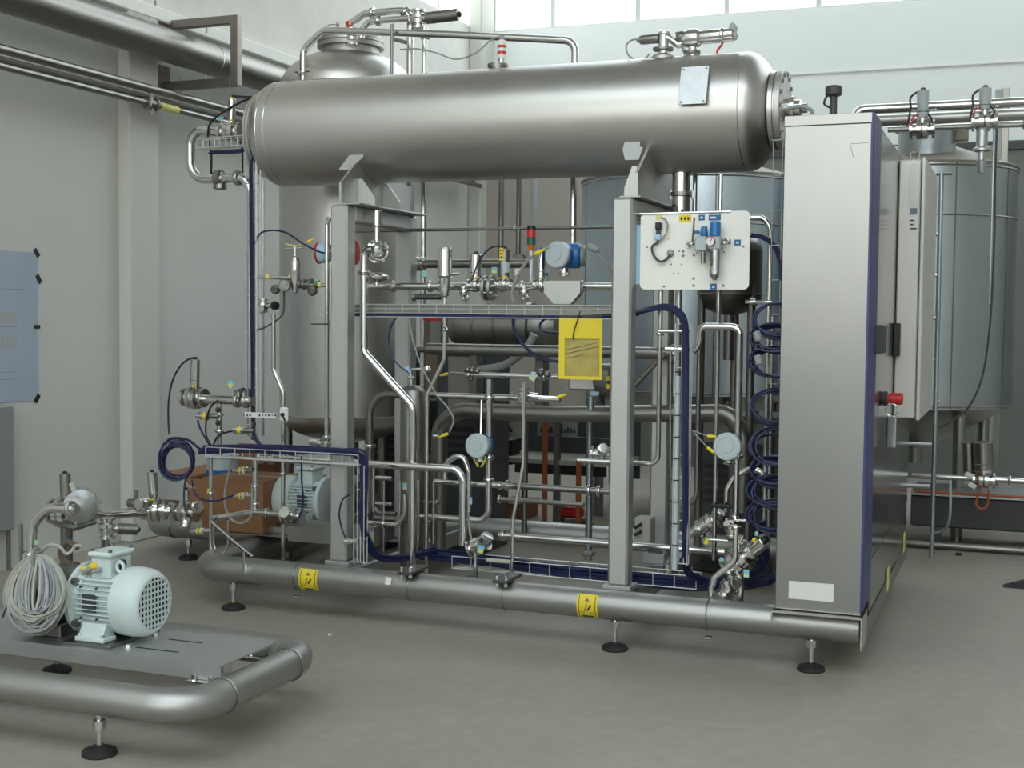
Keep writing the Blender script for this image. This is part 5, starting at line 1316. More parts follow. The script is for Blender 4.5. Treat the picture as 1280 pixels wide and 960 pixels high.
# motor inside the skid
mx, my = PY(383, 640, 6.35).x, 6.35
Sm = 1.22
make_motor(Matrix(((0, 0, -Sm*0.8, mx), (Sm, 0, 0, my), (0, Sm, 0, 0.325), (0, 0, 0, 1))), 'pale blue-grey pump motor deep inside the main skid behind the grey post', 'pump_motor', (mx, my, 0.3))
MB().span((mx-0.28, my-0.16, 0.283), (mx+0.33, my+0.17, 0.322), 0.004).build('motor_base', 'blasted_steel', skid)
pm = thing('circulation_pump', 'dark steel pump housing coupled to the pump motor behind the post', 'pump', (mx+0.3, my, 0.325))
MB().lathe([(0.05, 0), (0.10, 0.02), (0.14, 0.04), (0.15, 0.07), (0.15, 0.12), (0.12, 0.15), (0.05, 0.16), (0.05, 0.24)], (mx+0.20, my, 0.325+0.145), (1, 0, 0), 28).build('pump_casing', 'dull_steel', pm)
MB().cyl((mx+0.29, my, 0.47), (mx+0.29, my, 0.80), 0.035, 18).build('pump_outlet', 'dull_steel', pm)
# pipes around
run('feed_pipe', 'bright horizontal pipe just below the lower tray left of the post', [(322, 572), (360, 573), (418, 577)], 5.80, 9.5, 'bright_steel', clamps=((0, 0.1), (0, 0.45)))
run('feed_pipe', 'upright polished pipe below the feed line with clamps', [(319, 574), (319, 600), (320, 640)], 5.85, 6.5, 'bright_steel', clamps=((1, 0.2), (1, 0.75)))
run('cross_pipe', 'polished horizontal pipe low down joining the left valves', [(268, 648), (318, 640), (345, 643), (367, 646)], 5.82, 8, 'polished_steel', clamps=((1, 0.6), (2, 0.4), (2, 0.9)))
valve('low_valve', 'bright double-clamped valve low at the skid end near the drain pipe', PY(366, 646, 5.80), (1, 0, 0), 0.026, PY(355, 640, 5.70), 0.030, 'bright_steel', plug=False, cap=None)
run('probe_pipe', 'slim white-tipped pipe standing beside the navy coil', [(263.5, 570), (263, 600), (262, 618), (265, 655), (266, 695)], 5.78, 5.0, clamps=((1, 0.9),))
bb = bpy.data.objects['probe_pipe']
MB().lathe([(0.011, 0), (0.011, 0.03)], PY(261.5, 618, 5.78), (0, 0, 1), 12).build('yellow_band', 'yellow', bb)
run('slim_rod', 'thin upright rod with looped bottom next to the cardboard box', [(285, 650), (285, 680), (281, 692), (272, 693), (267, 680), (266, 655)], 5.74, 2.6, 'polished_steel', bend=0.03)
cable('hanging_hose', 'grey sensor cable drooping in a U below the lower tray', [(290, 568), (286, 590), (281, 615), (282, 635), (290, 650), (302, 654), (312, 648), (315, 635), (315, 605)], 5.74, 2.8, 'cable_grey')
cable('hanging_hose', 'navy cable hanging from the coil to the small yellow-ring sensor', [(240, 600), (243, 615), (252, 624), (270, 626), (284, 622), (292, 619)], 5.7, 2.4, 'navy')
cable('hanging_hose', 'thin navy cable drooping from the tray to the low valve', [(377, 570), (377, 600), (379, 625), (375, 645), (366, 652)], 5.66, 2.4, 'navy')
run('slanted_tube', 'dark slanted tube falling to the base pipe pin', [(264, 652), (290, 675), (316, 696)], 5.66, 5, 'dull_steel')
for i, (px, py, lab) in enumerate(((303, 620, 'pale sensor with yellow ring pointing at the upright feed pipe'), (250, 664, 'low dark sensor with yellow ring in front of the cardboard'), (303, 588, 'small brass sensor just below the lower tray'.replace('brass ', '')))):
    sn = thing('ring_sensor', lab, 'sensor', PY(px-8, py+6, 5.78)); p = PY(px, py, 5.78)
    MB().lathe([(0.008, -0.055), (0.010, -0.03), (0.016, -0.028), (0.018, 0.0), (0.018, 0.03), (0.012, 0.034), (0.012, 0.06)], p, (1, 0.1, 0.1), 16).build('sensor_body', 'polished_steel', sn)
    MB().lathe([(0.0185, -0.014), (0.0185, -0.006)], p, (1, 0.1, 0.1), 16).build('yellow_ring', 'yellow', sn)
    MB().lathe([(0.0185, 0.006), (0.0185, 0.016)], p, (1, 0.1, 0.1), 16).build('yellow_ring', 'pale_yellow', sn)
cable('impulse_line', 'black cable from the coil to the low clamped valves', [(243, 565), (240, 585), (232, 600), (230, 622), (232, 640)], 5.72, 2.6, 'anthracite')
# valve group at the skid end, on the line from the pump skid
YW = 6.0
run('transfer_pipe', 'polished transfer pipe from the pump skid valve to the main skid', [(112, 640, 4.75), (128, 644, 5.05), (165, 641, 5.55), (200, 640, 5.8), (228, 640, 5.9), (252, 643, 5.9)], 5.5, 11, clamps=((3, 0.5), (4, 0.3)), bend=0.1)
valve('transfer_valve', 'valve with upright cylinder midway along the transfer pipe', PY(193, 638, 5.72), (1, 0.35, 0), 0.030, PY(190, 590, 5.72), 0.026, 'polished_steel', body=1.2)
valve('transfer_valve', 'bright valve cluster at the main skid end of the transfer pipe', PY(233, 640, 5.86), (1, 0.1, 0), 0.030, PY(233, 612, 5.86), 0.018, 'bright_steel', body=1.1)
tz = bpy.data.objects['transfer_valve.001']
MB().lathe([(0.02, 0), (0.03, 0.02), (0.03, 0.05), (0.02, 0.06)], PY(233, 647, 5.80), (0, -0.3, -1), 16).build('drain_cap', 'bright_steel', tz)
MB().lathe([(0.028, -0.008), (0.034, -0.004), (0.034, 0.012), (0.028, 0.016)], PY(246, 634, 5.84), (0.8, -0.6, 0), 18).build('side_clamp', 'polished_steel', tz)
MB().box(PY(213, 634, 5.85), (0.07, 0.02, 0.05), 0.004).build('paper_tag', 'cable_beige', tz)
MB().box(PY(214, 626, 5.85), (0.10, 0.02, 0.012), 0.003).build('cross_bar', 'dull_steel', tz)
MB().tube(curve([PY(243, 610, 5.7), PY(234, 606, 5.72), PY(232, 596, 5.75), PY(240, 588, 5.75)]), 0.006, 7).build('air_hose', 'cover_grey', tz)
v = valve('side_cylinder', 'dark cylinder lying sideways above the transfer pipe bend', PY(178, 629, 5.6), (0, 1, 0), 0.016, PY(161, 629, 5.6), 0.024, 'dull_steel', plug=False)
MB().cyl(PY(170, 626, 5.6), PY(170, 613, 5.6), 0.010, 10).build('side_post', 'dull_steel', v)
v = valve('side_cylinder', 'polished cylinder lying sideways under the transfer pipe', PY(134, 660, 4.9), (0, 0, 1), 0.022, PY(172, 662, 5.0), 0.026, 'dull_steel', plug=False)
MB().cyl(PY(134, 662, 4.9), PY(134, 692, 4.9), 0.010, 12).build('drop_tube', 'dull_steel', v); MB().cyl(PY(128.5, 662, 4.9), PY(128.5, 692, 4.9), 0.009, 12).build('drop_tube', 'dull_steel', v)
MB().tube([PY(118, 652, 4.85), PY(90, 661, 4.7)], 0.014, 12).build('side_arm', 'dull_steel', v)

# ================================================================== pump skid piping
YS = 3.86
run('pump_riser', 'thick polished elbow pipe rising beside the grey cable hank', [(41, 800), (42, 700), (45, 655), (62, 634), (96, 631)], YS, 12.5, clamps=((1, 0.15), (3, 0.75)), bend=0.10)
o = bpy.data.objects['pump_riser']
MB().box(PY(46, 678, YS-0.03), (0.018, 0.003, 0.018)).build('green_dot', 'tag_green', o)
bv = thing('butterfly_valve', 'butterfly valve wrapped in clear plastic on the pump riser', 'valve', PY(100, 650, YS+0.1))
p = PY(101, 633, YS+0.08); dirv = (PY(112, 640, 4.75)-PY(92, 631, YS)).normalized()
MB().lathe([(0.03, -0.05), (0.055, -0.04), (0.055, -0.02), (0.062, -0.018), (0.062, 0.018), (0.055, 0.02), (0.055, 0.04), (0.03, 0.05)], p, dirv, 28).build('valve_disc', 'dull_steel', bv)
MB().tube([p, p+dirv*0.3, PY(112, 640, 4.75)], 0.024, 16).build('connecting_pipe', 'polished_steel', bv)
rn = random.Random(4); m = MB()
prof = [(0.045, -0.05), (0.062, -0.04), (0.066, -0.02), (0.070, 0.01), (0.064, 0.04), (0.072, 0.055), (0.045, 0.07)]
m.lathe(prof, p, dirv, 20)
for i, q in enumerate(m.v): m.v[i] = q+V(rn.uniform(-1, 1), rn.uniform(-1, 1), rn.uniform(-1, 1))*0.013
MAT.setdefault('clear_wrap', None)
clear_material('clear_wrap', (0.93, 0.95, 0.96), 0.035)
m.build('plastic_wrap', 'clear_wrap', bv, smooth=False)
MB().box(PY(91, 609, YS), (0.022, 0.004, 0.035), 0, Matrix.Rotation(-0.4, 3, 'Y')).build('paper_tag', 'cable_beige', bv)
valve('pump_valve', 'dark upright cylinder valve behind the plastic-wrapped butterfly valve', PY(83, 640, 4.35), (1, 0, 0), 0.032, PY(81, 592, 4.35), 0.022, 'dull_steel', body=1.2, plug=False)
run('pump_post', 'thick dark support pipe below the butterfly valve', [(83, 650), (84, 668), (85, 800)], 4.35, 15, 'dark_steel')
run('thin_post', 'thin steel post left of the grey cable hank', [(26, 655), (26, 720), (27, 800)], 3.95, 5, 'dull_steel')
MB().box(PY(34, 693, 3.97), (0.05, 0.02, 0.02), 0.004).build('post_bracket', 'dull_steel', bpy.data.objects['thin_post'])
# pump head behind the motor
ph = thing('centrifugal_pump', 'dark centrifugal pump head behind the pale motor flange', 'pump', (mcx-0.28, mcy, pz))
MB().lathe([(0.06, 0), (0.09, -0.02), (0.115, -0.03), (0.115, -0.085), (0.09, -0.11), (0.04, -0.12), (0.04, -0.20)], (mcx-0.18, mcy, pz+0.145), (1, 0, 0), 28).build('pump_casing', 'dull_steel', ph)
MB().span((mcx-0.30, mcy-0.09, pz), (mcx-0.19, mcy+0.09, pz+0.05), 0.004).build('pump_foot', 'dull_steel', ph)
MB().tube(curve([PY(97, 684, 3.98), PY(85, 678, 4.0), PY(76, 690, 4.0), PY(82, 703, 4.0), PY(97, 706, 3.98)]), 0.012, 8).build('coupling_guard', 'brown_paint', ph)
# hank of grey cables hanging on the riser
hk = thing('cable_hank', 'big hank of grey and blue cables hanging on the pump riser', 'cable hank', PY(42, 800, YS-0.08))
rnd = random.Random(12)
top = PY(48, 693, YS-0.02)
for i in range(100):
    f_ = rnd.uniform(0, 1)
    cx = 42+rnd.uniform(-3, 3)
    hw = 6+41*f_+rnd.uniform(-2, 2)
    bot = 768+30*rnd.uniform(0.0, 1)-10*(1-f_)
    dy = rnd.uniform(-0.10, 0.02)
    P = []
    for j in range(26):
        a = 2*math.pi*j/26
        x_ = cx+hw*math.sin(a)*(1.0 if math.sin(a) > 0 else 0.98)
        y_ = 694+rnd.uniform(-0.6, 0.6)+(bot-694)*(0.5-0.5*math.cos(a))
        w_ = 1-0.35*(0.5+0.5*math.cos(a))
        P.append(PY(cx+(x_-cx)*w_+(6*(0.5+0.5*math.cos(a))), y_, YS-0.06+dy*(0.5-0.5*math.cos(a))))
    MB().tube(P, 0.0048, 6, closed=True).build('cable_loop', rnd.choice(['cable_grey', 'cable_beige', 'cable_beige', 'cable_grey', 'cable_blue_grey', 'cable_blue_grey']) if hw < 26 else rnd.choice(['cable_beige', 'cable_grey', 'cable_beige']), hk)
MB().tube(curve([PY(50, 690, YS-.03), PY(62, 681, YS-.05), PY(75, 684, YS-.05), PY(82, 692, YS-.04), PY(88, 690, YS-.03), PY(95, 682, YS-.02), PY(103, 683, YS-.02)]), 0.006, 7).build('cable_end', 'cable_beige', hk)
MB().ring(PY(46, 697, YS-0.05), (1, 0.2, 0.1), 0.035, 0.006, 18, 6).build('hank_tie', 'cable_grey', hk)
MB().tube(curve([PY(3, 772, YS-.1), PY(10, 757, YS-.12), PY(20, 758, YS-.12)]), 0.004, 6).build('loose_end', 'anthracite', hk)
cb2 = thing('motor_cables', 'yellow-tipped plugs and cables entering the pale motor terminal box', 'cable', PY(108, 712, 3.9))
for j in range(3):
    MB().tube(curve([PY(126-4*j, 704+2*j, 3.9), PY(112-3*j, 708+3*j, 3.86), PY(100, 716+3*j, 3.88), PY(88, 722+2*j, 3.95)]), 0.006, 7).build('cable', ['cable_grey', 'cable_blue_grey', 'cover_grey'][j], cb2)
for (px, py) in ((107, 711), (117, 707)): MB().lathe([(0.010, 0), (0.013, 0.004), (0.013, 0.026), (0.009, 0.03)], PY(px-4, py+2, 3.86), (1, 0, 0.35), 12).build('yellow_plug', 'yellow', cb2)

# ================================================================== lower middle
YC = 5.78
run('return_pipe', 'bright pipe running right from the post then bending down to base', [(440, 579), (480, 580), (572, 583), (579, 600), (579, 682)], YC, 10, 'bright_steel', bend=0.075)
sv_ = thing('slim_vessel', 'slim dark upright cylinder vessel between the slanted pipe and drop tube', 'vessel', PY(516, 705, 6.05))
p = PY(516.5, 490, 6.05); k = mpp(p); zb_ = PY(516, 705, 6.05).z
MB().lathe([(16*k, 0), (16*k, p.z-zb_), (14*k, p.z-zb_+4*k), (8*k, p.z-zb_+8*k), (0, p.z-zb_+9*k)], (p.x, 6.05, zb_), (0, 0, 1), 32).build('shell', 'dull_steel', sv_)
MB().cyl((p.x-0.01, 6.05, p.z+0.02), PY(513, 463, 6.05), 2.4*k, 12).build('vent_stub', 'polished_steel', sv_)
MB().lathe([(4*k, -2*k), (5*k, 0), (4*k, 2*k)], PY(513, 472, 6.05), (0, 0, 1), 14).build('stub_nut', 'bright_steel', sv_)
MB().cyl(PY(514, 462, 6.05), PY(536, 461, 6.05), 2.0*k, 10).build('vent_arm', 'polished_steel', sv_)
MB().lathe([(0, -5*k), (3.5*k, -3.5*k), (5*k, 0), (3.5*k, 3.5*k), (0, 5*k)], PY(534, 461.5, 6.0), (0, 0, 1), 14).build('vent_ball', 'bright_steel', sv_)
MB().lathe([(3*k, 0), (3*k, 8*k)], PY(510, 466, 6.0), (-0.3, 0, 1), 10).build('blue_plug', 'sky_blue', sv_)
run('hook_pipe', 'dark hook-shaped pipe curving over behind the slanted pipe', [(462, 640), (462, 560), (462, 510), (476, 493), (500, 490)], 6.15, 9, 'dull_steel', bend=0.08, clamps=((1, 0.05),))
run('bypass_pipe', 'polished horizontal pipe behind the drop tube at mid height', [(537, 494), (610, 494), (655, 496), (700, 496)], 6.15, 8, 'polished_steel', clamps=((1, 0.9),))
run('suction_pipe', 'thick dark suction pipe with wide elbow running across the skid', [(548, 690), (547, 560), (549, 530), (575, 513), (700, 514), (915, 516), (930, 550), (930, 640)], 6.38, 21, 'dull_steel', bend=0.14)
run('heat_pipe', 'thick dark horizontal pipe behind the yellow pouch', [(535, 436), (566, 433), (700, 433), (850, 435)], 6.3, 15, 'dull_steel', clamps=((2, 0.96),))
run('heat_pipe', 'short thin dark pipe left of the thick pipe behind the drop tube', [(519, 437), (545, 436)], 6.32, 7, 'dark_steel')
run('sample_line', 'thin polished horizontal line with tagged valves below the thick pipe', [(582, 468), (640, 468), (698, 470)], 6.1, 6.5, 'polished_steel', clamps=((0, 0.08), (1, 0.5), (1, 0.7)))
o = bpy.data.objects['sample_line']
for (px, py, r_) in ((584, 462, 4), (590, 463, 5), (596, 464, 4), (588, 474, 3), (676, 466, 6), (684, 468, 5)): MB().lathe([(r_*0.0024, -0.014), (r_*0.0034, -0.008), (r_*0.0034, 0.008), (r_*0.0024, 0.014)], PY(px, py, 6.08), (1, -0.3, 0.15), 14).build('line_fitting', 'dull_steel', o)
tagplate(o, PY(666, 471, 6.04), 0.034, 0.04, 'sky_blue', 'pale_yellow', 0.5)
conn(o, PY(560, 467, 6.08), (-1, 0, -0.25), 1.4); MB().cyl(PY(562, 466, 6.08), PY(580, 467, 6.08), 0.006, 8).build('plug_stem', 'dull_steel', o)
run('standpipe', 'upright polished standpipe carrying the round grey transmitter', [(612, 474), (612, 505), (611, 560), (611, 640), (604, 651), (570, 648), (520, 646)], 6.0, 8.5, 'polished_steel', bend=0.06, clamps=((0, 0.75), (2, 0.5), (2, 0.15)))
t, p, R, ax = transmitter('pressure_transmitter', 'round grey pressure transmitter mounted on the standpipe', 598, 557, 5.93, 31, 'cover_grey', 'pale_grey', 2, 0.05, 0.02)
MB().lathe([(R*0.5, -0.075), (R*0.9, -0.06), (R*0.9, -0.045)], p, ax, 24).build('blue_back', 'blue', t)
for s_ in (-1, 1):
    MB().tube([p+V(s_*0.032, 0.02, -R*0.85), p+V(s_*0.032, 0.02, -R*1.15)], 0.006, 8).build('gland', 'polished_steel', t)
    MB().tube([p+V(s_*0.032, 0.02, -R*1.15), p+V(s_*0.008, 0.02, -R*1.75)], 0.0055, 8).build('yellow_plug', 'yellow', t)
MB().cyl(PY(602, 500, 5.98), PY(601, 545, 5.95), 0.0065, 10).build('impulse_tube', 'polished_steel', t)
run('drip_tube', 'thin bright tube descending with kinks right of the standpipe', [(655, 478), (654, 510), (652.5, 582), (641, 650), (641, 690), (643, 720)], 5.80, 4.6, 'bright_steel', bend=0.06)
v = valve('line_valve', 'bright clamp valve at the head of the thin drip tube', PY(655, 494, 5.84), (0, 0, 1), 0.016, PY(672, 496, 5.86), 0.018, 'polished_steel', plug=False, cap=None)
MB().cyl(PY(672, 496, 5.86), PY(697, 497, 5.9), 0.006, 8).build('plug_stem', 'polished_steel', v); conn(v, PY(696, 497, 5.9), (1, 0, 0.35), 1.5)
MB().tube(curve([PY(703, 494, 5.9), PY(709, 487, 5.9), PY(711, 475, 5.92)]), 0.004, 6).build('plug_cable', 'cable_grey', v)
run('arc_pipe', 'chrome arc pipe curving over behind the return pipe', [(556, 600), (558, 580), (570, 570), (580, 572), (586, 590), (586, 640)], 6.05, 7, 'polished_steel', bend=0.05)
for i, (px, t0, t1, w_, lab) in enumerate(((480, 601, 690, 2.6, 'thin upright rod just right of the vertical wire tray'), (500, 601, 690, 2.6, 'second thin upright rod right of the vertical wire tray'), (523, 600, 700, 4, 'slim upright tube close behind the slanted pipe foot'), (542, 600, 680, 2.6, 'thin upright rod left of the return pipe bend'), (467, 585, 640, 3.5, 'short thin hook rod behind the vertical wire tray'))):
    run('upright_rod', lab, [(px, t0), (px, t1)], 5.98, w_, 'polished_steel')
run('stub_line', 'short bright horizontal pipe behind the kinked pipe', [(470, 597), (490, 598), ], 6.1, 5.5, 'bright_steel')
run('stub_line', 'short bright pipe below the kinked pipe at knee height', [(470, 629), (490, 630)], 6.1, 4.5, 'bright_steel')
run('stub_line', 'horizontal bright pipe left of the return pipe bend', [(543, 602), (610, 604), (640, 606)], 6.1, 6.5, 'bright_steel', clamps=((1, 0.5),))
run('stub_line', 'short stub pipe with end cap near the thin rods', [(524, 627), (549, 628)], 6.05, 5, 'dull_steel', clamps=((0, 0.9),))
run('elbow_line', 'small bright elbow pipe rising behind the kinked pipe foot', [(455, 653), (475, 655), (500, 651), (506, 640), (505, 618)], 5.95, 6, 'bright_steel', bend=0.05, clamps=((1, 0.2),))
run('elbow_line', 'thin U-bent pipe behind the vertical wire tray', [(465, 600), (465, 632), (472, 641), (495, 642)], 6.0, 5.5, 'dull_steel', bend=0.05)
tg = thing('pipe_tag', 'cyan and yellow tag on the elbow behind the kinked pipe', 'tag', PY(506, 612, 5.9)); tagplate(tg, PY(506, 608, 5.9), 0.022, 0.034)
tg = thing('pipe_tag', 'pale yellow and grey tag near the foot of the vertical wire tray', 'tag', PY(464, 675, 5.7)); tagplate(tg, PY(464, 670, 5.7), 0.03, 0.045, 'cable_beige', 'tag_green')
tg = thing('pipe_tag', 'white and blue tag right of the return pipe bend', 'tag', PY(588, 632, 5.9)); tagplate(tg, PY(588, 626, 5.9), 0.018, 0.036, 'sky_blue', 'white_plastic')
cable('post_cable', 'thin black cable bowed across the face of the left grey post', [(437, 618), (428, 625), (424, 642), (427, 660), (432, 673)], 5.63, 2.3, 'navy')
sn = thing('bolt_sensor', 'small bright plug sensor right of the left post near the base', 'sensor', PY(440, 678, 5.66))
p = PY(437, 677, 5.64); MB().lathe([(0.010, -0.03), (0.016, -0.024), (0.016, 0.0), (0.012, 0.004), (0.012, 0.03)], p, (1, 0.1, 0.15), 14).build('sensor_body', 'bright_steel', sn)
MB().lathe([(0.014, 0.03), (0.014, 0.045)], p, (1, 0.1, 0.15), 14).build('sensor_sleeve', 'cable_beige', sn)
# bottom valve and low pipes
v = valve('base_valve', 'bright slanted valve at the foot of the return pipe', PY(598, 682, 5.78), (0.9, 0, 0.4), 0.024, PY(610, 670, 5.74), 0.030, 'bright_steel', plug=False, cap=None)
tagplate(v, PY(601, 687, 5.72), 0.03, 0.04, 'tag_cyan', 'yellow', 0.3)
MB().cyl(PY(594, 690, 5.76), PY(595, 720, 5.76), 0.012, 12).build('drain_stub', 'bright_steel', v)
MB().lathe([(0.03, -0.03), (0.036, -0.026), (0.036, 0.0), (0.028, 0.004)], PY(590, 721, 5.80), (0, 0, 1), 20).build('drain_cup', 'dull_steel', v)
MB().tube(curve([PY(585, 640, 5.8), PY(587, 662, 5.8), PY(590, 680, 5.78)]), 0.006, 7).build('air_hose', 'cable_grey', v)
run('base_line', 'long polished pipe running low from the base valve to the right valves', [(624, 669), (650, 670), (760, 678), (906, 690)], 5.98, 8, 'polished_steel', clamps=((0, 0.2),))
run('sight_tube', 'short pale horizontal tube beside the base valve', [(608, 700), (638, 701)], 5.72, 5.5, 'cable_beige')
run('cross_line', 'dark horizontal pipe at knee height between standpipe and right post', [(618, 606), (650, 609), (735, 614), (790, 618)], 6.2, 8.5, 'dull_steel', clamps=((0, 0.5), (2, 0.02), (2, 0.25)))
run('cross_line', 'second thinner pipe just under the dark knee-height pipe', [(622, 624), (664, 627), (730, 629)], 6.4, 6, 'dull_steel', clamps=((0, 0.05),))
v = valve('chrome_valve', 'chrome clamp valve left of the right post at mid height', PY(752, 568, 5.98), (1, 0, 0), 0.022, PY(754, 560, 5.9), 0.024, 'bright_steel', plug=False, cap=None)
run('panel_drop', 'polished pipe dropping from the cream panel then turning left behind post', [(826, 355), (825.5, 480), (824, 574), (815, 580), (790, 579), (722, 577)], 5.86, 6.2, 'polished_steel', bend=0.04, clamps=((0, 0.5),))
MB().cyl(PY(760, 583, 5.9), PY(760, 607, 5.9), 0.007, 10).build('drain_stub', 'bright_steel', bpy.data.objects['panel_drop'])
run('column_pipe', 'grey upright leg pipe behind the low tray left of the right post', [(738, 500), (738, 600), (736, 700)], 6.85, 9, 'tank_steel')
run('column_pipe', 'dark upright leg pipe behind the thin drip tube', [(657, 505), (657, 600), (656, 665)], 7.2, 7.5, 'dull_steel')
for px in (738,):
    MB().box(PY(736, 692, 6.0)+V(0, 0, 0), (0.05, 0.05, 0.02), 0.004).build('pipe_shoe', 'dull_steel', bpy.data.objects['column_pipe'])
# things behind, seen through the skid
for (pa, pb, pt, yq, lab) in ((455, 604, 440, 7.48, 'dark boxy machine housing standing behind the skid'), (868, 968, 520, 7.50, 'low dark machine housing behind the skid near the cabinet')):
    bm_ = thing('dark_machine', lab, 'machine', (PY((pa+pb)/2, 560, yq).x, yq+0.25, 0))
    x_a, x_b = PY(pa, 560, yq).x, PY(pb, 560, yq).x
    zq_ = PY((pa+pb)/2, pt, yq).z
    MB().span((x_a, yq, 0.0), (x_b, yq+0.45, zq_), 0.01).build('housing', 'anthracite', bm_)
    for k in range(5): MB().span((x_a+0.06, yq-0.006, zq_*0.45+0.05*k), (x_b-0.06, yq, zq_*0.45+0.03+0.05*k)).build('vent_slat', 'black', bm_)
    MB().span((x_a+0.03, yq-0.008, zq_-0.16), (x_b-0.03, yq, zq_-0.04), 0.002).build('cover_plate', 'dark_steel', bm_)
rk = thing('storage_rack', 'dark storage rack behind the skid with printed boards on top', 'rack', PY(680, 640, 8.2))
xa, xb = PY(612, 560, 8.2).x, PY(775, 560, 8.2).x
zs = PY(650, 573, 8.2).z
MB().span((xa, 8.2, zs-0.03), (xb, 8.7, zs)).build('shelf', 'cable_beige', rk)
MB().span((xa, 8.68, 0.38), (xb, 8.7, PY(650, 505, 8.7).z)).build('back_board', 'anthracite', rk)
for xx in (xa, (xa+xb)/2, xb-0.04): MB().span((xx, 8.2, 0), (xx+0.04, 8.24, PY(650, 505, 8.2).z)).build('rack_post', 'dark_steel', rk)
zq = PY(635, 515, 8.25)
brd = thing('printed_board', 'pale board with black lettering on the dark rack behind the skid', 'board', PY(640, 546, 8.29))
MB().span(PY(622, 546, 8.29), PY(651, 523, 8.28)).build('board_sheet', 'paper_beige', brd)
for i, hh in enumerate((7, 4.5, 5, 4.5, 6.5, 4)):
    A, B = PY(624.5+2.8*i, 540, 8.275), PY(626.3+2.8*i, 540-hh, 8.27); MB().span(A, B).build('letter_stroke', 'ink', brd)
MB().span(PY(622, 580, 8.32), PY(650, 548, 8.47), 0.003).build('board_base', 'rubber', brd)
br2 = thing('printed_board', 'grey board with dark lettering behind the yellow pouch on the rack', 'board', PY(700, 546, 8.29))
MB().span(PY(672, 544, 8.29), PY(722, 528, 8.28)).build('board_sheet', 'cable_grey', br2)
for i, hh in enumerate((6, 4, 4, 7, 4, 4, 6, 4, 7, 5, 4)):
    A, B = PY(676+4.1*i, 541, 8.275), PY(678.2+4.1*i, 541-hh, 8.27); MB().span(A, B).build('letter_stroke', 'ink', br2)
MB().span(PY(672, 545, 8.27), PY(765, 548, 8.31)).build('board_rail', 'cable_blue_grey', br2)
for px, top_, lab in ((682, 505, 'rusty orange upright standing before the dark rack'), (723.5, 575, 'short rusty orange upright standing before the dark rack')):
    p = PY(px, top_, 8.15); MB().span((p.x-0.015, 8.135, 0), (p.x+0.015, 8.165, p.z), 0.003).build('rack_upright', 'rust_orange', None, lab, 'upright')
YRB = PZ(700, 665, 0).y
rb = thing('red_block', 'red rounded block on a short grey stand behind the low tray', 'block', PY(708, 664, YRB))
MB().span(PY(704, 645, YRB+0.1), PY(726, 636, YRB), 0.02).build('red_cap', 'red', rb)
MB().span(PY(694, 656, YRB+.1), PY(704, 632, YRB+.05), 0.004).build('grey_stand', 'dull_steel', rb)
MB().prism([PY(669, 664, YRB), PY(735, 665, YRB), PY(718, 655, YRB), PY(684, 655, YRB)], (0, 0.25, 0)).build('black_base', 'rubber', rb)
YWB = PZ(635, 651, 0).y
wb = thing('wooden_box', 'low wooden box behind the standpipe', 'box', PY(635, 651, YWB))
a, b = PY(620, 650, YWB), PY(652, 632, YWB)
MB().span((a.x, YWB, 0), (b.x, YWB+0.35, b.z), 0.006).build('box_side', 'cardboard', wb)
MB().span((a.x-0.01, YWB-0.01, b.z), (b.x+0.01, YWB+0.36, b.z+0.015), 0.004).build('box_lid', 'brown_paint', wb)
pe = thing('heat_exchanger', 'dull steel heat exchanger drum lying behind the middle wire tray', 'heat exchanger', PY(640, 440, 6.75))
q = PY(575, 408, 6.85)
MB().lathe([(0, -0.06), (0.09, -0.04), (0.115, 0.0), (0.115, 0.42), (0.14, 0.42), (0.14, 0.45), (0.115, 0.455), (0.115, 0.55), (0.09, 0.6), (0, 0.62)], q, (1, 0, 0), 32).build('drum', 'dull_steel', pe)
for i in range(3): MB().ring(q+V(0.12+0.13*i, 0, 0), (1, 0, 0), 0.118, 0.006, 30, 6).build('drum_band', 'dark_steel', pe)
for s_ in (0.08, 0.48): MB().span(q+V(s_, -0.05, -0.45), q+V(s_+0.05, 0.05, -0.10), 0.004).build('drum_leg', 'dark_steel', pe)
run('bent_hose', 'ribbed grey hose curving under the heat exchanger drum', [(598, 462), (625, 458), (645, 448), (660, 432), (668, 418)], 6.6, 10, 'cable_grey', smooth_curve=True, cat='hose')
em = thing('control_motor', 'grey control motor with yellow dots behind the yellow pouch', 'motor', PY(745, 490, 6.2))
k = mpp(PY(745, 475, 6.2))
MB().span(PY(718, 487, 6.25), PY(746, 452, 6.15), 0.012).build('gear_box', 'post_steel', em)
MB().lathe([(17*k, 0), (19*k, 2*k), (19*k, 20*k), (16*k, 23*k)], PY(746, 472, 6.2), (1, 0, 0), 28).build('motor_body', 'dull_steel', em)
for py in (473, 483): MB().lathe([(3*k, 0), (3*k, 1*k)], PY(760, py, 6.07), (0.2, -1, 0), 12).build('yellow_dot', 'yellow', em)
MB().box(PY(743, 492, 6.12), (12*k, 0.01, 5*k), 0.002).build('blue_tag', 'sky_blue', em)
run('support_pin', 'grey upright support pin below the control motor', [(739, 496), (739, 512)], 6.2, 9, 'tank_steel')
redt = MB().span(PY(531, 401, 6.6), PY(549, 393, 6.58), 0.002).build('red_tag', 'red', None, 'small red tag under the tray left of the drop tube', 'tag')
rl = thing('relay_box', 'dark grey junction box behind the drop tube', 'junction box', PY(575, 500, 7.0))
MB().span(PY(556, 520, 7.1), PY(592, 440, 6.98), 0.008).build('box_body', 'anthracite', rl)
MB().span(PY(560, 516, 6.978), PY(588, 446, 6.972), 0.004).build('box_lid', 'dull_steel', rl)
rl = thing('relay_box', 'brown-grey upright panel behind the riser pipe', 'junction box', PY(545, 480, 7.1))
MB().span(PY(535, 500, 7.2), PY(553, 395, 7.1), 0.006).build('box_body', 'brown_paint', rl)
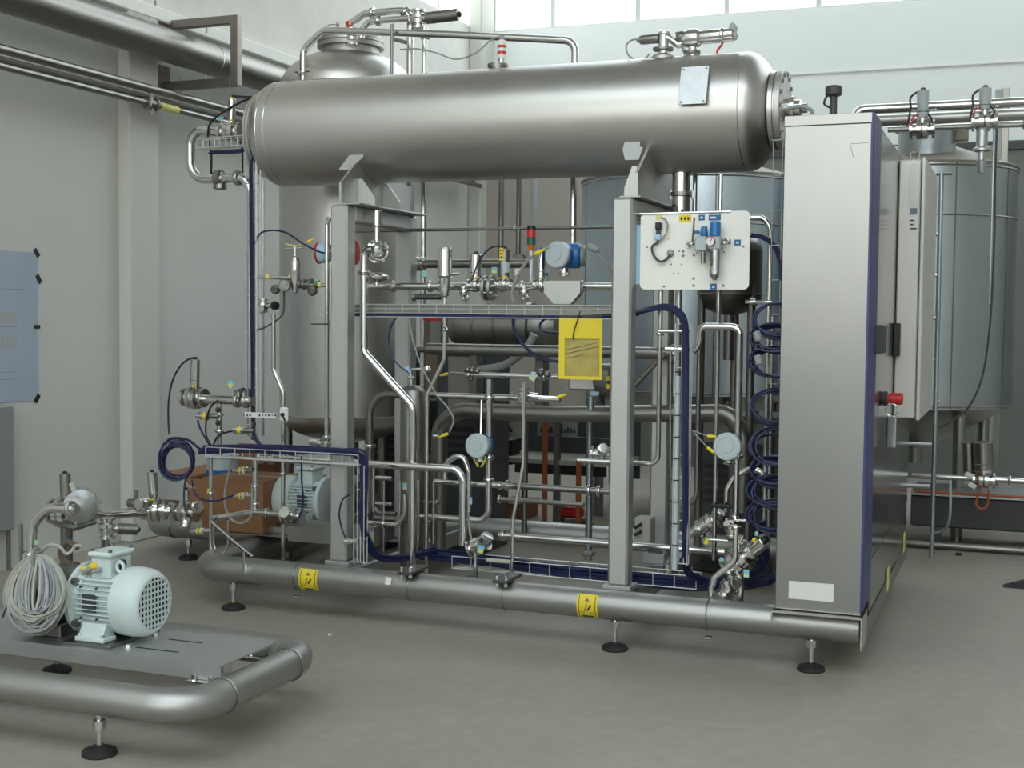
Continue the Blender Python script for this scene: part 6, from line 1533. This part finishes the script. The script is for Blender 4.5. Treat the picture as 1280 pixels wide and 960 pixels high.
MB().span(PY(537, 440, 7.098), PY(551, 400, 7.092), 0.003).build('box_lid', 'cable_grey', rl)

# ================================================================== right part of the skid
YR = 5.85
o = run('vessel_outlet', 'thick short outlet pipe under the vessel with bolted clamp', [(852, 205), (852, 244), (852, 270)], 6.08, 23, 'polished_steel')
ferr = MB().lathe([(0.045, -0.012), (0.060, -0.009), (0.060, 0.009), (0.045, 0.012)], PY(852, 243, 6.08), (0, 0, 1), 28).build('outlet_clamp', 'dull_steel', o)
for px in (838, 866): MB().cyl(PY(px, 249, 6.05), PY(px, 238, 6.05), 0.010, 8).build('clamp_bolt', 'bright_steel', ferr)
run('outlet_drop', 'grey upright pipe below the cream panel beside the navy bundle', [(850, 262), (849, 380), (847, 470)], 6.0, 9, 'polished_steel')
run('tall_pipe', 'tall slim pipe passing behind the cream panel near the vessel', [(901, 218), (898, 360), (896, 480), (893, 560), (891, 700)], 5.95, 5.6, 'polished_steel')
run('tall_pipe', 'slim upright pipe right of the thick vessel outlet', [(869, 216), (868.5, 280), (868, 350)], 6.3, 6, 'polished_steel')
run('tall_pipe', 'slim upright pipe left of the crook-shaped pipe', [(874, 432), (873, 500), (872, 600), (865, 622), (850, 640)], 6.05, 6, 'dull_steel', bend=0.08)
run('crook_pipe', 'bright pipe bent like a crook beneath the cream panel', [(866, 440), (874, 430), (878, 408), (892, 402), (915, 402), (925, 412), (922, 480), (919, 572)], 5.80, 9, 'bright_steel', bend=0.05, clamps=((6, 0.98),))
run('side_riser', 'upright pipe bending from the panel edge down behind the navy coils', [(934, 272), (955, 272), (963, 285), (962, 360), (960, 480), (957, 690)], 5.98, 7, 'polished_steel', bend=0.06)
run('side_riser', 'thin upright pipe close to the cabinet behind the navy coils', [(966, 395), (966, 500), (964, 690)], 5.92, 4.5, 'polished_steel')
MB().tube([PY(932, 377, 5.95), PY(965, 378, 5.95)], 0.010, 10).build('pipe_clip', 'polished_steel', bpy.data.objects['side_riser'])
MB().lathe([(0.016, -0.01), (0.016, 0.012)], PY(941, 377, 5.95), (1, 0, 0), 12).build('clip_nut', 'bright_steel', bpy.data.objects['side_riser'])
dv = thing('buffer_vessel', 'dark upright buffer vessel with dished bottom behind the cream panel', 'vessel', PY(912, 395, 6.9))
q = PY(912, 368, 6.9); R = 40*mpp(q)
zz = 1.86
MB().lathe([(R, q.z), (R, zz)], (q.x, 6.9, 0), (0, 0, 1), 40).build('shell', 'dark_steel', dv)
MB().lathe([(0, q.z-0.11)]+[(R*math.cos(math.pi/2*i/8), q.z-0.11*math.sin(math.pi/2*i/8)) for i in range(7, -1, -1)], (q.x, 6.9, 0), (0, 0, 1), 40).build('bottom_head', 'dark_steel', dv)
MB().lathe([(R*math.cos(math.pi/2*i/8), zz+0.11*math.sin(math.pi/2*i/8)) for i in range(8)]+[(0, zz+0.11)], (q.x, 6.9, 0), (0, 0, 1), 40).build('top_head', 'dark_steel', dv)
for i in range(3):
    a_ = math.radians(90+120*i); MB().cyl((q.x+R*0.9*math.cos(a_), 6.9+R*0.9*math.sin(a_), 0.28), (q.x+R*0.9*math.cos(a_), 6.9+R*0.9*math.sin(a_), q.z+0.05), 0.022, 12).build('leg', 'dull_steel', dv)
MB().cyl((q.x, 6.9, q.z-0.35), (q.x, 6.9, q.z-0.10), 0.03, 16).build('outlet', 'dull_steel', dv)
MB().lathe([(R+0.002, q.z-0.004), (R+0.004, q.z), (R+0.002, q.z+0.004)], (q.x, 6.9, 0), (0, 0, 1), 40).build('weld_seam', 'dull_steel', dv)
run('diagonal_brace', 'dark diagonal brace behind the right grey post', [(793, 482), (812, 462), (832, 442)], 6.2, 6.5, 'dull_steel')
# navy bundle and conduit beside the tray
bundle('cable_bundle', 'thick navy bundle arching from the middle tray down the right riser', [PY(785, 392, 5.84), PY(805, 388, 5.76), PY(825, 384, 5.72), PY(843, 387, 5.70), PY(855, 402, 5.70), PY(857, 440, 5.70), PY(857, 520, 5.70), PY(857, 600, 5.70), PY(857, 680, 5.72), PY(860, 715, 5.80), PY(880, 726, 5.88)], 8, 0.006, 0.011, seed=14)
o = run('grey_conduit', 'pale grey flexible conduit with black ties beside the navy bundle', [(847, 470), (845, 560), (843, 650), (843, 690), (847, 712)], 5.72, 7.5, 'cover_grey', cat='conduit', bend=0.06)
for i in range(9):
    py = 465+27*i; p = PY(846.5-0.0175*(py-465), py, 5.72); MB().ring(p, (0, 0, 1), 0.0155, 0.003, 16, 6).build('cable_tie', 'black', o)
A, B = PY(856, 405, 5.735), PY(856, 705, 5.735); B.x = A.x
wire_tray('wire_tray', 'upright wire tray carrying the thick navy bundle', A, B, (0, -1, 0), 0.07, 0.03, 0.095)
wt = MB().tube([PY(838, 440, 5.74), PY(838, 700, 5.74)], 0.004, 8).build('guide_wire', 'polished_steel', None, 'thin upright guide wire left of the pale conduit', 'wire')
bar = MB().tube([PY(823, 414, 5.80), PY(862, 414, 5.80)], 0.008, 10).build('cross_bar', 'polished_steel', None, 'short steel cross bar behind the navy bundle top', 'bar')
bar = MB().tube([PY(832, 436, 5.80), PY(862, 437, 5.80)], 0.012, 10).build('cross_bar', 'bright_steel', None, 'short bright cross bar just below the navy bundle bend', 'bar')
# navy coils against the cabinet
names = ('topmost', 'second', 'third', 'fourth', 'fifth', 'sixth', 'seventh', 'lowest')
for i, (py, hh) in enumerate(((400, 20), (422, 17), (454, 18), (507, 20), (559, 21), (589, 16), (615, 17), (645, 18))):
    lab = 'topmost navy cable loop beside the cabinet edge' if i == 0 else ('lowest navy cable loop beside the cabinet foot' if i == 7 else '%s navy cable loop from the top beside the cabinet edge' % names[i])
    p = PY(953, py, 5.66); k = mpp(p)
    cc = V(-0.978, 5.66, p.z)
    coil('cable_coil', lab, cc, (0.12, -0.93, 0.34), 0.098, hh*k*1.05, 5, 0.0055, seed=20+i, spread=1.6)
for i, py in enumerate((420, 450)):
    sn = MB().box(PY(947+i, py, 5.60), (0.030, 0.02, 0.045), 0.006, Matrix.Rotation(-0.3, 3, 'Y')).build('cable_plug', 'cable_grey', None, ['pale grey plug dangling in the second navy loop', 'pale grey plug dangling in the third navy loop'][i], 'plug')
bundle('cable_bundle', 'navy cables arching from the cream panel back to the coils', [PY(936, 296, 5.80), PY(950, 299, 5.78), PY(964, 308, 5.75), PY(972, 325, 5.70), PY(974, 350, 5.68)], 4, 0.006, 0.014, seed=31)
bundle('cable_bundle', 'navy cables falling from the coils to the low tray end', [PY(950, 655, 5.68), PY(945, 675, 5.72), PY(955, 700, 5.75), PY(945, 715, 5.8), PY(915, 722, 5.86), PY(880, 727, 5.9)], 8, 0.007, 0.02, seed=32)
A, B = PY(973, 175, 5.70), PY(969, 480, 5.70); B.x = A.x
wire_tray('wire_tray', 'slim upright wire tray against the cabinet left edge', A, B, (-0.3, -1, 0), 0.045, 0.02, 0.14, 0.002, longs=((-0.5, 0), (0.5, 0)))
# round transmitter right
t, p, R, ax = transmitter('pressure_transmitter', 'round grey pressure transmitter below the crook-shaped pipe by the coils', 910, 558, 5.76, 35, 'cover_grey', 'pale_grey', 0, 0.07, 0.02)
for (px, py, dx, dz) in ((895, 546, -1, 0.05), (893, 566, -1, 0.7)):
    q = PY(px, py, 5.75); MB().lathe([(0.006, 0), (0.008, 0.01), (0.008, 0.035), (0.005, 0.04)], q, (dx, 0, dz), 10).build('yellow_plug', 'yellow', t)
    MB().tube(curve([q+V(dx, 0, dz).normalized()*0.04, q+V(dx, 0, dz).normalized()*0.075+V(0, 0, 0.01), q+V(dx, 0, dz).normalized()*0.12+V(0, 0, 0.02)]), 0.003, 6).build('plug_cable', 'cable_grey', t)
run('transmitter_leg', 'bright upright pipe under the right round transmitter', [(921, 574), (920, 600), (919, 640), (918, 652)], 5.80, 7, 'bright_steel', clamps=((2, 0.5),))
run('arch_pipe', 'small chrome arch pipe behind the lower navy loops', [(908, 640), (909, 612), (918, 596), (935, 587), (950, 588), (957, 598)], 5.95, 7, 'bright_steel', bend=0.05)
# lower right valve group
v = valve('large_valve', 'large chrome valve with slanting actuator low by the cabinet', PY(925, 700, 5.72), (0.7, 0, 0.7), 0.034, PY(956, 675, 5.68), 0.036, 'bright_steel', body=1.15)
tagplate(v, PY(933, 717, 5.62), 0.024, 0.034)
for (px, py, m_) in ((943, 675, 'yellow'), (946, 667, 'tag_green')): MB().box(PY(px, py, 5.64), (0.016, 0.016, 0.02), 0.003).build('plug_block', m_, v)
run('swan_pipe', 'chrome swan-neck drain pipe falling onto the base pipe', [(920, 655), (918, 683), (914, 700), (893, 722), (889, 735), (886, 752)], 5.64, 8, 'bright_steel', bend=0.04, clamps=((0, 0.15),))
run('swan_pipe', 'second curved chrome pipe beside the swan-neck drain', [(926, 668), (921, 680), (921, 700), (922, 712), (926, 724), (925, 752)], 5.70, 9, 'polished_steel', bend=0.04)
v = valve('drain_valve', 'small chrome elbow valve above the swan-neck drain', PY(915, 660, 5.66), (0, 0, 1), 0.018, PY(908, 654, 5.62), 0.016, 'bright_steel', plug=False, cap=None)
MB().cyl(PY(920, 650, 5.64), PY(932, 651, 5.64), 0.006, 8).build('side_pin', 'bright_steel', v)
v = valve('drain_valve', 'chrome flap valve low between drain pipes and base pipe', PY(912, 732, 5.68), (0.5, 0, 1), 0.024, PY(921, 728, 5.64), 0.028, 'polished_steel', plug=False, cap=None)
h = run('hand_lever', 'steel lever with yellow tip beside the swan-neck drain', [(910, 676), (886, 673), (882, 679)], 5.62, 3, 'polished_steel', bend=0.015, cat='lever')
MB().tube([PY(885, 673, 5.62), PY(882, 680, 5.62)], 0.008, 8).build('yellow_tip', 'yellow', h)
v = valve('rear_valve', 'chrome valve body behind the slim tall pipe near the base', PY(886, 655, 6.0), (0.8, 0, 0.5), 0.026, PY(902, 640, 5.98), 0.022, 'bright_steel', plug=False, cap=None)
run('black_lever', 'black lever arm above the chrome rear valve', [(889, 632), (915, 627)], 5.9, 4.5, 'black', cat='lever')
run('slant_pipe', 'steel pipe slanting forward behind the navy bundle foot', [(862, 668), (878, 655), (888, 645)], 6.05, 12, 'polished_steel')
lg = MB().lathe([(0.02, 0), (0.02, 0.04)], PY(878, 720, 5.7), (1, 0, 0), 12)
tg = thing('pipe_tag', 'small cyan tag low beside the navy bundle foot', 'tag', PY(902, 703, 5.7)); tagplate(tg, PY(902, 700, 5.7), 0.022, 0.02, 'tag_cyan', 'tag_green', 0.6)
gb = thing('solenoid_block', 'grey square solenoid block behind the right rear post', 'solenoid', PY(805, 675, 6.2))
MB().span(PY(799, 676, 6.25), PY(813, 648, 6.15), 0.006).build('block', 'cable_beige', gb)
MB().tube([PY(802, 655, 6.15), PY(793, 660, 6.12)], 0.008, 8).build('terminal', 'black', gb); MB().tube([PY(802, 664, 6.15), PY(793, 669, 6.12)], 0.008, 8).build('terminal', 'black', gb)
pb_ = thing('terminal_box', 'grey boxes lying in the low tray behind the right post', 'junction box', PY(820, 705, 5.98))
MB().span(PY(806, 702, 6.0), PY(830, 693, 5.95), 0.004).build('box_body', 'cable_grey', pb_)
MB().span(PY(812, 694, 5.99), PY(826, 690, 5.96), 0.003).build('box_lid', 'anthracite', pb_)

# ================================================================== background right
YH = 8.6
run('header_pipe', 'upper steel header pipe running behind the cabinet along the tanks', [(1068, 150), (1074, 137), (1090, 131), (1290, 121), (2400, 65)], YH, 12, 'polished_steel', bend=0.12)
run('header_pipe', 'thick pale header pipe just below the upper header', [(1090, 151), (1290, 140), (2350, 82)], YH+0.3, 15, 'vessel_steel')
run('header_pipe', 'lower thin header pipe behind the tank manway', [(1110, 162), (1290, 153), (2350, 98)], YH+0.45, 8, 'polished_steel', clamps=((0, 0.95),))
for i, (px, top_, bot_) in enumerate(((1153, 113, 162), (1231, 110, 152))):
    v = valve('header_valve', ['header valve with cable loop above the tank manway', 'header valve with long sleeve above the tank top'][i], PY(px, bot_, YH-0.02), (1, 0, 0), 0.034, PY(px+1, top_, YH-0.02), 0.036, 'pale_grey', cap='anthracite', plug=False)
    MB().tube(curve([PY(px+1, top_-1, YH-.02), PY(px-8, top_+3, YH-.02), PY(px-15, top_+10, YH-.02), PY(px-15, top_+24, YH-.05), PY(px-19, bot_-4, YH-.05)]), 0.007, 6).build('valve_cable', 'anthracite', v)
    MB().tube(curve([PY(px-6, bot_-18, YH-.05), PY(px-12, bot_-15, YH-.07), PY(px-14, bot_-4, YH-.07)]), 0.005, 6).build('red_wire', 'red', v)
    MB().tube(curve([PY(px+7, bot_-20, YH-.05), PY(px+12, bot_-12, YH-.07), PY(px+8, bot_-6, YH-.07)]), 0.006, 6).build('black_wire', 'black', v)
    if i == 1:
        MB().lathe([(0.035, 0), (0.035, 0.14), (0.055, 0.15), (0.055, 0.165), (0.025, 0.17), (0.025, 0.22), (0.035, 0.225), (0.02, 0.30)], PY(px-3, bot_+3, YH-.02), (0, 0, -1), 18).build('sleeve', 'galvanized', v)
p = PY(1249, 112, 10.9)
MB().span((p.x-0.028, 10.87, 0), (p.x+0.028, 10.93, p.z), 0.003).build('frame_post', 'pale_grey', None, 'pale square post standing behind the long-sleeve header valve', 'post')
p = PY(1258, 110, 10.9)
MB().span((p.x-0.026, 10.87, 0), (p.x+0.026, 10.93, p.z), 0.003).build('frame_post', 'dull_steel', None, 'dark slim post right beside the pale square post at the tanks', 'post')
run('tank_rail', 'thin upright rail in front of the process tank near the enclosure', [(1177, 216), (1177, 300), (1173, 450), (1168, 612), (1167, 698)], 8.3, 6, 'tank_steel', cat='rail')
o = bpy.data.objects['tank_rail']
for py in (293, 344, 398, 450, 502): MB().cyl(PY(1167, py, 8.3), PY(1174, py, 8.3), 0.012, 10).build('rail_clip', 'polished_steel', o)
MB().tube([PY(1170, 218, 8.3), PY(1190, 217, 8.3)], 0.008, 8).build('rail_cap', 'dull_steel', o)
for (a_, b_, py) in ((1136, 1165, 555), (1134, 1163, 607)): MB().tube([PY(a_, py, 8.3), PY(b_, py+1, 8.3)], 0.013, 10).build('rail_bracket', 'galvanized', o)
run('tank_hose', 'thin grey tube hanging across the process tank to the outlet', [(1247, 143, 8.9), (1244, 220), (1243, 300), (1238, 400), (1228, 470), (1210, 510), (1186, 528), (1172, 535)], 8.62, 2.6, 'anthracite', smooth_curve=True, cat='tube')
run('tank_hose', 'straight pale tube standing beside the header valve sleeve', [(1244, 124), (1243, 260), (1239, 380)], 8.6, 3, 'galvanized', cat='tube')
run('outlet_line', 'polished outlet pipe running beneath the process tank', [(1140, 594), (1180, 597), (1240, 600), (1295, 605), (1700, 634)], 8.7, 7, 'polished_steel', clamps=((2, 0.05), (2, 0.4)))
v = valve('tank_outlet_valve', 'dull upright outlet valve below the process tank leg', PY(1230, 600, 8.7), (1, 0, 0), 0.03, PY(1228, 552, 8.7), 0.060, 'dull_steel', plug=False, cap=None)
MB().cyl(PY(1210, 554, 8.72), PY(1211, 590, 8.72), 0.035, 16).build('side_bottle', 'dull_steel', v)
MB().lathe([(0.02, -0.012), (0.034, -0.01), (0.034, 0.01), (0.02, 0.012)], PY(1222, 600, 8.68), (1, 0, 0), 16).build('orange_ring', 'brown_paint', v)
for (px, py) in ((1211, 594), (1215, 607)): MB().box(PY(px, py, 8.6), (0.05, 0.02, 0.03), 0.005, Matrix.Rotation(0.4, 3, 'Y')).build('white_tag', 'white_plastic', v)
run('orange_cable', 'orange cable drooping along the trough below the tank', [(1142, 614), (1180, 616), (1230, 617), (1290, 622), (1500, 640)], 8.75, 3.5, 'rust_orange', cat='cable')
run('orange_cable', 'orange cable loop hanging from the tank outlet valve', [(1226, 585), (1228, 605), (1220, 628), (1226, 636), (1234, 632), (1236, 612)], 8.66, 3, 'rust_orange', smooth_curve=True, cat='cable')
tr = thing('floor_trough', 'dark steel trough channel raised along the floor under the tanks', 'trough', PY(1210, 655, 9.0))
a, b = PY(1138, 648, 9.0), PY(1300, 655, 9.0)
MB().span((a.x, 9.0, 0.13), (3.2, 9.5, PY(1210, 622, 9.0).z), 0.01).build('trough_side', 'anthracite', tr)
MB().span((a.x, 8.97, PY(1210, 622, 9.0).z), (3.2, 9.5, PY(1210, 617, 9.0).z), 0.004).build('trough_rim', 'galvanized', tr)
for xx in (-0.5, 0.1, 0.7, 1.6, 2.6, 3.1): MB().span((xx, 9.1, 0), (xx+0.05, 9.15, 0.13)).build('trough_leg', 'dark_steel', tr)
run('floor_pipe', 'long dull grey pipe lying on the floor right of the cabinet', [(1128, 683, 8.9), (1300, 692, 8.9), (2100, 735, 8.9)], 8.9, 11, 'dull_steel')
fp = bpy.data.objects['floor_pipe']; fp.location.z = 0.0
run('drain_hose', 'pale grey hose hanging down and trailing onto the far floor', [(1188, 600, 8.6), (1188, 630, 8.6), (1186, 652, 8.7), (1178, 664, 8.9), (1160, 668, 9.0)], 8.6, 3.5, 'cover_grey', smooth_curve=True, cat='hose')
bl = thing('rubber_wedge_block', 'black rubber wedge entering at the right edge of the floor', 'foot', PZ(1280, 736, 0))
p = PZ(1282, 734, 0)
MB().prism([(p.x-0.12, p.y-0.06, 0), (p.x+0.25, p.y-0.08, 0), (p.x+0.25, p.y+0.02, 0.09), (p.x+0.0, p.y-0.02, 0.035)], (0, 0.09, 0)).build('rubber_wedge', 'rubber', bl)
MB().cyl((p.x+0.15, p.y, 0.03), (p.x+0.15, p.y, 0.35), 0.02, 12).build('foot_stem', 'dull_steel', bl)
for (px, py, s_) in ((412, 794, 0.010), (1198, 694, 0.02)):
    p = PZ(px, py, 0)
    MB().lathe([(s_, 0), (s_*1.1, s_*0.4), (s_*0.6, s_*0.8), (0, s_*0.9)], (p.x, p.y, 0), (0, 0, 1), 7).build('debris', 'label_white' if px < 600 else 'rubber', None, 'small pale crumb lying on the open floor before the base pipe' if px < 600 else 'small dark scrap lying on the floor right of the cabinet', 'debris')
